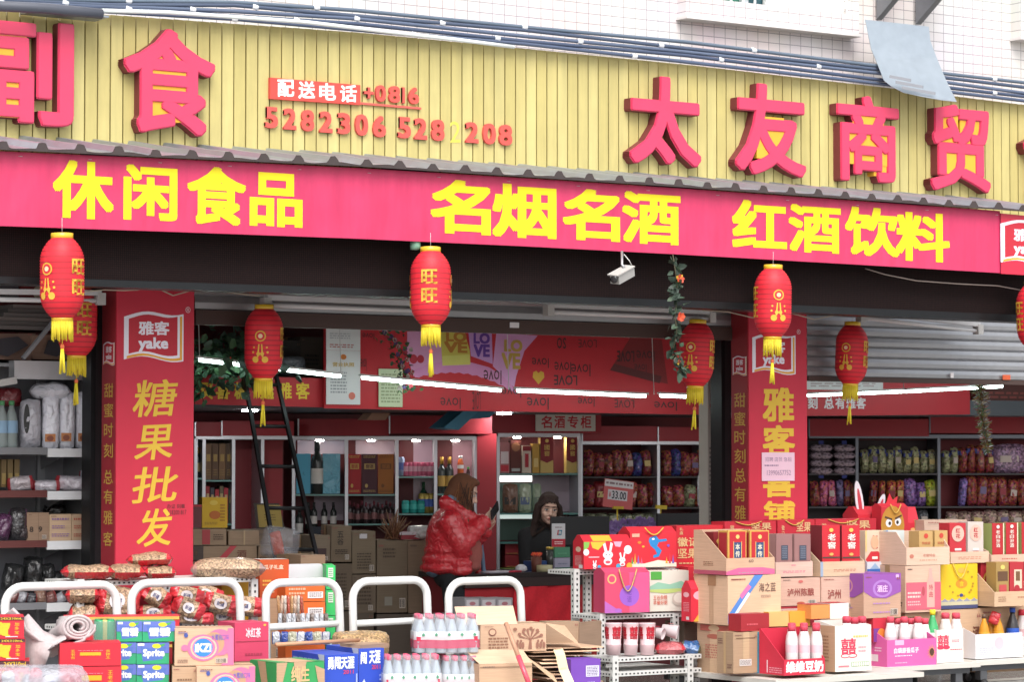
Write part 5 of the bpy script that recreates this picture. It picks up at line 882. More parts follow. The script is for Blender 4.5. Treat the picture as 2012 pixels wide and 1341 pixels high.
small('paper_pile', 'loose white papers on the left of the counter', 'papers', 975, 1124, 16.85, lambda q: [q.box(-.1 + .01 * i, -.06, .002 * i, .1 + .012 * i, .08, .002 * i + .0016, '#c4bcc8') for i in range(4)])
bx('box', 'blue box behind the tape roll on the counter', 'box', (1044, 1103, 1080, 1123), 16.95, .1, '#23427c', drop=0)
bx('box', 'upper green box of the pair on the counter beside the monitor', 'box', (1090, 1076, 1120, 1096), 16.9, .1, '#4c8a68', [('lines', .2, .3, .8, .5, 1, '#6aa884')]); bx('box', 'lower pale lilac and green box on the counter beside the monitor', 'box', (1090, 1097, 1120, 1124), 16.9, .1, '#a5a0b4', [('r', 0, 0, 1, .3, '#3c6a54'), ('lines', .2, .5, .8, .65, 1, '#7a7a90')])
# ------------------------------------------------------------------ hand carts with white tube handles
WT = '#d9dad8:g'
def cart(label, u0, u1, vt, bar=None, Y=14.25, dep=1.0, vr=60):
    a, b = P(u0 + 7, 1200, Y), P(u1 - 7, 1200, Y); zt = P((u0 + u1) / 2, vt + 8, Y).z; r = .024; k = .1
    t = thing('hand_cart', label, 'hand cart', ((a.x + b.x) / 2, Y - dep / 2, 0), 0, 'hand carts with white handles')
    q = MB(); pts = [(a.x + .015, Y, .17), (a.x, Y, zt - k)] + [(a.x + k - k * math.cos(i * math.pi / 12), Y, zt - k + k * math.sin(i * math.pi / 12)) for i in range(1, 6)] + [(a.x + k, Y, zt), (b.x - k, Y, zt)] + [(b.x - k + k * math.sin(i * math.pi / 12), Y, zt - k + k * math.cos(i * math.pi / 12)) for i in range(1, 6)] + [(b.x, Y, zt - k), (b.x + .03, Y, .17)]
    q.tube(pts, r, WT, 12); q.build('handle', t, props='world')
    if bar: q = MB(); z = P((u0 + u1) / 2, bar, Y).z; q.tube([(a.x, Y, z), (b.x + .01, Y, z + .006)], r * .82, WT, 10); q.build('crossbar', t, props='world')
    q = MB(); q.box(a.x - .06, Y - dep, .14, b.x + .06, Y + .03, .18, '#c9c9c6'); q.build('platform', t, props='world')
    for x in (a.x, b.x):
        for y in (Y - dep + .12, Y - .1): q = MB(); q.tube([(x - .015, y, .06), (x + .015, y, .06)], .06, '#1c1c1e', 14); q.box(x - .02, y - .03, .06, x + .02, y + .03, .14, '#7d7f84:m'); q.build('wheel', t, props='world')
cart('hand cart at the left end, its white handle before the metal shelving', 3, 236, 1144)
cart('hand cart with its white handle before the red ended nut bags', 251, 478, 1137)
cart('hand cart with crossbar, its handle before the orange cartons', 515, 673, 1137, 1231)
cart('hand cart with crossbar in front of the dark carton stack', 686, 846, 1134, 1224)
cart('hand cart whose handle stands before the legs of the standing person', 874, 1030, 1134)
# ------------------------------------------------------------------ perforated steel racks
def rack(label, tiers, posts, W='#c9c9c6'):
    us = [x for t in tiers for x in t[:2]]; A = P(min(us), 1250, tiers[0][3]); t = thing('slotted_rack', label, 'rack', (A.x + .5, tiers[0][3], 0)); zz = []
    for u0, u1, v, Y, dp in tiers:
        a, b = P(u0, v, Y), P(u1, v, Y); z = P((u0 + u1) / 2, v, Y).z; zz.append(z); q = MB(); q.box(a.x, Y, z - .028, b.x, Y + .003, z, W); q.box(a.x, Y + .003, z - .004, b.x, Y + dp, z, W); q.box(a.x, Y + dp, z - .028, b.x, Y + dp + .003, z, W); q.box(a.x - .003, Y, z - .028, a.x, Y + dp, z, W)
        x = a.x + .01
        while x < b.x - .015: q.box(x, Y - .0012, z - .019, x + .013, Y - .0002, z - .009, '#2a2a2c'); x += .03
        y = Y + .02
        while y < Y + dp - .02: q.box(a.x - .0042, y, z - .019, a.x - .0032, y + .013, z - .009, '#2a2a2c'); y += .03
        q.build('shelf', t, props='world')
    for u, v0, Y in posts:
        x = P(u, 1200, Y).x; z = P(u, v0, Y).z; q = MB(); q.box(x - .02, Y - .006, .02, x + .02, Y - .003, z, W); q.box(x - .023, Y - .006, .02, x - .02, Y + .03, z, W); k = .05
        while k < z - .02: q.box(x - .006, Y - .0072, k, x + .006, Y - .0062, k + .014, '#2a2a2c'); q.box(x - .0242, Y + .006, k, x - .0232, Y + .018, k + .014, '#2a2a2c'); k += .035
        q.build('post', t, props='world')
    return zz
rack('white slotted steel rack holding nut bags before the left pillar', [(152, 502, 1139, 14.5, .42), (152, 502, 1228, 14.5, .42), (152, 502, 1320, 14.5, .42)], [(158, 1139, 14.5), (328, 1139, 14.5), (338, 1139, 14.93), (500, 1139, 14.5), (455, 1139, 14.93)])
rack('stepped white slotted rack of gift boxes right of the counter', [(1130, 1372, 1119, 14.86, .3), (1180, 1372, 1207, 14.54, .31), (1203, 1378, 1290, 14.24, .29), (1203, 1378, 1318, 14.24, .6)], [(1133, 1119, 14.86), (1156, 1119, 14.95), (1184, 1207, 14.54), (1328, 1207, 14.54), (1209, 1290, 14.24), (1356, 1290, 14.24), (1369, 1119, 14.86)])
# nut bags
NT, RB = '#a8896c:n', '#c41c2a:w'
def lens(q, w, h, d, m='#d6d0d2'): q.decals([('e', 0, .04 * h, .17 * w, .26 * h, m), ('t', '新疆', -.1 * w, -.08 * h, .1 * w, .14 * h, '#3a3c6a', .02)], (0, -d * .55, 0), (1, 0, 0), (0, 0, 1))
for lab, b, Y, kw in (('long nut bag with red end lying on the left of the rack top', (120, 1111, 228, 1139), 14.58, dict(seed=1)), ('nut bag with red front lying in the middle of the rack top', (206, 1111, 286, 1139), 14.52, dict(seed=2)), ('nut bag on top of the other bags, highest on the rack', (248, 1087, 340, 1113), 14.6, dict(seed=3, tilt=-2)), ('nut bag with red front lying at the right of the rack top', (282, 1112, 347, 1139), 14.54, dict(seed=4))):
    bag('nut_bag', lab, 'nut bag', b, Y, .24, NT, RB, band=.2, grp='red and clear bags of nuts', flat=True, fr=RB, lump=.4, **kw)
bag('peanut_sack', 'big clear sack of peanuts lying beside the red pillar on the rack top', 'sack', (374, 1097, 522, 1140), 14.62, .3, '#b09478:n', '#b08c84:w', band=.12, flat=True, seed=8, lump=.15)
for lab, b, Y, tl, kw in (('nut bag with red end at the left of the rack, upper of two', (128, 1152, 196, 1187), 14.56, 0, dict(flat=True)), ('nut bag with red end at the left of the rack, lower of two', (134, 1188, 196, 1226), 14.56, 0, dict(flat=True)), ('upright nut bag with oval label and red crown behind the first handle', (185, 1152, 275, 1214), 14.5, 10, {}), ('nut bag with oval label tilted against the rack post', (274, 1152, 338, 1192), 14.44, 32, {}), ('nut bag with red ends lying behind the second handle', (332, 1153, 402, 1190), 14.4, 14, {}), ('nut bag with oval label under the red ended one, front right', (336, 1176, 404, 1216), 14.36, 24, {}),
    ('nut bag at the top right of the heap behind the second handle', (370, 1150, 440, 1184), 14.5, 20, {}), ('nut bag with blue corner at the right of the heap', (396, 1168, 470, 1208), 14.42, 16, {}), ('clear nut bag lying low at the foot of the heap', (262, 1188, 340, 1220), 14.46, -4, {}), ('clear bag of pale nuts at the right end of the rack', (440, 1172, 520, 1212), 14.5, 6, {}), ('red ended nut bag at the bottom of the heap over the green strip', (332, 1202, 420, 1228), 14.38, 4, {}), ('clear nut bag low behind the pink carton', (400, 1196, 474, 1228), 14.5, -8, {})):
    bag('nut_bag', lab, 'nut bag', b, Y, .11 if not kw else .24, NT, RB, tilt=tl, band=.46 if not kw else .3, lump=.55, grp='red and clear bags of nuts', extra=lens if not kw else None, **kw)
bag('snack_bag', 'dark blue foil bag under the nut bags behind the second handle', 'bag', (312, 1188, 366, 1226), 14.44, .1, '#1c2454:w', tilt=25)
bx('carton', 'yellow box on the lower rack behind the nut bags', 'carton', (435, 1145, 498, 1228), 14.72, .15, '#c9960f', [('lines', .2, .3, .8, .7, 3, '#8a5a10')])
# ------------------------------------------------------------------ goods on the carts, left
LF, RD = 24, '#c3142c'
FQ = Fr(-60, 1341, 13.35, LF)
def canf(n): return [('r', 0, .86, 1, 1, '#4a1c26'), ('t', '24X310mL', .62, .875, .97, .985, '#d8b414', .01), ('t', '寶', .46, .1, .78, .78, '#d8b020', .03), ('v', '加多宝', .85, .2, .92, .76, '#d8b020', .01), ('r', .7, .08, .9, .12, '#d8c0c4')]
for i, (v0, v1) in enumerate(((1214, 1257), (1258, 1300), (1301, 1384))): bx('drink_case', ('red case of canned drinks at the left edge, top of its stack', 'red case of canned drinks at the left edge, second from the top', 'red case of canned drinks at the bottom left corner of the photo')[i], 'drink case', (-75, v0, (47, 49, 57)[i], v1), FQ, .28, RD, canf(i), grp='red cases of canned drinks')
FWL = Fr(115, 1341, 13.35, LF)
def wl(): return [('r', .33, .46, .67, .6, '#d8a010'), ('v', '王老吉', .18, .3, .25, .72, '#d8a820', .01), ('v', '吉祥王', .75, .3, .82, .72, '#d8a820', .01), ('lines', .3, .66, .7, .7, 1, '#e08090')]
for i, (v0, v1, m_) in enumerate(((1265, 1310, 0), (1311, 1384, 0))): bx('gift_box', ('red box with yellow carrying slot, upper one left of the green packs', 'red box with yellow carrying slot, lower one at the photo bottom')[i], 'gift box', (117, v0, 238, v1), FWL, .26, RD, wl() if i == 0 else [(d[0],) + tuple(d[1:]) for d in [('r', .36, .62, .68, .76, '#d8a010'), ('v', '王老吉', .78, .5, .86, .9, '#d8a820', .01), ('lines', .3, .8, .7, .83, 1, '#e08090')]], grp='red boxes with yellow slots')
FRB = Fr(160, 1263, 14.0, LF)
bx('gift_box', 'red box row behind the rolled sheet and the green packs', 'gift box', (125, 1212, 352, 1264), FRB, .2, '#c01c2c', [('r', 0, .86, 1, .98, '#c9a04a'), ('r', .3, .1, .34, .8, '#8a1020'), ('t', '红', .22, .3, .3, .7, '#e8d0c0', .02)])
bx('gift_box', 'dark red stacked boxes under the rolled sheet', 'gift box', (125, 1265, 352, 1384), FRB, .2, '#9a1420', [('r', 0, .92, 1, .97, '#c9a04a')])
# green drink packs
FSP = Fr(182, 1341, 13.62, LF)
def spr(t): return [('r', 0, .5, 1, 1, '#5a6cb8'), ('p', [(0, 0), (1, 0), (1, .28), (.7, .42), (.3, .3), (0, .5)], '#1f9a68'), ('p', [(.12, .82), (.2, .12), (.8, .22), (.92, .8), (.5, .72)], '#4a68b0'), ('t', t, .2, .26, .86, .7, '#e2e4ea', .05), ('e', .62, .84, .14, .11, '#cfd024'), ('r', .04, .86, .24, .97, '#d8d8e0'), ('p', [(.7, .9), (.9, .96), (.8, .8)], '#3aa050')]
gp = 'green and blue drink packs'
for lab, b, t_ in (('top green drink pack, right of the two', (280, 1222, 344, 1262), '雪碧'), ('top green drink pack, left of the two beside the clear wrapped cans', (229, 1222, 279, 1262), '雪碧'), ('green drink pack in the middle row at right', (268, 1264, 332, 1306), 'Sprite'), ('green drink pack in the middle row half hidden by the red box', (204, 1264, 267, 1306), 'Sprite'), ('green drink pack in the bottom row at right', (268, 1307, 332, 1384), 'Sprite'), ('green drink pack in the bottom row half hidden by the red box', (204, 1307, 267, 1384), 'Sprite')):
    f = spr(t_)
    if b[3] > 1350: f = [(d[0],) + tuple((1 - (1 - x) * .53 if k % 2 == 1 else x) if isinstance(x, float) or isinstance(x, int) else ([(p[0], 1 - (1 - p[1]) * .53) for p in x] if isinstance(x, list) else x) for k, x in enumerate(d[1:5])) + tuple(d[5:]) if d[0] == 'r' or d[0] == 'e' and False else d for d in f] ; f = [d for d in f if d[0] in 'r'] + [('p', [(0, 0), (1, 0), (1, .55), (.7, .66), (.3, .58), (0, .72)], '#1f9a68'), ('p', [(.12, .9), (.2, .55), (.8, .6), (.92, .9)], '#4a68b0'), ('t', t_, .2, .6, .86, .84, '#e2e4ea', .05), ('e', .62, .92, .14, .06, '#cfd024')]
    bx('drink_pack', lab, 'drink pack', b, FSP, .2, '#2a9468', f, [('r', 0, .5, 1, 1, '#4a64a8')], grp=gp)
o, W, H = bx('bottle_pack', 'clear wrapped pack of green cans at the left of the top green packs', 'drink pack', (184, 1222, 228, 1262), FSP, .2, '#8fb0a8:x.35')
q = MB()
for i in range(3):
    for k in range(2): q.lathe([(.028, .004), (.032, .012), (.032, .098), (.026, .112)], ('#1f8f58:g', '#b8b060:g', '#1f8f58:g')[i], 12, (.036 + i * (W - .07) / 2, .045 + k * .08, 0))
q.build('cans', o, props='local')
# rolled grey sheet
q = MB(); ax0, ax1 = P(136, 1240, 13.55), P(160, 1228, 13.3); pts = []; n = 70
side = (ax1 - ax0).normalized(); up = Vector((0, 0, 1)); ou = side.cross(up).normalized(); L = .34
for i in range(n):
    th = i / n * 2 * math.pi * 3.2; r = .016 + .0075 * i / n * 3.2 * 2.4; r = .018 + .062 * i / n; pts.append((r * math.cos(th - 1), r * .72 * math.sin(th - 1)))
pts += [(.03, -.075), (-.04, -.1), (-.12, -.1), (-.2, -.075), (-.27, -.02), (-.3, .05), (-.34, .09)]
c = P(155, 1232, 13.4); rows = []
for k in range(5): rows.append([c + ou * -0 + Vector((math.cos(R(24)), -math.sin(R(24)), 0)) * x + up * (y - (.0 if k == 0 else .02 * k * (1 if x < -.02 else .3))) + Vector((math.sin(R(24)) - .25, math.cos(R(24)), 0)) * (k * .09) for x, y in pts])
vs = sum(rows, []); N = len(pts); q.add(vs, [(k * N + i, k * N + i + 1, (k + 1) * N + i + 1, (k + 1) * N + i) for k in range(4) for i in range(N - 1)], '#b3aaaa:f', True)
o = q.build('rolled_sheet'); sm = o.modifiers.new('thickness', 'SOLIDIFY'); sm.thickness = .014; tag(o, 'grey white sheet rolled up beside the red drink cases', 'rolled sheet')
q = MB(); A = [P(46, 1215, 13.62), P(56, 1207, 13.6), P(85, 1240, 13.55), P(112, 1252, 13.5), P(125, 1248, 13.45)]; B = [P(50, 1384, 13.5), P(60, 1384, 13.5), P(70, 1340, 13.45), P(95, 1280, 13.42), P(118, 1262, 13.42)]
vs = [];
for k in range(6): vs += [a.lerp(b, k / 5) + Vector((0, -.05 * math.sin(k / 5 * math.pi) * (i % 3), 0)) for i, (a, b) in enumerate(zip(A, B))]
q.add(vs, [(k * 5 + i, (k + 1) * 5 + i, (k + 1) * 5 + i + 1, k * 5 + i + 1) for k in range(5) for i in range(4)], '#b3a8a8:f', True); f2 = q.build('free_end', o, o.location, props='world'); f2.modifiers.new('thickness', 'SOLIDIFY').thickness = .004
# wrapped heap in the bottom left corner
bag('wrapped_goods', 'heap of cans under creased clear plastic in the bottom left corner', 'wrapped goods', (-90, 1307, 175, 1400), 13.02, .34, '#c9ccd6:y.42', None, lump=.6, seed=21)
o = bpy.data.objects['wrapped_goods']; rnd = random.Random(6)
for i in range(16): q = MB(); q.lathe([(.028, -.06), (.033, -.05), (.033, .05), (.028, .06)], ('#8a8c94:m', '#b02438:g', '#c8cad0:g', '#3a4a80:g')[i % 4], 12); c = q.build('can', o, props='local'); c.location = (-.32 + .043 * i, rnd.uniform(-.05, .05), rnd.uniform(-.07, .05)); c.rotation_euler = (rnd.uniform(-1, 1), rnd.uniform(-1, 1), 0)
# carton with blue circle on pink swirls, pink carton, green and blue cartons
FK = Fr(342, 1384, 13.4, LF)
def kz(): return [('e', .76, .62, .24, .36, '#d66a92'), ('e', .66, .6, .18, .3, '#b48c6c'), ('e', .48, .48, .27, .36, '#d66a92'), ('e', .49, .48, .225, .31, '#c9a184:c'), ('e', .49, .48, .195, .27, '#d66a92'), ('e', .48, .48, .165, .25, '#2f7cc0'), ('t', 'iKZi', .34, .36, .62, .6, '#e4e4ea', .05), ('p', [(1, .1), (1, 1), (.9, 1), (.86, .6), (.92, .1)], '#d66a92'), ('p', [(.78, 0), (1, 0), (1, .14), (.9, .2)], '#d66a92'), ('e', .17, .48, .06, .09, '#d66a92'), ('t', '水蜜桃口味', .62, .68, .92, .84, '#6a5ab0', .01), ('lines', .05, .86, .22, .92, 1, '#7a6a90'), ('e', .19, .82, .035, .06, '#3a4a90'), ('lines', .05, .08, .22, .18, 2, '#7a6050')]
bx('carton', 'carton with blue disc on pink swirls, upper one beside the green packs', 'carton', (343, 1236, 459, 1309), FK, .25, '#b9926e:c', kz(), grp='cartons with pink swirls')
bx('carton', 'carton with blue disc on pink swirls, lower one at the photo bottom', 'carton', (387, 1311, 501, 1384), FK, .25, '#b9926e:c', kz(), oy=-.08, grp='cartons with pink swirls', l=[('r', .2, .2, .6, .5, '#a8845f:c')])
bx('carton', 'tan carton side by side with the lower pink swirl carton', 'carton', (338, 1311, 386, 1384), FK, .25, '#a8845f:c', [('lines', .2, .5, .8, .7, 2, '#7a5a40')])
bx('carton', 'pink red carton with white brush lettering behind the swirl carton', 'carton', (461, 1224, 528, 1300), 13.75, .24, '#c2365a', [('t', '冰红茶', .32, .6, .76, .86, '#e6c8d0', .03), ('r', .02, .5, .98, .515, '#8a2038'), ('e', .88, .92, .04, .03, '#d8b040'), ('lines', .3, .12, .8, .24, 1, '#a02848')], t=[('lines', .3, .4, .7, .6, 2, '#9a2040')], r=6)
bx('carton', 'tan carton supporting the pink red carton', 'carton', (461, 1301, 528, 1384), 13.75, .24, '#a07a56:c', r=6)
GT = '#a9845c:c'
bx('carton', 'green and tan zigzag carton at the photo bottom', 'carton', (543, 1302, 638, 1384), 13.3, .3, '#2c9450', [('p', [(0, 1), (.22, 1), (.12, .5), (0, .35)], GT), ('p', [(.35, 1), (.62, 1), (.5, .45), (.42, .5)], GT), ('p', [(.8, .9), (1, .8), (1, .4), (.86, .5)], GT), ('t', '纯生', .3, .52, .68, .9, '#c8a878', .03)], [('p', [(.3, 1), (.6, 1), (.7, .4), (.5, .3)], GT), ('p', [(0, .8), (.2, .7), (.1, .2), (0, .2)], GT)], t=[('r', 0, 0, 1, 1, '#b08a62:c'), ('p', [(0, 0), (.3, 0), (.12, 1), (0, 1)], '#2c9450'), ('r', .8, 0, 1, 1, '#2c9450')], r=2)
BU = '#1f44b4'
def bl(): return [('t', '勇闯天涯', .08, .7, .88, .96, '#e6e8ee', .04), ('t', '2011', .55, .6, .86, .68, '#c8304a', .02), ('p', [(0, 0), (.4, .2), (.2, .45), (0, .3)], '#c8d0e6'), ('r', .93, .2, .97, .6, '#9aa8d8')]
bl2 = lambda: [('t', '天涯', .4, .72, .84, .97, '#e6e8ee', .04), ('t', '闯', .06, .72, .3, .94, '#e6e8ee', .04), ('t', '2011', .5, .62, .84, .7, '#c8304a', .02), ('p', [(0, 0), (.4, .2), (.2, .45), (0, .3)], '#c8d0e6'), ('lines', .8, .1, .92, .55, 6, '#9aa8d8')]
bls = [('lines', .05, .75, .9, .92, 2, '#8a9ac8'), ('p', [(.8, 1), (1, 1), (1, .6)], '#b8c0d8'), ('e', .3, .8, .02, .04, '#101a50')]
bx('beer_carton', 'blue beer carton with white slanted lettering, left of the two', 'beer carton', (638, 1287, 703, 1384), 13.4, .42, BU, bl(), bls, r=4, grp='blue beer cartons'); bx('beer_carton', 'blue beer carton with white slanted lettering, right of the two', 'beer carton', (705, 1275, 755, 1384), 13.62, .4, BU, bl2(), bls, r=4, grp='blue beer cartons')
bx('carton', 'torn brown flap carton on top of the right blue beer carton', 'carton', (705, 1266, 764, 1275), 13.65, .2, '#9a7a5c:c', j=.008)
# goods behind the third handle
OR = '#c4500f'
bx('carton', 'orange carton with white characters leaning behind the rack', 'carton', (510, 1100, 567, 1176), 14.75, .12, '#b8480f', [('t', '瓜子礼盒', .14, .74, .82, .86, '#e0c8b0', .02), ('lines', .1, .3, .4, .5, 2, '#d8a040'), ('lines', .1, .12, .5, .2, 1, '#d8b890'), ('e', .88, .24, .1, .12, '#3a2418')], t=[('r', 0, 0, 1, 1, '#d8d0c8')], r=10)
bx('carton', 'tan carton under the leaning orange carton', 'carton', (505, 1177, 560, 1300), 14.75, .2, '#a8845f:c', r=10)
for i, (v0, v1) in enumerate(((1141, 1183), (1184, 1300))): bx('carton', ('bright orange carton with white label, upper one behind the third handle', 'bright orange carton with white label, lower one behind the third handle')[i], 'carton', (561, v0, 638, v1), 14.6, .25, '#d2601c', [('r', .56, .72 - .0, .95, .9, '#e0d8d8'), ('lines', .6, .74, .92, .88, 4, '#4a3a3a'), ('lines', .08, .6, .5, .85, 2, '#e0a888')] if i else [('r', .56, .15, .95, .45, '#e0d8d8'), ('lines', .6, .2, .92, .42, 4, '#4a3a3a'), ('lines', .08, .3, .5, .7, 2, '#e0a888')], r=8)
for i, (v0, v1) in enumerate(((1112, 1159), (1160, 1210), (1211, 1256), (1257, 1320))): bx('carton', ('top of four narrow green cartons behind the third handle', 'second from the top of four narrow green cartons', 'third from the top of four narrow green cartons', 'bottom of four narrow green cartons')[i], 'carton', (641, v0, 659, v1), 14.7, .3, '#2fb860', [('r', .2, .5, .75, .9, '#c8dcc8'), ('lines', .25, .55, .7, .85, 4, '#2a5a3a')], r=26, grp='narrow green cartons')
bx('carton', 'opened brown carton behind the white chair back', 'carton', (590, 1090, 640, 1140), 15.4, .3, '#8a6a4a:c', [], j=.006)
q = MB(); a, b = P(562, 1142, 14.93), P(640, 1142, 14.93); z1 = P(600, 1109, 14.93).z; n = 10; pl = [(a.x, a.z - .5), (b.x, a.z - .5)] + [(b.x - .05 + .05 * math.cos(i * math.pi / 20), z1 - .06 + .06 * math.sin(i * math.pi / 20)) for i in range(n + 1)] + [(a.x + .03 - .03 * math.sin(i * math.pi / 20), z1 - .03 + .03 * math.cos(i * math.pi / 20)) for i in range(n + 1)]
q.prism(pl, 14.93, 14.945, '#d8d6dc:g', 'y'); ch = q.build('plastic_chair', None, (a.x, 14.93, 0)); tag(ch, 'white plastic chair back standing behind the orange cartons', 'chair')
q = MB(); q.box(a.x, 14.93, .42, b.x, 15.33, .44, '#d8d6dc:g'); q.build('seat', ch, (a.x, 14.93, 0), props='world')
for x in (a.x + .015, b.x - .015):
    for y in (14.94, 15.31): q = MB(); q.tube([(x, y, .0), (x, y, .42)], .014, '#d8d6dc', 8); q.build('leg', ch, (a.x, 14.93, 0), props='world')
# strips of sachets hanging on the third cart
def sach(u0, u1, v0, v1, n, Y, ms, lab, grp):
    for i in range(n):
        u = u0 + (u1 - u0) * i / n; bag('sachet_strip', lab, 'sachets', (u, v0, u + (u1 - u0) / n * 1.08, v1), Y, .035, ms[i % len(ms)], ms[(i + 1) % len(ms)], band=.3, tilt=random.uniform(-5, 5), grp=grp, lump=.4)
sach(544, 596, 1171, 1208, 8, 14.42, ['#b88a5a:w', '#c9a890:w', '#c0b4a8:w', '#b4503a:w'], 'orange and white sachet standing in the row behind the third handle', 'orange and white sachets')
sach(545, 645, 1206, 1232, 11, 14.4, ['#b9bcc2:w', '#7a6a62:w', '#c4c6cc:w'], 'silver sachet hanging above the crossbar of the third cart', 'silver sachets')
sach(534, 648, 1242, 1268, 7, 14.4, ['#c9cdd6:w', '#2c4a9c:w', '#b8b8a0:w'], 'blue and white sachet hanging below the crossbar of the third cart', 'blue and white sachets')
bag('sack', 'mesh sack of nuts on the ground below the fourth handle', 'sack', (652, 1240, 766, 1300), 14.05, .3, '#a8885e:n', None, seed=5)
q = MB(); q.tube([P(542, 1268, 13.6), P(706, 1259, 13.75)], .011, '#b98a6a', 8); tag(q.build('wooden_stick'), 'wooden stick lying across the blue cartons', 'stick')
# ------------------------------------------------------------------ packs of water bottles
proto = None
def make_water():
    b_ = MB(); k = .72; b_.lathe([(.03, 0), (.032, .006), (.031, .06), (.0325, .07), (.0325, .13), (.03, .15), (.016, .195), (.0145, .205), (.0145, .212)], '#c8d4de:x.5', 12); o = b_.build('bottle', None, (0, 0, 0), 0, 'local')
    c = MB(); c.lathe([(.017, .205), (.0175, .23), (.015, .234)], '#d84a6c', 12); c.build('cap', o, props='local'); l = MB(); l.lathe([(.0333, .072), (.0333, .1)], '#c4284a', 12, close=False); l.lathe([(.0333, .1), (.0333, .128)], '#e0e4e8', 12, close=False); l.build('label', o, props='local'); return o
def water(lab, b, Y, r=LF, ny=3):
    global proto
    u0, v0, u1, v1 = b; F = Fr(u0, v1, Y, r); x1, _ = F.at(u1, v1); z0 = F.at((u0 + u1) / 2, v1)[1]; H = F.at((u0 + u1) / 2, v0)[1] - z0; nx = round(x1 / .057); s = x1 / nx / .0665; D = ny * .0665 * s
    t = thing('water_pack', lab, 'water pack', F.W(0, 0, z0), -F.r, 'shrink wrapped packs of water')
    for j in range(ny):
        for i in range(nx):
            if proto is None: proto = make_water(); o = proto
            else: o = dup(proto)
            o.parent = t; o.location = ((i + .5) * .0665 * s, (j + .5) * .0665 * s, .002); o.scale = (s, s, H * .985 / .234)
    q = MB(); W = x1; n = 26
    def ring(z, g): return [Vector((W / 2 + (W / 2 + g) * max(-1, min(1, 1.25 * math.cos(a))), D / 2 + (D / 2 + g) * max(-1, min(1, 1.25 * math.sin(a))), z + .002 * math.sin(a * 5))) for a in [2 * math.pi * i / 40 for i in range(40)]]
    vs = []; lv = ((0, .002), (H * .3, .004), (H * .6, .003), (H * .8, -.004), (H * .97, -.006), (H, -.02))
    for z, g in lv: vs += ring(z, g)
    m = 40; q.add(vs, [(k * m + i, k * m + (i + 1) % m, (k + 1) * m + (i + 1) % m, (k + 1) * m + i) for k in range(5) for i in range(m)], '#dfe4ea:x.16', True)
    vs = []; nb = len(q.v)
    for z, g in ((H * .13, .0052), (H * .34, .0056), (H * .345, .0056), (H * .56, .0054)): vs += ring(z, g)
    q.add(vs[:2 * m], [(i, (i + 1) % m, m + (i + 1) % m, m + i) for i in range(m)], '#d04a6a:x.62', True); q.add(vs[2 * m:], [(i, (i + 1) % m, m + (i + 1) % m, m + i) for i in range(m)], '#e6e9ec:x.55', True)
    q.decals([('t', '♣', .1 + .2 * i, .44, .15 + .2 * i, .52, '#4a8a6a', .02) for i in range(5)] , (0, -.007, 0), (W, 0, 0), (0, 0, H)); q.build('shrink_wrap', t, props='local')
water('pack of water bottles with pink caps, alone on top', (816, 1208, 942, 1285), 13.6)
water('pack of water bottles with pink caps, lower left at the photo bottom', (756, 1288, 868, 1372), 13.5); water('pack of water bottles with pink caps, lower right beside the flattened cartons', (870, 1290, 941, 1372), 13.5, ny=3)
# opened cartons and flattened cardboard
FO = Fr(944, 1280, 13.75, 18)
o, W, H = bx('carton', 'opened brown carton printed with figures, its flaps raised', 'carton', (944, 1228, 1073, 1281), FO, .3, '#b58e6c:c', [('e', .18, .72, .06, .14, '#7a4a3c'), ('e', .18, .72, .045, .1, '#b58e6c:c'), ('lines', .12, .1, .42, .55, 4, '#8a6048'), ('p', [(.72, .08), (.78, .08), (.77, .4), (.8, .5), (.72, .5), (.74, .4)], '#8a5c4a')] + [('p', [(.75, .42), (.75 + .2 * math.cos(a), .45 + .42 * math.sin(a)), (.75 + .17 * math.cos(a + .22), .45 + .36 * math.sin(a + .22))], '#8a5c4a') for a in (.2, .7, 1.2, 1.7, 2.2, 2.7)] + [('e', .75 + .18 * math.cos(a), .47 + .38 * math.sin(a), .025, .06, '#8a5c4a') for a in (.3, .9, 1.5, 2.1, 2.7)] + [('e', x, .22, .022, .12, '#8a5c4a') for x in (.55, .6, .64, .86, .91, .96)] + [('e', x, .38, .016, .05, '#8a5c4a') for x in (.56, .61, .87, .93)] + [('e', .52, .82, .03, .06, '#8a5c4a')])
q = MB(); q.prism([(0, H), (.004, H), (.1, H + .1), (.096, H + .102)], -.13, W * .56, '#bc9a7a:c'); q.build('flap', o, props='local'); q = MB(); q.add([(-.0, .02, H), (-.0, .28, H), (-.16, .26, H + .05), (-.16, .04, H + .045)], [(0, 1, 2, 3)], '#8f6e50:c'); q.build('flap', o, props='local')
q = MB(); q.add([(W, 0, H), (W, .28, H), (W + .2, .3, H - .03), (W + .22, .02, H - .14)], [(0, 1, 2, 3)], '#b8926c:c'); q.build('flap', o, props='local')
bx('carton', 'brown carton face standing right of the printed opened carton', 'carton', (1074, 1222, 1136, 1284), 14.0, .12, '#8f7052:c', [], r=12, j=.006); bx('cardboard_sheet', 'bent cardboard flap against the slotted rack', 'cardboard', (1138, 1220, 1182, 1275), 13.95, .02, '#7c5f46:c', [], r=-14, j=.01)
o, W, H = bx('carton', 'opened carton with wide flap at the photo bottom', 'carton', (942, 1305, 1046, 1384), 13.35, .3, '#b08a66:c', [('r', .0, .9, 1, .93, '#8a6848:c')], r=14, j=.004)
q = MB(); q.add([(0, 0, H), (W, 0, H), (W + .02, .2, H + .06), (-.02, .2, H + .07)], [(0, 1, 2, 3)], '#c09c78:c'); q.build('flap', o, props='local'); q = MB(); q.add([(W, 0, H), (W, .2, H + .05), (W + .17, .1, H - .08), (W + .15, -.04, H - .13)], [(0, 1, 2, 3)], '#b8946c:c'); q.build('flap', o, props='local')
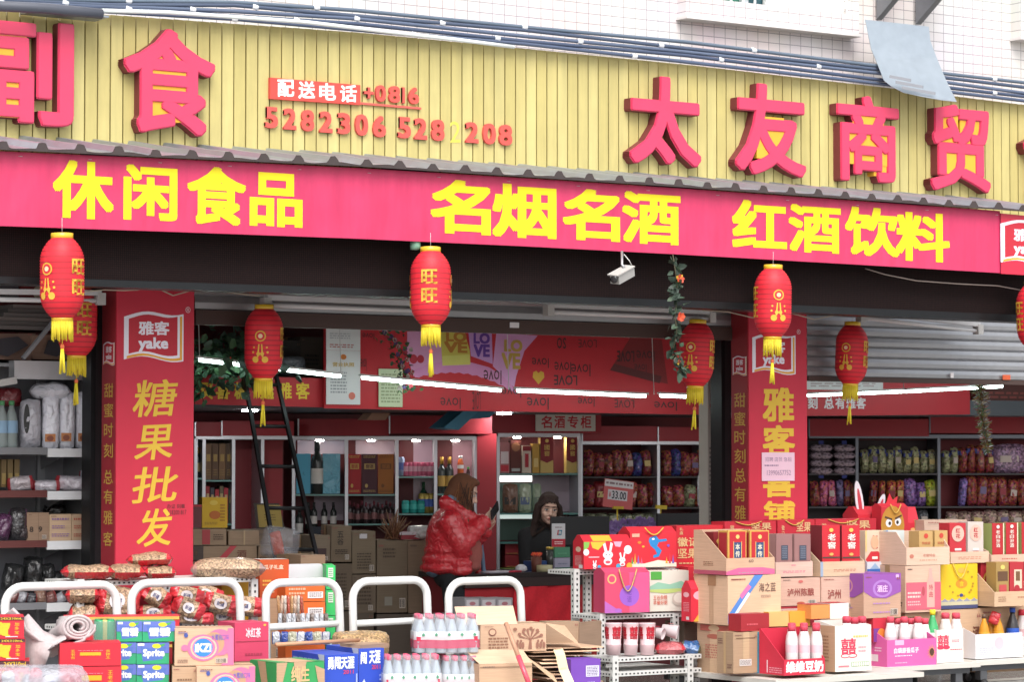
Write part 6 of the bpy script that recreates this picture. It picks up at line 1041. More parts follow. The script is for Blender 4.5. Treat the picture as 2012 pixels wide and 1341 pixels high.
for i in range(11): bx('cardboard_sheet', 'flattened carton in the stack of cardboard before the rack', 'cardboard', (1052 + 5 * i - (i % 3) * 8, 1272 + i * 7.4, 1186 - (i * 7) % 31, 1275.5 + i * 7.4), 13.65 - .015 * i, .5, ('#b08a66:c', '#c09a74:c', '#96745a:c')[i % 3], r=10, j=.012, grp='flattened cartons in a stack')
bx('carton', 'purple carton with white label at the foot of the flattened cartons', 'carton', (1122, 1296, 1180, 1384), 13.45, .2, '#6a3aa0', [('r', .5, .6, .95, .85, '#c8c4d4'), ('lines', .54, .62, .9, .83, 6, '#4a3a6a'), ('lines', .55, .4, .8, .5, 2, '#c8c4d4')], r=10)
q = MB(); A = [P(1087, 1278, 13.3), P(1092, 1290, 13.28), P(1098, 1318, 13.26), P(1112, 1350, 13.2)]; B = [v + Vector((.055, -.015, .006)) for v in A]; q.add(A + B, [(i, 4 + i, 5 + i, i + 1) for i in range(3)], '#d4c49c'); q.add([v - Vector((0, .001, 0)) for v in (A[0].lerp(B[0], .2), A[0].lerp(B[0], .8), A[2].lerp(B[2], .8), A[2].lerp(B[2], .2))], [(0, 1, 2, 3)], '#b8a888'); tag(q.build('paper_strip'), 'cream printed strip hanging over the flattened cartons', 'paper strip')
st = thing('broom_stick', 'wooden broom stick with pinkish red lower end leaning on the cartons', 'stick', P(1037, 1345, 13.1)); q = MB(); m_ = P(1018, 1290, 13.2); q.tube([P(994, 1226, 13.35), m_], .013, '#b4876c', 8); q.build('stick', st, props='world'); q = MB(); q.tube([m_, P(1042, 1352, 13.1)], .0145, '#d8485c:g', 8); q.build('grip', st, props='world')
# ------------------------------------------------------------------ gift boxes on the stepped rack
def rab(x, y, s): return [('e', x, y - .1 * s, .085 * s, .13 * s, '#e2dce0'), ('e', x, y + .13 * s, .1 * s, .14 * s, '#e2dce0'), ('p', [(x - .06 * s, y + .2 * s), (x - .1 * s, y + .5 * s), (x - .05 * s, y + .55 * s), (x - .01 * s, y + .24 * s)], '#e2dce0'), ('p', [(x + .02 * s, y + .24 * s), (x + .05 * s, y + .58 * s), (x + .1 * s, y + .52 * s), (x + .06 * s, y + .2 * s)], '#e2dce0'), ('e', x - .035 * s, y + .14 * s, .012 * s, .02 * s, '#3a2a30'), ('e', x + .035 * s, y + .14 * s, .012 * s, .02 * s, '#3a2a30'), ('e', x, y - .12 * s, .05 * s, .05 * s, '#d84a5a')]
gable('gift_box', 'red gift box printed with white rabbits on the rack top', 'gift box', (1147, 1052, 1241, 1119), 14.8, .16, '#c8182c', [('p', [(0, 1), (.12, 1), (.1, .8), (.02, .7), (0, .7)], '#7ab04a'), ('p', [(.14, 1), (.46, 1), (.3, .7), (.18, .78)], '#d8b030'), ('p', [(.62, 1), (.8, 1), (.76, .8), (.66, .82)], '#d8a0b8'), ('e', .92, .7, .08, .16, '#e2dce0'), ('e', .05, .62, .06, .12, '#e2dce0'), ('r', .1, .42, .32, .46, '#e2b0b8'), ('e', .72, .1, .05, .09, '#3a9ac0'), ('e', .32, .08, .04, .07, '#3a9ac0'), ('e', .95, .1, .06, .12, '#d8a030')] + rab(.5, .38, 1.05) + rab(.8, .24, .66) + rab(.22, .1, .4), [('e', .5, .72, .24, .1, '#d8b8a0'), ('lines', .2, .12, .8, .5, 8, '#d8a0a0'), ('r', .55, .03, .9, .16, '#d8d0d0')], sh=.8, top=[('r', .2, .1, .6, .9, '#d8a830')], r=10)
gable('gift_box', 'red gift box printed with a blue seahorse on the rack top', 'gift box', (1238, 1036, 1329, 1115), 14.78, .17, '#cb1c2e', [('p', [(0, 0), (1, 0), (1, .12), (.6, .2), (.3, .1), (0, .16)], '#e0d8c4'), ('p', [(.42, .86), (.56, .92), (.62, .8), (.78, .82), (.8, .76), (.62, .72), (.58, .62), (.68, .48), (.62, .3), (.5, .26), (.5, .34), (.58, .38), (.54, .5), (.44, .62), (.4, .76)], '#1f7fc0'), ('e', .5, .82, .03, .03, '#e8e8f0')] + [('p', [(x, .1), (x + .05, .1), (x + .025, h)], c) for x, h, c in ((.02, .3, '#4aa050'), (.08, .42, '#d8a030'), (.15, .36, '#7a5ab0'), (.22, .28, '#d85a7a'), (.76, .3, '#d8a030'), (.83, .42, '#c83a4a'), (.9, .36, '#7a5ab0'))] + [('e', .2, .72, .04, .04, '#d87a2a'), ('e', .28, .6, .03, .03, '#d8a030'), ('e', .82, .62, .03, .04, '#7a4ab0'), ('p', [(.04, .98), (.2, .98), (.2, .88), (.04, .88)], '#d8a088')], r=10, sh=.85, handle=('#d8b040', .18))
bx('gift_box', 'red gift box with gold characters right of the seahorse box', 'gift box', (1329, 1033, 1422, 1116), 14.85, .14, '#c01426', [('t', '徽记', .02, .5, .46, .72, '#cfae7a', .02), ('t', '坚果礼', .02, .22, .66, .46, '#cfae7a', .02), ('v', '礼盒', .06, .78, .14, .96, '#cfae7a', .01), ('lines', .05, .08, .5, .14, 1, '#cfae7a')], r=4)
gable('gift_box', 'pink to violet gift box with rope handle on the middle step of the rack', 'gift box', (1188, 1117, 1276, 1205), 14.5, .16, '#c23a5e', [('r', .55, 0, 1, 1, '#c24a7c'), ('e', .55, .42, .22, .26, '#8a50b4'), ('e', .16, .84, .1, .12, '#d8a868'), ('e', .16, .84, .07, .085, '#c23a5e'), ('v', '花语', .5, .24, .6, .6, '#6a3a9a', .01), ('p', [(0, 0), (.4, 0), (0, .3)], '#a858a8'), ('e', .3, .06, .08, .05, '#9a58b0')], sh=.9, handle=('#b89a58', .5), r=10)
bx('gift_box', 'white and green gift box showing a landscape beside the violet one', 'gift box', (1277, 1122, 1353, 1202), 14.55, .12, '#d2ccc0', [('r', .02, .78, .3, .98, '#4a9a3c'), ('p', [(0, .62), (.2, .72), (.5, .66), (.8, .74), (1, .62), (1, .54), (0, .54)], '#8ab8a0'), ('p', [(0, .54), (1, .56), (1, .48), (.4, .44), (0, .48)], '#b0c070'), ('t', '五谷杂粮', .08, .28, .44, .4, '#c86a58', .01), ('t', '早餐好粥', .08, .16, .44, .27, '#c86a58', .01), ('e', .74, .3, .18, .18, '#bcb0a4'), ('e', .74, .32, .14, .12, '#d8d0c4')], r=6)
gable('gift_box', 'small red house-shaped gift box at the right end of the middle step', 'gift box', (1358, 1142, 1402, 1222), 14.3, .1, '#c61a34', [('e', .4, .8, .3, .14, '#e0a0b0'), ('p', [(.1, 0), (.9, 0), (.8, .2), (.4, .3)], '#d8a030')], [('e', .5, .82, .3, .08, '#e0a8b0'), ('lines', .2, .3, .8, .6, 6, '#d88a94'), ('r', .5, .05, .8, .15, '#d8d0d0')], sh=.8)
bx('gift_box', 'red box behind the small house-shaped gift box', 'gift box', (1352, 1114, 1400, 1200), 14.72, .1, '#c0182c', [('v', '徽记', .2, .7, .4, .92, '#d8a080', .01), ('e', .5, .4, .3, .16, '#d8909c')])
# wedding paper cups
def cup(q, x, y, z, n=6, h=.09, r0=.027, r1=.039):
    for i in range(n): q.lathe([(r1 - .001 if i else r0, z + i * .012 + (h - .014 if i else 0)), (r1, z + h + i * .012 - .004), (r1 + .0025, z + h + i * .012 - .001), (r1, z + h + i * .012 + .002)] if i else [(r0, z), (r1, z + h)], '#c79aa0', 18, (x, y, 0))
def cups(lab, b, Y):
    u0, v0, u1, v1 = b; F = Fr(u0, v1, Y, 30); x1, _ = F.at(u1, v1); H = F.at(u0, v0)[1] - F.at(u0, v1)[1]; r = x1 / 2; q = MB()
    q.lathe([(r * .78, 0), (r * .92, H * .32), (r * .93, H * .33), (r * .86, H * .34), (r, H * .96), (r * 1.03, H * .98), (r * .98, H)], '#d6b8bc:g', 20); vs, fs, _ = glyph('囍', .03, 2)
    def bend(v, a0): ang = a0 + (v[0] - .5) * 1.15; z = H * (.5 + .4 * v[1]); rr = r * (.9 + .12 * v[1]) + .002; return (rr * math.sin(ang), -rr * math.cos(ang), z)
    for a0 in (-1.2, .35, 1.9): q.add([bend(v, a0) for v in vs], [f for f, z in fs], '#c41830')
    o = q.build('cup_stack', None, F.W(r, r, F.at(u0, v1)[1]), -F.r, 'local'); tag(o, lab, 'paper cups', 'pink wedding cup stacks'); return o
for i, (u0, u1) in enumerate(((1190, 1224), (1225, 1257), (1257, 1290))): cups(('stack of pink wedding cups at the left of the three', 'stack of pink wedding cups in the middle of the three', 'stack of pink wedding cups at the right of the three')[i], (u0, 1226, u1, 1289), 14.26 + .01 * i)
for i, (u, v, rr) in enumerate(((1303, 1247, .036), (1331, 1244, .045))): q = MB(); q.lathe([(rr * .7, .1), (rr, 0), (rr * 1.05, -.002), (rr * .96, .001), (rr * .64, .095)], '#d2c6c8', 20); q.decals([('p', [(-.4, -.3), (.4, -.3), (.3, .3), (-.3, .3)], '#c8304a')], (0, -rr - .001, .05), (.04, 0, 0), (0, .01, .06)); o = q.build('paper_cup', None, P(u, v, 14.36), 0, 'local'); o.rotation_euler = (R(-78), 0, R(30 + 14 * i)); tag(o, ('white cup stack lying on its side, smaller left one', 'white cup stack lying on its side, larger right one')[i], 'paper cups')
bag('red_packets', 'flat red packets in clear film on the low step of the rack', 'packets', (1286, 1262, 1348, 1290), 14.34, .22, '#a84a50:w', '#c02030:w', flat=True, band=.3); bag('blue_packet', 'crumpled blue packet on the red packets', 'packet', (1336, 1262, 1378, 1288), 14.32, .14, '#24588f:w', '#3a4a30:w', flat=True, tilt=14, lump=.6)
bx('carton', 'dark carton under the stepped rack behind the cups', 'carton', (1345, 1222, 1384, 1290), 14.6, .2, '#6a5444:c')
# ------------------------------------------------------------------ right: trolleys and stacked liquor cartons
def trolley(label, x0, x1, y0, y1, z=.25):
    t = thing('platform_trolley', label, 'trolley', ((x0 + x1) / 2, (y0 + y1) / 2, 0), 0, 'low white trolleys under the liquor cartons'); q = MB(); q.box(x0, y0, z - .03, x1, y1, z, '#c2beb6'); q.build('platform', t, props='world'); 
    for y in (y0 + .05, y1 - .09): q = MB(); q.box(x0 + .05, y, z - .07, x1 - .05, y + .04, z - .0302, '#5a5c60:m'); q.build('cross_member', t, props='world')
    for x in (x0 + .15, x1 - .15):
        for y in (y0 + .07, y1 - .07): q = MB(); q.tube([(x - .016, y, .065), (x + .016, y, .065)], .065, '#19191b', 16); q.tube([(x - .018, y, .065), (x + .018, y, .065)], .03, '#7a7c80:m', 12); q.box(x - .03, y - .025, .12, x + .03, y + .025, z - .0702, '#6a6c70:m'); q.build('wheel', t, props='world')
trolley('white platform trolley carrying the red crate of soy milk', 11.02, 12.22, 13.48, 14.72); trolley('white platform trolley carrying the pink seed box', 12.235, 13.1, 13.9, 14.85); trolley('white platform trolley at the right edge carrying the juice caddy', 13.115, 13.98, 14.0, 14.85)
CB = lambda x: [('lines', .1, .1, .9, .35, 3, x)]
gr = 'liquor display cartons'
YA = 14.0
bx('carton', 'pale carton with brush characters and a blue diagonal strip', 'carton', (1430, 1131, 1534, 1228), YA, .34, '#c19a74:c', [('p', [(0, .02), (.0, .2), (.5, 1), (.66, 1)], '#4a7cc0'), ('p', [(.1, .2), (.16, .2), (.42, .62), (.38, .66)], '#d0d8ec'), ('p', [(.26, .52), (.44, .76), (.38, .82), (.22, .6)], '#d06aa0'), ('t', '海之蓝', .58, .66, .9, .84, '#5a3a34', .0), ('lines', .06, .9, .2, .95, 1, '#6a4a40'), ('lines', .62, .54, .8, .6, 2, '#a08070')], [('r', .46, 0, .58, 1, '#a9835c:c'), ('r', .42, .78, .66, 1, '#9a7250')])
tray('display_carton', 'open display carton with slanted side, first on the left, holding two red gold boxes', 'display carton', (1427, 1043, 1522, 1130), 1097, YA, .33, '#b58c6a:c', [('p', [(0, 0), (1, 0), (1, .3), (.75, .42), (.25, .42), (0, .2)], '#c85a88'), ('lines', .25, .06, .75, .2, 1, '#a07a8a'), ('t', '60', .46, .72, .56, .9, '#6a4a40', .01)], [('r', 0, 0, 1, .25, '#a84a60'), ('lines', .3, .5, .6, .8, 3, '#8a6448')], grp=gr)
bc = [('r', .06, .03, .94, .97, '#b01420'), ('r', .3, .32, .7, .72, '#26406a'), ('r', .27, .3, .3, .74, '#d8b868'), ('r', .7, .3, .73, .74, '#d8b868'), ('v', '本传', .38, .36, .62, .7, '#d8d0b8', .02), ('e', .5, .85, .1, .05, '#d8b868'), ('lines', .3, .12, .7, .2, 1, '#d8b868')]
for i, (u0, u1) in enumerate(((1431, 1467), (1474, 1511))): bx('liquor_box', ('red and gold liquor box with blue panel, left of its pair', 'red and gold liquor box with blue panel, right of its pair')[i], 'liquor box', (u0, 1043, u1, 1127), YA, .1, '#c99a4a', bc, [('r', .1, .05, .9, .95, '#a01420')], oy=.02)
bx('liquor_box', 'dark red liquor box at the back of the first display carton', 'liquor box', (1402, 1046, 1428, 1120), YA, .1, '#7c1018', [('e', .5, .75, .3, .08, '#c8a050')], oy=.19)
bx('carton', 'tall carton under the pale brush character carton, seen from its taped side', 'carton', (1437, 1229, 1500, 1326), YA, .34, '#a8825e:c', [], [('r', .38, 0, .62, 1, '#b9946c:c'), ('r', .1, .86, .95, .98, '#b05a4c'), ('e', .5, .92, .16, .06, '#c9b08a'), ('lines', .25, .3, .7, .6, 6, '#b06a58'), ('e', .5, .75, .2, .05, '#a8604c')])
bx('carton', 'carton with white barcode label and light blue edge beside the taped carton', 'carton', (1441, 1243, 1488, 1324), 13.78, .16, '#977653:c', [('r', .25, .18, .75, .34, '#c9c4c0'), ('lines', .28, .2, .72, .32, 5, '#4a4440'), ('r', .4, .34, .66, 1, '#a8885f:c'), ('r', .1, .84, .9, .86, '#6a5036')]); bx('box', 'light blue box edge beside the barcode carton', 'box', (1489, 1243, 1495, 1324), 13.78, .16, '#4f9ab8')
bx('box', 'open dark red gift box lying before the pale carton', 'gift box', (1456, 1207, 1512, 1241), 13.78, .12, '#981420', [('lines', .2, .3, .6, .5, 1, '#c8505a')]); bx('box', 'small orange box beside the open dark red one', 'box', (1511, 1203, 1550, 1232), 13.95, .1, '#d8a868', [], [('r', 0, 0, 1, 1, '#c87a28')]); bx('box', 'yellow orange box between the red boxes of the front row', 'box', (1551, 1202, 1592, 1232), 13.98, .1, '#d89a30')
bx('box', 'orange box end between the yellow box and the white one', 'box', (1594, 1189, 1630, 1217), 13.92, .14, '#d88a48', [], t=[('r', 0, 0, 1, 1, '#a81828')]); bx('box', 'white box end beside the orange one, over the white open carton', 'box', (1631, 1186, 1667, 1217), 13.92, .14, '#dcd6d0', [], t=[('r', 0, 0, 1, 1, '#a81828')]); bx('carton', 'plain carton behind the soy milk crate holding the small boxes', 'carton', (1502, 1233, 1668, 1322), 13.98, .1, '#a8805c:c')
YB = 14.16
tray('display_carton', 'low pink display carton holding two dusky boxes with dark labels', 'display carton', (1524, 1078, 1597, 1134), 1105, YB, .3, '#b89484:c', [('lines', .2, .25, .8, .42, 2, '#c06a80'), ('lines', .42, .7, .56, .85, 1, '#c06a80')], grp=gr)
for i, (u0, u1) in enumerate(((1525, 1557), (1561, 1593))): bx('liquor_box', ('dusky pink liquor box with dark patterned label, left one', 'dusky pink liquor box with dark patterned label, right one')[i], 'liquor box', (u0, 1050, u1, 1130), YB, .12, '#8d6462', [('r', .3, .36, .72, .72, '#3a4050'), ('lines', .36, .4, .66, .7, 7, '#6a7080')], [('r', 0, 0, 1, 1, '#9a7472')], oy=.02)
bx('carton', 'pinkish carton with brown brush characters below the dusky boxes', 'carton', (1534, 1136, 1611, 1191), YB, .3, '#b48c78:c', [('t', '泸州陈酿', .16, .34, .84, .62, '#8a4038', .02), ('e', .5, .08, .1, .06, '#a8503c'), ('e', .5, .86, .06, .05, '#b8605a')])
bx('carton', 'red and white box pile under the pinkish carton', 'carton', (1534, 1192, 1611, 1330), YB, .3, '#9c2030', [('r', 0, .9, 1, .97, '#c8a8a0')])
YC = 14.15
tray('display_carton', 'display carton holding two bright red boxes with white brush characters', 'display carton', (1612, 1060, 1699, 1133), 1104, YC, .3, '#b59674:c', [('lines', .3, .3, .8, .5, 2, '#b0705a'), ('r', 0, 0, .06, 1, '#8a9ab0')], grp=gr)
for i, (u0, u1) in enumerate(((1616, 1650), (1655, 1690))): bx('liquor_box', ('bright red liquor box with white brush characters, left one', 'bright red liquor box with white brush characters, right one')[i], 'liquor box', (u0, 1033, u1, 1128), YC, .12, '#bb1626', [('v', '老窖', .3, .5, .75, .84, '#e0d8d0', .02), ('e', .5, .9, .12, .04, '#d8b050'), ('r', 0, .32, 1, .345, '#2a3a30'), ('e', .5, .4, .12, .03, '#c8a050')], [('r', 0, 0, 1, 1, '#6c0f1c')], oy=.02)
bx('carton', 'pinkish carton half hidden left of the purple carton', 'carton', (1614, 1134, 1690, 1200), YC, .3, '#b48c78:c', [('t', '泸州', .16, .34, .5, .62, '#8a4038', .02)]); bx('carton', 'carton holding up the pinkish one behind the white carton', 'carton', (1614, 1201, 1690, 1330), YC, .3, '#a07c5c:c')
bx('carton', 'purple and tan carton with pale emblem', 'carton', (1697, 1128, 1770, 1215), 14.02, .3, '#a98064:c', [('p', [(0, .6), (.25, .46), (.6, .44), (1, .58), (1, 1), (0, 1)], '#8a4a9c'), ('e', .5, .66, .26, .2, '#a070b8'), ('e', .5, .66, .2, .15, '#8a4a9c'), ('t', '酒庄', .36, .58, .64, .74, '#d8b8d8', .03), ('lines', .25, .3, .7, .36, 1, '#a87ab0'), ('lines', .25, .1, .7, .16, 1, '#a87ab0'), ('r', .86, .9, .94, .97, '#c8a8d0')], [('p', [(0, .6), (.4, .46), (.7, .46), (1, .6), (1, 1), (0, 1)], '#83429a'), ('e', .5, .72, .16, .16, '#b07a8a'), ('e', .5, .72, .12, .12, '#83429a'), ('lines', .35, .2, .65, .26, 1, '#9a70a0')], t=[('r', 0, 0, 1, 1, '#7f4292')]); bx('carton', 'carton under the purple one hidden by the pink seed box', 'carton', (1697, 1216, 1770, 1318), 14.13, .2, '#9a7858:c')
YD = 14.35
tray('display_carton', 'white and blue patterned display carton in the middle of the upper row', 'display carton', (1704, 1070, 1781, 1130), 1104, YD, .26, '#c2c4cc', [('p', [(0, .2), (.2, .9), (.3, .5), (.5, .9), (.6, .4), (.8, .95), (1, .5), (1, .2)], '#8aa4c4'), ('r', 0, 0, 1, .12, '#3a68b0'), ('r', 0, .0, .35, .45, '#2f5ca8')], grp=gr)
for i, (u0, u1, m_, mm) in enumerate(((1700, 1736, '#c9b49c', '#b8202c'), (1741, 1777, '#c2cac8', '#c87a3a'))): bx('liquor_box', ('white and red liquor box picturing a bottle, over the purple carton', 'white, blue and gold liquor box right over the purple carton')[i], 'liquor box', (u0, 1043, u1, 1126), YD, .1, m_, [('p', [(0, 0), (1, 0), (1, .3), (.7, .5), (.3, .5), (0, .3)], mm), ('v', '红花', .36, .55, .66, .9, ('#a02028', '#5a6a9a')[i], .03), ('r', .36, .32, .66, .38, '#e0dcd0'), ('r', .38, .1, .64, .3, '#a81828'), ('r', 0, .5, .08, 1, '#d8b878'), ('e', .5, .72, .2, .16, ('#d8a080', '#d8d0b0')[i])] if i == 0 else [('r', 0, 0, .1, 1, '#5a8ab8'), ('v', '红花', .36, .55, .66, .9, '#5a5a8a', .03), ('r', .36, .32, .66, .38, '#e0dcd0'), ('r', .38, .1, .64, .3, '#a81828'), ('p', [(.5, .25), (1, .3), (1, .6)], '#d8a060')], oy=.02)
bx('carton', 'plain carton under the blue patterned display carton', 'carton', (1704, 1131, 1781, 1330), YD, .26, '#a07c5a:c')
YE = 14.1
bx('carton', 'pale carton with a tall pink red bottle printed on its front', 'carton', (1779, 1112, 1848, 1204), YE, .34, '#bb947a:c', [('r', .02, .05, 1, .64, '#c0586a'), ('p', [(.6, .1), (.82, .1), (.82, .62), (.76, .76), (.74, .94), (.67, .94), (.66, .76), (.6, .62)], '#d09a90'), ('v', '特曲', .66, .3, .77, .6, '#a83a48', .01), ('lines', .06, .3, .42, .46, 2, '#e0c0b8'), ('lines', .06, .14, .42, .26, 2, '#d8a8a8'), ('e', .5, .45, .04, .1, '#a8404c')], grp=None)
tray('display_carton', 'tall fronted pale carton holding two small gold boxes', 'display carton', (1781, 1046, 1866, 1111), 1076, YE, .34, '#bb9a80:c', [('t', '老窖特曲', .38, .45, .66, .62, '#b06a58', .01), ('lines', .3, .2, .7, .36, 1, '#b8907a'), ('e', .12, .5, .05, .12, '#b06a58')], bh=.3, grp=gr)
for i, (u0, u1) in enumerate(((1806, 1833), (1837, 1862))): bx('liquor_box', ('small gold liquor box with red seal, left one', 'small gold liquor box with red seal, right one')[i], 'liquor box', (u0, 1044 - i, u1, 1100), YE, .1, '#b8945c', [('e', .5, .82, .16, .09, '#b83a2a'), ('t', '特曲酒', .2, .52, .8, .62, '#b05a3a', .01)], oy=.05)
bx('carton', 'carton below the pale bottle print carton', 'carton', (1779, 1205, 1848, 1318), 14.13, .3, '#ad8462:c')
YF = 14.2
tray('display_carton', 'display carton holding two red boxes with white printed bottles', 'display carton', (1868, 1062, 1943, 1107), 1085, YF, .3, '#b9967a:c', [('lines', .2, .3, .8, .6, 2, '#b8806a')], grp=gr)
for i, (u0, u1) in enumerate(((1866, 1898), (1902, 1932))): bx('liquor_box', ('red and white liquor box under the tinsel, left one', 'red and white liquor box under the tinsel, right one')[i], 'liquor box', (u0, 1028 - 2 * i, u1, 1100), YF, .1, ('#b3202c', '#c0b4ac')[i], [('e', .5, .7, .38, .22, '#d0a898'), ('v', '红花', .36, .56, .64, .86, '#a01824', .03), ('r', .3, .24, .7, .3, '#e0d8d0'), ('r', .32, .02, .68, .22, '#d04048'), ('r', 0, 0, 1, .1, '#a01824')], oy=.02)
bx('carton', 'carton with raised flap behind the red and white boxes', 'carton', (1818, 1022, 1900, 1090), 14.75, .2, '#b0907a:c', j=.006)
gable('gift_bag', 'bright yellow gift bag with blue and white border at its foot', 'gift bag', (1849, 1106, 1921, 1197), 14.2, .12, '#d8b20c', [('r', 0, 0, 1, .08, '#3a3f68'), ('r', 0, .08, 1, .2, '#b8b090'), ('p', [(0, .16), (.1, .24), (.2, .16), (.3, .24), (.4, .16), (.5, .24), (.6, .16), (.7, .24), (.8, .16), (.9, .24), (1, .16)], '#8a8a98'), ('e', .56, .56, .16, .1, '#d0861c'), ('t', '食', .5, .5, .62, .62, '#d8b20c', .02), ('e', .55, .3, .05, .04, '#2a3a7a'), ('e', .56, .86, .1, .06, '#c8a040')] + [('e', .55 + .32 * math.cos(a), .58 + .3 * math.sin(a), .03, .025, '#a8841a') for a in [i * .52 - 2.9 for i in range(6)] + [i * .52 - .6 for i in range(4)]], sh=.96, handle=('#c8a848', .32))
bx('carton', 'carton under the red and white boxes', 'carton', (1868, 1108, 1943, 1320), 14.4, .3, '#b08a68:c')
tray('display_carton', 'display carton at the right edge holding narrow red boxes', 'display carton', (1948, 1060, 2050, 1105), 1090, YF, .25, '#b9957a:c', [('lines', .2, .3, .5, .6, 1, '#b06050')], grp=gr)
for i, u0 in enumerate((1950, 1977, 2008)): bx('liquor_box', ('narrow red liquor box with white characters, left of three', 'narrow red liquor box with white characters, middle of three', 'narrow red liquor box cut by the right edge')[i], 'liquor box', (u0, 1029 - i, u0 + 23, 1100), YF, .1, '#aa1420', [('v', '老白汾酒', .3, .32, .64, .82, '#d8c8bc', .02), ('e', .48, .9, .14, .05, '#d8d0c8'), ('r', .9, 0, 1, 1, '#d8c8a8')], [('r', 0, 0, 1, 1, '#8f9a58')], oy=.02)
tray('display_carton', 'red sided open carton with oval medallion near the right edge', 'display carton', (1954, 1104, 2030, 1192), 1163, 14.05, .3, '#b5906a:c', [('lines', .6, .5, .9, .7, 1, '#a06a50'), ('lines', .1, .3, .3, .7, 3, '#8a6448')], [('r', 0, 0, 1, 1, '#a8845f:c')], bh=.9)
bx('liquor_box', 'gold brown boxed bottle inside the red sided carton', 'liquor box', (1958, 1105, 1982, 1180), 14.05, .1, '#9a7c44', [('r', .1, .5, .9, .75, '#5a3a20'), ('e', .5, .86, .18, .06, '#d8b860'), ('r', .2, .2, .8, .4, '#b04040')], oy=.02); bx('liquor_box', 'red boxed bottle with dark tag inside the red sided carton', 'liquor box', (1984, 1105, 2012, 1180), 14.05, .1, '#a8202a', [('r', .3, .3, .85, .8, '#d0b8a0'), ('r', .42, .5, .72, .75, '#6a4a2a'), ('e', .5, .3, .2, .1, '#a01828')], oy=.02)
bx('liquor_box', 'red box with gold oval at the left of the red sided carton', 'liquor box', (1928, 1106, 1950, 1188), 14.22, .1, '#ac1626', [('e', .5, .56, .34, .2, '#d0a040'), ('e', .5, .56, .22, .13, '#ac1626')]); bx('carton', 'carton under the red sided open carton', 'carton', (1925, 1193, 2050, 1320), 14.2, .3, '#b08862:c')
# big red gift boxes behind the liquor
for i, (lab, b, Y) in enumerate((('wide red gift box with gold cord behind the first display carton', (1424, 1025, 1526, 1060), 14.8), ('red gift box with gold print behind the dusky boxes', (1528, 1022, 1600, 1070), 14.8), ('long red gift box row behind the bright red boxes', (1602, 1020, 1722, 1060), 14.85))): o, W, H = bx('gift_box', lab, 'gift box', b, Y, .14, '#b4142a', [('v', '徽记', .1, .3, .18, .8, '#cfa878', .01), ('t', '坚果', .5, .5, .9, .9, '#cfa878', .02)]); q = MB(); q.tube([(W * (.2 + .5 * i / 8), -.006, H * (.98 - .2 * math.sin(i / 8 * math.pi))) for i in range(9)], .004, '#c8a048', 5); q.build('handle', o, props='local'); bx('carton', ('carton under the wide red gift box with gold cord', 'carton under the red gift box with gold print', 'carton under the long red gift box row')[i], 'carton', (b[0], b[3] + 1, b[2], 1330), Y, .14, '#9a2030')
YR = 14.95
o, W, H = gable('gift_box', 'red gift box with tall white rabbit ears behind the liquor boxes', 'gift box', (1686, 996, 1738, 1060), YR, .16, '#bd1a2c', [('e', .7, .5, .3, .4, '#d0c8cc')], sh=.75)
for x, z, w_, h_, tl in ((.1, .8, .035, .15, -10), (.75, .75, .03, .1, 22)):
    q = MB(); n = 20; q.prism([(w_ * math.cos(a), h_ * (math.sin(a)) * (1 if math.sin(a) > 0 else .6) + h_ * .5) for a in [2 * math.pi * i / n for i in range(n)]], 0, .006, '#d4ced4', 'y'); q.prism([(w_ * .45 * math.cos(a), h_ * .75 * math.sin(a) + h_ * .4) for a in [2 * math.pi * i / n for i in range(n)]], -.002, 0, '#b83040', 'y'); e = q.build('rabbit_ear', o, props='local'); e.location = (W * x + .04, .04, H * z); e.rotation_euler.y = R(tl)
bx('carton', 'carton carrying the rabbit eared box', 'carton', (1686, 1061, 1806, 1330), YR, .2, '#7a5a44:c')
o, W, H = gable('gift_box', 'red gift box with a golden egg face behind the liquor boxes', 'gift box', (1732, 990, 1784, 1060), YR - .12, .1, '#b8182a', [('e', .42, .42, .44, .62, '#b07c24'), ('e', .28, .5, .12, .13, '#d8d4d4'), ('e', .62, .54, .12, .13, '#d8d4d4'), ('e', .31, .49, .05, .06, '#2a1c18'), ('e', .6, .52, .05, .06, '#2a1c18'), ('p', [(.12, .66), (.4, .58), (.4, .64), (.14, .72)], '#4a2c14'), ('p', [(.52, .6), (.76, .7), (.76, .76), (.5, .66)], '#4a2c14')], sh=.9, handle=('#c8a048', .25)); q = MB(); q.prism([(W * .3, H * .9), (W * .75, H * .9), (W * .8, H * 1.2), (W * .62, H * 1.08), (W * .5, H * 1.28), (W * .4, H * 1.05)], .05, .056, '#c41c2c', 'y'); q.build('crest', o, props='local')
gable('gift_box', 'small pointed red box right of the egg face box', 'gift box', (1782, 997, 1806, 1060), YR - .1, .1, '#c01a30', [('e', .5, .6, .2, .1, '#d8a060')], sh=.5)
# front row: soy milk crate, white cartons, seed box, bottles
YV = 13.52
tray('bottle_crate', 'red crate of white bottles with big white characters on its front', 'crate', (1541, 1238, 1621, 1327), 1296, YV, .24, '#c01838', [('t', '维维豆奶', .04, .14, .96, .88, '#e8e2e4', .05)], [('r', .3, .1, .34, .9, '#e0c0c8'), ('lines', .4, .1, .9, .5, 3, '#d88a9a')], bh=.95)
bx('box', 'small red and violet box behind the left end of the pink open box', 'box', (1716, 1210, 1742, 1262), 14.02, .08, '#b81c34', [('r', 0, 0, .5, .5, '#6a2a80'), ('e', .6, .3, .3, .2, '#d87a2a')])
gm = 'white milk bottles with red caps'
for i in range(3):
    for k in range(2): bottle('milk_bottle', 'white bottle with red cap in the red crate', 'bottle', 1556 + i * 24, 1229 - k * 5, 1322, YV, 'milk', '#d9d0d0:g', '#c83a50', '#dcb4bc', .06 + .1 * k, 'bottles in the red crate', 1.1)
XI = '#c42c4c'
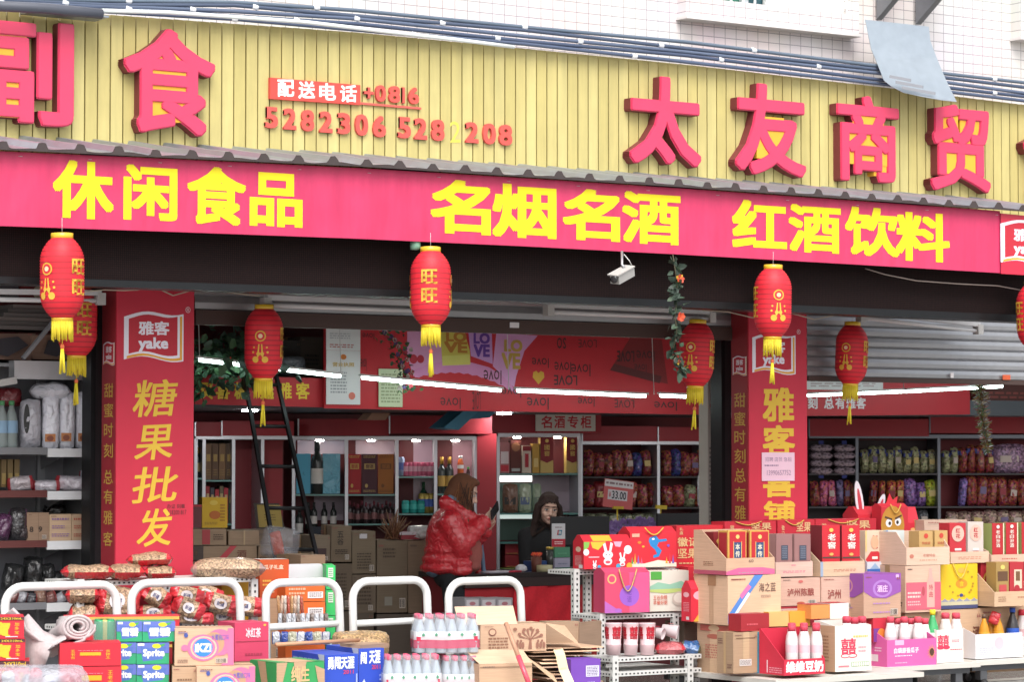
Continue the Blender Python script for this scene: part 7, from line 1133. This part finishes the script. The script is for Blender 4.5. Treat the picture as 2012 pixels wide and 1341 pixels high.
def xif(): return [('t', '囍', .16, .38, .58, .72, XI, .02), ('e', .28, .34, .13, .05, XI), ('e', .48, .34, .13, .05, XI), ('e', .28, .34, .1, .03, '#d6d0c8'), ('e', .48, .34, .1, .03, '#d6d0c8'), ('lines', .5, .72, .9, .8, 1, '#c8b860'), ('lines', .64, .4, .86, .56, 2, '#c898a0'), ('r', .44, .1, .94, .2, '#6a9a6a')] + [('r', .455 + .06 * i, .11, .5 + .06 * i, .19, '#d6d0c8') for i in range(8)] + [('r', .08, .1, .38, .13, '#d06a78')]
tray('carton', 'white open carton with red double happiness sign beside the soy milk crate', 'carton', (1641, 1222, 1712, 1320), 1230, 13.62, .2, '#d6d0c8', xif(), [('r', 0, 0, 1, 1, '#a8805c:c'), ('lines', .3, .2, .7, .8, 8, '#8a6248')])
for i in range(3): bottle('milk_bottle', 'white bottle with red cap on the double happiness carton', 'bottle', 1664 + i * 15, 1211 + 2 * (i % 2), 1316, 13.62, 'milk', '#d9d0d0:g', '#c83a50', '#dcb4bc', .07, 'bottle tops over the white carton', 1.1)
PKB = '#d0589a'
tray('seed_box', 'bright pink open box with a sunflower holding capped bottles', 'box', (1743, 1240, 1840, 1311), 1257, 13.92, .17, PKB, [('t', '白袋原香瓜子', .14, .5, .64, .7, '#ecdce6', .03), ('lines', .16, .38, .5, .44, 1, '#ecdce6'), ('r', .16, .8, .34, .98, '#dca8c8'), ('lines', .16, .12, .4, .2, 1, '#d8a0c0')] + [('p', [(.9 + .02 * math.cos(a - .4), .5 + .05 * math.sin(a - .4)), (.9 + .1 * math.cos(a), .5 + .3 * math.sin(a)), (.9 + .02 * math.cos(a + .4), .5 + .05 * math.sin(a + .4))], '#d8a81c') for a in [i * .45 for i in range(14)]] + [('e', .9, .5, .045, .14, '#4a2a18')], [('r', .1, .2, .5, .45, '#d8c8d0'), ('lines', .3, .55, .7, .75, 2, '#e0b8d0')])
for i in range(6): bottle('milk_bottle', 'white bottle with pink red cap standing in the pink seed box', 'bottle', 1750 + i * 13.5, 1212 + (i % 2) * 3, 1308, 13.92, 'milk', '#d9d2d2:g', '#cc4054', '#dcb4bc', .05 + .07 * (i % 2), 'bottles in the pink seed box', 1.05)
bottle('soda_bottle', 'green soda bottle with white label between the milk bottles', 'bottle', 1833, 1199, 1306, 13.92, 'pet', '#2f9a58:g', '#d8d020', '#c8d8c8', .12, None, 1.0)
for i in range(2): bottle('milk_bottle', 'large white bottle with red cap right of the green soda bottle', 'bottle', 1858 + i * 21, 1204, 1300, 13.98, 'milk', '#d6c8c4:g', '#cc4054', '#dcb4bc', .07, 'large white bottles', 1.15)
tray('carton', 'white open carton with red double happiness sign right of the pink seed box', 'carton', (1841, 1232, 1893, 1303), 1238, 13.98, .2, '#d8d4cc', [('t', '囍', .02, .5, .46, .84, XI, .02), ('e', .14, .46, .13, .06, XI), ('e', .36, .46, .13, .06, XI), ('lines', .56, .6, .86, .7, 2, '#d0788a'), ('lines', .5, .36, .95, .42, 1, '#c83a50')])
bx('carton', 'tan carton with brown characters under the yellow gift bag', 'carton', (1849, 1198, 1930, 1322), 14.2, .16, '#b08a64:c', [('t', '酒', .78, .5, .98, .72, '#6a3a28', .02)])
tray('bottle_caddy', 'white card caddy of bottled drinks at the right edge', 'caddy', (1917, 1228, 2009, 1294), 1246, 14.08, .2, '#d4d2d6', [('e', .5, .6, .1, .26, '#c8b4bc'), ('e', .8, .55, .18, .3, '#d8c0c8'), ('e', .8, .55, .13, .2, '#d4d2d6'), ('r', .06, .1, .4, .5, '#c4c4ca'), ('lines', .08, .14, .38, .46, 4, '#b0b0b8')], bh=.95)
for i, (u, v0) in enumerate(((1934, 1208), (1962, 1206), (1948, 1212))): bottle('juice_bottle', 'orange juice bottle in the white caddy', 'bottle', u, v0, 1290, 14.08, 'pet', '#cf8a10:x.9', ('#5a4030', '#3a50a0', '#5a4030')[i], '#d89a20', .05 + .06 * (i == 2), 'orange juice bottles', 1.05)
bottle('cola_bottle', 'cola bottle with blue and red label in the white caddy', 'bottle', 1990, 1195, 1290, 14.08, 'pet', '#1c1416:g', '#1f4aa8', '#1f50b0', .06, None, 1.1)
bag('plastic_bag', 'red plastic handle between the orange juice bottles', 'bag', (1944, 1203, 1964, 1228), 14.12, .03, '#c8202c:w', tilt=20)
bottle('milk_bottle', 'white bottle with red cap right of the cola bottle', 'bottle', 2008, 1198, 1290, 14.12, 'milk', '#d8ccc8:g', '#c8283c', '#c8a0a0', .06, None, .9)
# ------------------------------------------------------------------ people: blended volumes, remeshed to one continuous surface
def ell(q, c, r, m, rot=None, n=12):
    c = Vector(c); Mx = (rot if rot is not None else Matrix.Identity(3)); vs = []; fs = []
    for i in range(n + 1):
        th = math.pi * i / n
        for k in range(2 * n): ph = math.pi * k / n; vs.append(c + Mx @ Vector((r[0] * math.sin(th) * math.cos(ph), r[1] * math.sin(th) * math.sin(ph), r[2] * math.cos(th))))
    for i in range(n):
        for k in range(2 * n): fs.append((i * 2 * n + k, (i + 1) * 2 * n + k, (i + 1) * 2 * n + (k + 1) % (2 * n), i * 2 * n + (k + 1) % (2 * n)))
    q.add(vs, fs, m, True)
def cap(q, a, b, ra, rb, m, n=10):
    a, b = Vector(a), Vector(b); t = b - a; L = t.length; k = max(2, int(L / (min(ra, rb) * .35)) ); k = min(k, 40)
    q_ = [a.lerp(b, i / k) for i in range(k + 1)]; rs = [ra + (rb - ra) * i / k for i in range(k + 1)]; d = t.normalized(); h = [(-1, 0), (-.87, .5), (-.5, .87)]
    pts = [a + d * ra * s for s, c in h] + q_ + [b + d * rb * -s for s, c in h[::-1]]; rr = [max(.0005, ra * c) for s, c in h] + rs + [max(.0005, rb * c) for s, c in h[::-1]]
    q.tube(pts, rr, m, n)
def flesh(q, name, parent, voxel, smooth=4, fac=.5):
    o = q.build(name, parent, props='local'); m = o.modifiers.new('blend', 'REMESH'); m.mode = 'VOXEL'; m.voxel_size = voxel; m.use_smooth_shade = True
    s = o.modifiers.new('soften', 'SMOOTH'); s.iterations = smooth; s.factor = fac; return o
SK, LIP = '#dcb4a0', '#a8544c'
def head(q, c, fw, up, s=1.0):
    """skull, jaw, nose, lips, ears; fw and up are unit vectors"""
    fw, up = Vector(fw).normalized(), Vector(up); up = (up - fw * up.dot(fw)).normalized(); sd = up.cross(fw); Mx = Matrix((fw, sd, up)).transposed(); c = Vector(c); A = lambda x, y, z: c + Mx @ Vector((x, y, z)) * s
    ell(q, A(-.008, 0, .02), (.092 * s, .072 * s, .098 * s), SK, Mx); ell(q, A(.022, 0, -.045), (.062 * s, .055 * s, .062 * s), SK, Mx); ell(q, A(.058, 0, -.088), (.024 * s, .024 * s, .02 * s), SK, Mx)
    ell(q, A(.05, .03, -.03), (.034 * s, .026 * s, .03 * s), SK, Mx); ell(q, A(.05, -.03, -.03), (.034 * s, .026 * s, .03 * s), SK, Mx)
    cap(q, A(.082, 0, .012), A(.104, 0, -.026), .008 * s, .0115 * s, SK); ell(q, A(.094, .009, -.03), (.009 * s, .008 * s, .007 * s), SK, Mx); ell(q, A(.094, -.009, -.03), (.009 * s, .008 * s, .007 * s), SK, Mx)
    ell(q, A(.083, 0, -.055), (.011 * s, .022 * s, .006 * s), SK, Mx); ell(q, A(.081, 0, -.064), (.011 * s, .019 * s, .006 * s), SK, Mx); ell(q, A(.07, 0, .04), (.02 * s, .05 * s, .012 * s), SK, Mx)
    for y in (-1, 1): ell(q, A(-.005, y * .074, -.01), (.016 * s, .008 * s, .028 * s), SK, Mx)
    return A, Mx
def features(A, Mx, root, s=1.0):
    e = MB()
    for y in (-1, 1):
        ell(e, A(.0775, y * .03, .006), (.009 * s, .0145 * s, .0062 * s), '#d8d0cc', Mx, 8); ell(e, A(.0835, y * .03, .006), (.0045 * s, .0062 * s, .0056 * s), '#1c1210', Mx, 8)
        cap(e, A(.0825, y * .016, .0125), A(.077, y * .046, .0125), .0022 * s, .002 * s, '#1c1412', 6); cap(e, A(.089, y * .014, .03), A(.08, y * .05, .032), .0028 * s, .002 * s, '#3a2a22', 6)
    e.build('eyes', root, props='local'); l = MB(); ell(l, A(.0895, 0, -.0555), (.006 * s, .018 * s, .0045 * s), LIP, Mx, 8); ell(l, A(.0875, 0, -.0632), (.006 * s, .0155 * s, .0045 * s), LIP, Mx, 8); l.build('lips', root, props='local')
def hand(q, w_, k_, pn, m=SK, curl=.8):
    """wrist w_, knuckle direction k_, palm normal pn; five fingers bent towards the palm"""
    w_, k_, pn = Vector(w_), Vector(k_).normalized(), Vector(pn); pn = (pn - k_ * pn.dot(k_)).normalized(); sd = k_.cross(pn)
    for j in range(4): cap(q, w_ + k_ * .012 + sd * (j - 1.5) * .012, w_ + k_ * .075 + sd * (j - 1.5) * .017, .0125, .0105, m)
    for j, L in enumerate((.072, .08, .075, .06)):
        p = w_ + k_ * .078 + sd * (j - 1.5) * .018; d = k_; r = .0088
        for seg, f in enumerate((.45, .32, .23)):
            d = (d + pn * curl * (.45 + .25 * seg) + sd * (j - 1.5) * .03).normalized(); p2 = p + d * L * f; cap(q, p, p2, r, r * .92, m, 8); p = p2; r *= .9
    p = w_ + k_ * .025 - sd * .026; d = (k_ * .6 - sd * .75 + pn * .35).normalized(); p2 = p + d * .038; cap(q, p, p2, .012, .0105, m); d = (k_ * .85 - sd * .1 + pn * .5).normalized(); p3 = p2 + d * .03; cap(q, p2, p3, .0105, .009, m); cap(q, p3, p3 + (d + pn * .3).normalized() * .02, .009, .0075, m)
# -- standing person looking at a phone
FW = Fr(885, 1000, 16.95, 33); w1 = thing('person', 'standing person with long brown hair in a glossy red puffer jacket looking at a phone', 'person', FW.W(0, 0, .02), -FW.r)
def X(u, v, y=0): x, z = FW.at(u, v, y); return Vector((x, y, z - .02))
q = MB(); A1, M1 = head(q, X(911, 970), (.93, -.1, -.36), (.36, 0, .93), 1.0)
cap(q, X(904, 985), X(892, 1014), .052, .058, SK); ell(q, X(886, 1050), (.12, .17, .16), SK); ell(q, X(890, 1100), (.1, .14, .16), SK); ell(q, X(893, 1138), (.095, .14, .09), SK)
SH, EL, WR = X(884, 1024, -.17), X(906, 1071, -.2), X(951, 1026, -.09); SH2, EL2, WR2 = X(888, 1024, .17), X(914, 1076, .19), X(953, 1042, .06)
for a, b, c in ((SH, EL, WR), (SH2, EL2, WR2)): cap(q, a, b, .05, .04, SK); cap(q, b, c, .04, .027, SK)
for y in (-.09, .09): cap(q, X(892, 1140, y), X(896, 1232, y), .075, .052, SK); cap(q, X(896, 1232, y), X(890, 1318, y), .05, .036, SK); cap(q, X(890, 1322, y), X(918, 1329, y), .03, .026, SK)
hd = (X(966, 1012, -.05) - WR); hand(q, WR, hd, Vector((.1, .9, .4))); hand(q, WR2, X(966, 1026, .02) - WR2, Vector((.1, -.8, .55)), curl=.6)
flesh(q, 'body', w1, .0062, 2)
features(A1, M1, w1)
JR = '#c81024:w'; q = MB()
for v, a, b in ((1010, 862, 908), (1027, 851, 922), (1045, 843, 928), (1063, 837, 929), (1081, 832, 927), (1099, 828, 924), (1116, 824, 919)):
    c = X((a + b) / 2, v); hw = (b - a) / 2 / 275; ell(q, c, (hw, .225 if v > 1020 else .18, .058), JR)
ell(q, X(877, 1062), (.148, .215, .235), JR)
for sg in (-1, 1):
    for v in (1048, 1068, 1088, 1108, 1122): ell(q, X(902 + (v > 1080) * 4, v, sg * .15), (.085, .085, .042), JR)
for (a, b, c, sg) in ((SH, EL, WR, -1), (SH2, EL2, WR2, 1)):
    path = [a.lerp(b, i / 4) for i in range(4)] + [b.lerp(c, i / 4) for i in range(5)]
    for i, p in enumerate(path): r = .098 - .0042 * i; d = ((b - a) if i < 4 else (c - b)).normalized(); ell(q, p, (r * .62, r, r), JR, d.to_track_quat('X', 'Z').to_matrix())
    cap(q, path[0], path[4], .075, .075, JR); cap(q, path[4], path[8], .07, .05, JR)
for y in (-.075, .075): cap(q, X(878, 988, y * .8), X(925, 1016, y), .05, .045, JR); 
cap(q, X(876, 988, -.05), X(876, 988, .05), .055, .055, JR)
for v in (1050, 1085, 1118): cap(q, X(938, v - 12, .17), X(944, v + 10, .17), .034, .034, JR)
jk = flesh(q, 'jacket', w1, .0125, 2, .4)
q = MB(); cap(q, X(886, 980, -.055), X(924, 1006, -.055), .034, .03, '#5f7690'); cap(q, X(886, 980, .055), X(924, 1006, .055), .034, .03, '#5f7690'); ell(q, X(849, 1120), (.075, .17, .05), '#5a7090:f', Matrix.Rotation(R(35), 3, 'Y')); cap(q, X(943, 1052, .14), X(951, 1128, .14), .018, .018, '#5a7090:f'); flesh(q, 'jacket_lining', w1, .012, 2)
q = MB(); ell(q, X(916, 1088), (.118, .11, .16), '#a0564e:f'); ell(q, X(912, 1114), (.125, .11, .05), '#a0564e:f'); ell(q, X(906, 1040), (.09, .1, .12), '#a0564e:f'); flesh(q, 'sweater', w1, .013, 3)
q = MB(); ell(q, X(892, 1132), (.15, .185, .11), '#14161c:f')
for y in (-.09, .09): cap(q, X(893, 1140, y), X(897, 1232, y), .1, .075, '#14161c:f'); cap(q, X(897, 1232, y), X(891, 1312, y), .075, .06, '#14161c:f')
flesh(q, 'trousers', w1, .013, 3); q = MB()
for y in (-.09, .09): cap(q, X(888, 1325, y), X(920, 1328, y), .042, .034, '#1c1c20'); 
flesh(q, 'shoes', w1, .012, 2)
HB = '#683a20:f'; q = MB(); ell(q, A1(-.028, 0, .03), (.1, .088, .108), HB, M1); ell(q, A1(-.06, 0, -.04), (.072, .085, .1), HB, M1); cap(q, X(897, 985), X(884, 1014), .075, .05, HB); ell(q, A1(.02, 0, .1), (.065, .06, .03), HB, M1)
for sg in (-1, 1): ell(q, A1(-.002, sg * .067, -.02), (.034, .02, .09), HB, M1); cap(q, A1(.022, sg * .072, .02), X(930, 1024, sg * .08), .017, .016, HB); cap(q, A1(.02, sg * .066, -.03), X(922, 1024, sg * .085), .028, .03, HB); cap(q, A1(.05, sg * .045, .08), A1(.04, sg * .07, .02), .015, .012, HB)
h1 = flesh(q, 'hair', w1, .0075, 2)
q = MB()
for i in range(170):
    t = random.uniform(-1, 1); y = random.choice((-1, 1)) * random.uniform(.05, .1); a = A1(-.06 + .12 * abs(t), y * .85, random.uniform(-.02, .08)); b = X(random.uniform(886, 936), random.uniform(1005, 1030), y); q.tube([a, a.lerp(b, .5) + Vector((-.008, y * .14, .0)), b], [.0035, .004, .002], ('#66381e:f', '#86522e:f', '#3a2012:f')[i % 3], 4)
q.build('strands', h1, props='local')
ph = thing('phone', 'dark phone held up by the standing person', 'phone', FW.W(*(lambda p: (p.x, p.y, p.z + .02))(X(972, 1004, -.045))), -FW.r); q = MB(); q.box(-.036, -.005, -.075, .036, .005, .075, '#15161c:g', .001); o = q.build('phone_case', ph, props='local'); o.rotation_euler = (R(10), R(62), R(80))
# -- seated person at the counter
FS2 = Fr(1077, 1020, 17.95, 36); w2 = thing('person', 'seated person with dark shoulder length hair in a black jacket behind the monitor', 'person', FS2.W(0, 0, .02), -FS2.r)
def X2(u, v, y=0): x, z = FS2.at(u, v, y); return Vector((x, y, z - .02))
q = MB(); A2, M2 = head(q, X2(1078, 1002), (.2, -.96, -.12), (.12, -.2, .95), 1.0)
cap(q, X2(1076, 1022, .03), X2(1075, 1044, .05), .05, .055, SK); ell(q, X2(1075, 1075, .06), (.16, .11, .16), SK); ell(q, X2(1075, 1130, .07), (.14, .11, .2), SK); ell(q, X2(1075, 1175, .06), (.16, .13, .1), SK)
AR = [(X2(1033, 1054, .04), X2(1034, 1108, -.02), X2(1062, 1116, -.24)), (X2(1117, 1054, .04), X2(1120, 1108, -.02), X2(1100, 1116, -.24))]
for a, b, c in AR: cap(q, a, b, .045, .038, SK); cap(q, b, c, .038, .026, SK); hand(q, c, Vector((0, -1, -.1)), Vector((0, 0, -1)), curl=.35)
for sg in (-1, 1): a, b, c = X2(1075 + sg * 22, 1180, .02), X2(1075 + sg * 26, 1184, -.4), X2(1075 + sg * 26, 1286, -.36); cap(q, a, b, .078, .055, SK); cap(q, b, c, .052, .036, SK); cap(q, c + Vector((0, 0, -.03)), c + Vector((0, -.12, -.04)), .03, .026, SK)
flesh(q, 'body', w2, .0062, 2); features(A2, M2, w2)
BJ = '#0f1013:f'; q = MB(); ell(q, X2(1075, 1080, .06), (.19, .14, .17), BJ); ell(q, X2(1075, 1135, .07), (.18, .14, .2), BJ); cap(q, X2(1040, 1050, .05), X2(1112, 1050, .05), .06, .06, BJ); cap(q, X2(1062, 1042, .03), X2(1092, 1042, .03), .05, .05, BJ)
for a, b, c in AR: cap(q, a, b, .066, .058, BJ); cap(q, b, c, .058, .04, BJ)
flesh(q, 'jacket', w2, .012, 3); q = MB(); ell(q, X2(1075, 1178, .05), (.18, .15, .1), '#15171d:f')
for sg in (-1, 1): a, b, c = X2(1075 + sg * 22, 1180, .02), X2(1075 + sg * 26, 1184, -.4), X2(1075 + sg * 26, 1276, -.36); cap(q, a, b, .092, .07, '#15171d:f'); cap(q, b, c, .068, .052, '#15171d:f')
flesh(q, 'trousers', w2, .013, 3)
HD = '#34211a:f'; q = MB(); ell(q, A2(-.034, 0, .032), (.094, .084, .104), HD, M2); ell(q, A2(-.07, 0, -.05), (.055, .09, .11), HD, M2); ell(q, A2(.03, .0, .1), (.05, .066, .022), HD, M2)
for sg in (-1, 1): cap(q, A2(.05, sg * .03, .1), A2(.05, sg * .072, .03), .018, .014, HD); cap(q, A2(.03, sg * .078, .03), A2(.01, sg * .094, -.1), .014, .02, HD); cap(q, A2(-.02, sg * .08, .02), X2(1076 + sg * 29, 1052, .01), .03, .03, HD); cap(q, X2(1076 + sg * 28, 1050, .01), X2(1076 + sg * 24, 1068, -.03), .026, .014, HD); cap(q, A2(-.06, sg * .06, -.04), X2(1076 + sg * 18, 1062, .08), .05, .04, HD)
for i in range(4): cap(q, A2(.064, -.045 + i * .022, .09), A2(.084, -.056 + i * .028, .058 - .014 * (i == 0)), .0125, .007, HD)
h2 = flesh(q, 'hair', w2, .008, 2)
q = MB()
for i in range(150):
    y = random.choice((-1, 1)) * random.uniform(.02, .095); a = A2(random.uniform(-.08, .03), y * .8, random.uniform(.02, .13) - abs(y) * .6); b = X2(1077 + (1 if y > 0 else -1) * -1 * random.uniform(14, 33) * (1 if y < 0 else 1), random.uniform(1035, 1068), random.uniform(-.05, .08)); q.tube([a, A2(.0, y * 1.25, -.06), b], [.003, .004, .002], ('#3a261c:f', '#4a3226:f', '#1c120d:f')[i % 3], 4)
q.build('strands', h2, props='local')
sn = thing('stool', 'plain stool under the seated person behind the counter', 'stool', FS2.W(0, .06, .02), -FS2.r); q = MB(); q.lathe([(.15, .40), (.16, .41), (.16, .43), (.14, .44)], '#3a2a26', 20); zz = X2(1075, 1196, 0).z; q.v = [v + Vector((0, 0, zz - .44)) for v in q.v]; q.build('seat', sn, props='local')
for i in range(4): a = i * math.pi / 2 + .8; q = MB(); q.tube([(.1 * math.cos(a), .1 * math.sin(a), zz - .04), (.15 * math.cos(a), .15 * math.sin(a), 0)], .014, '#2a2020', 8); q.build('leg', sn, props='local')
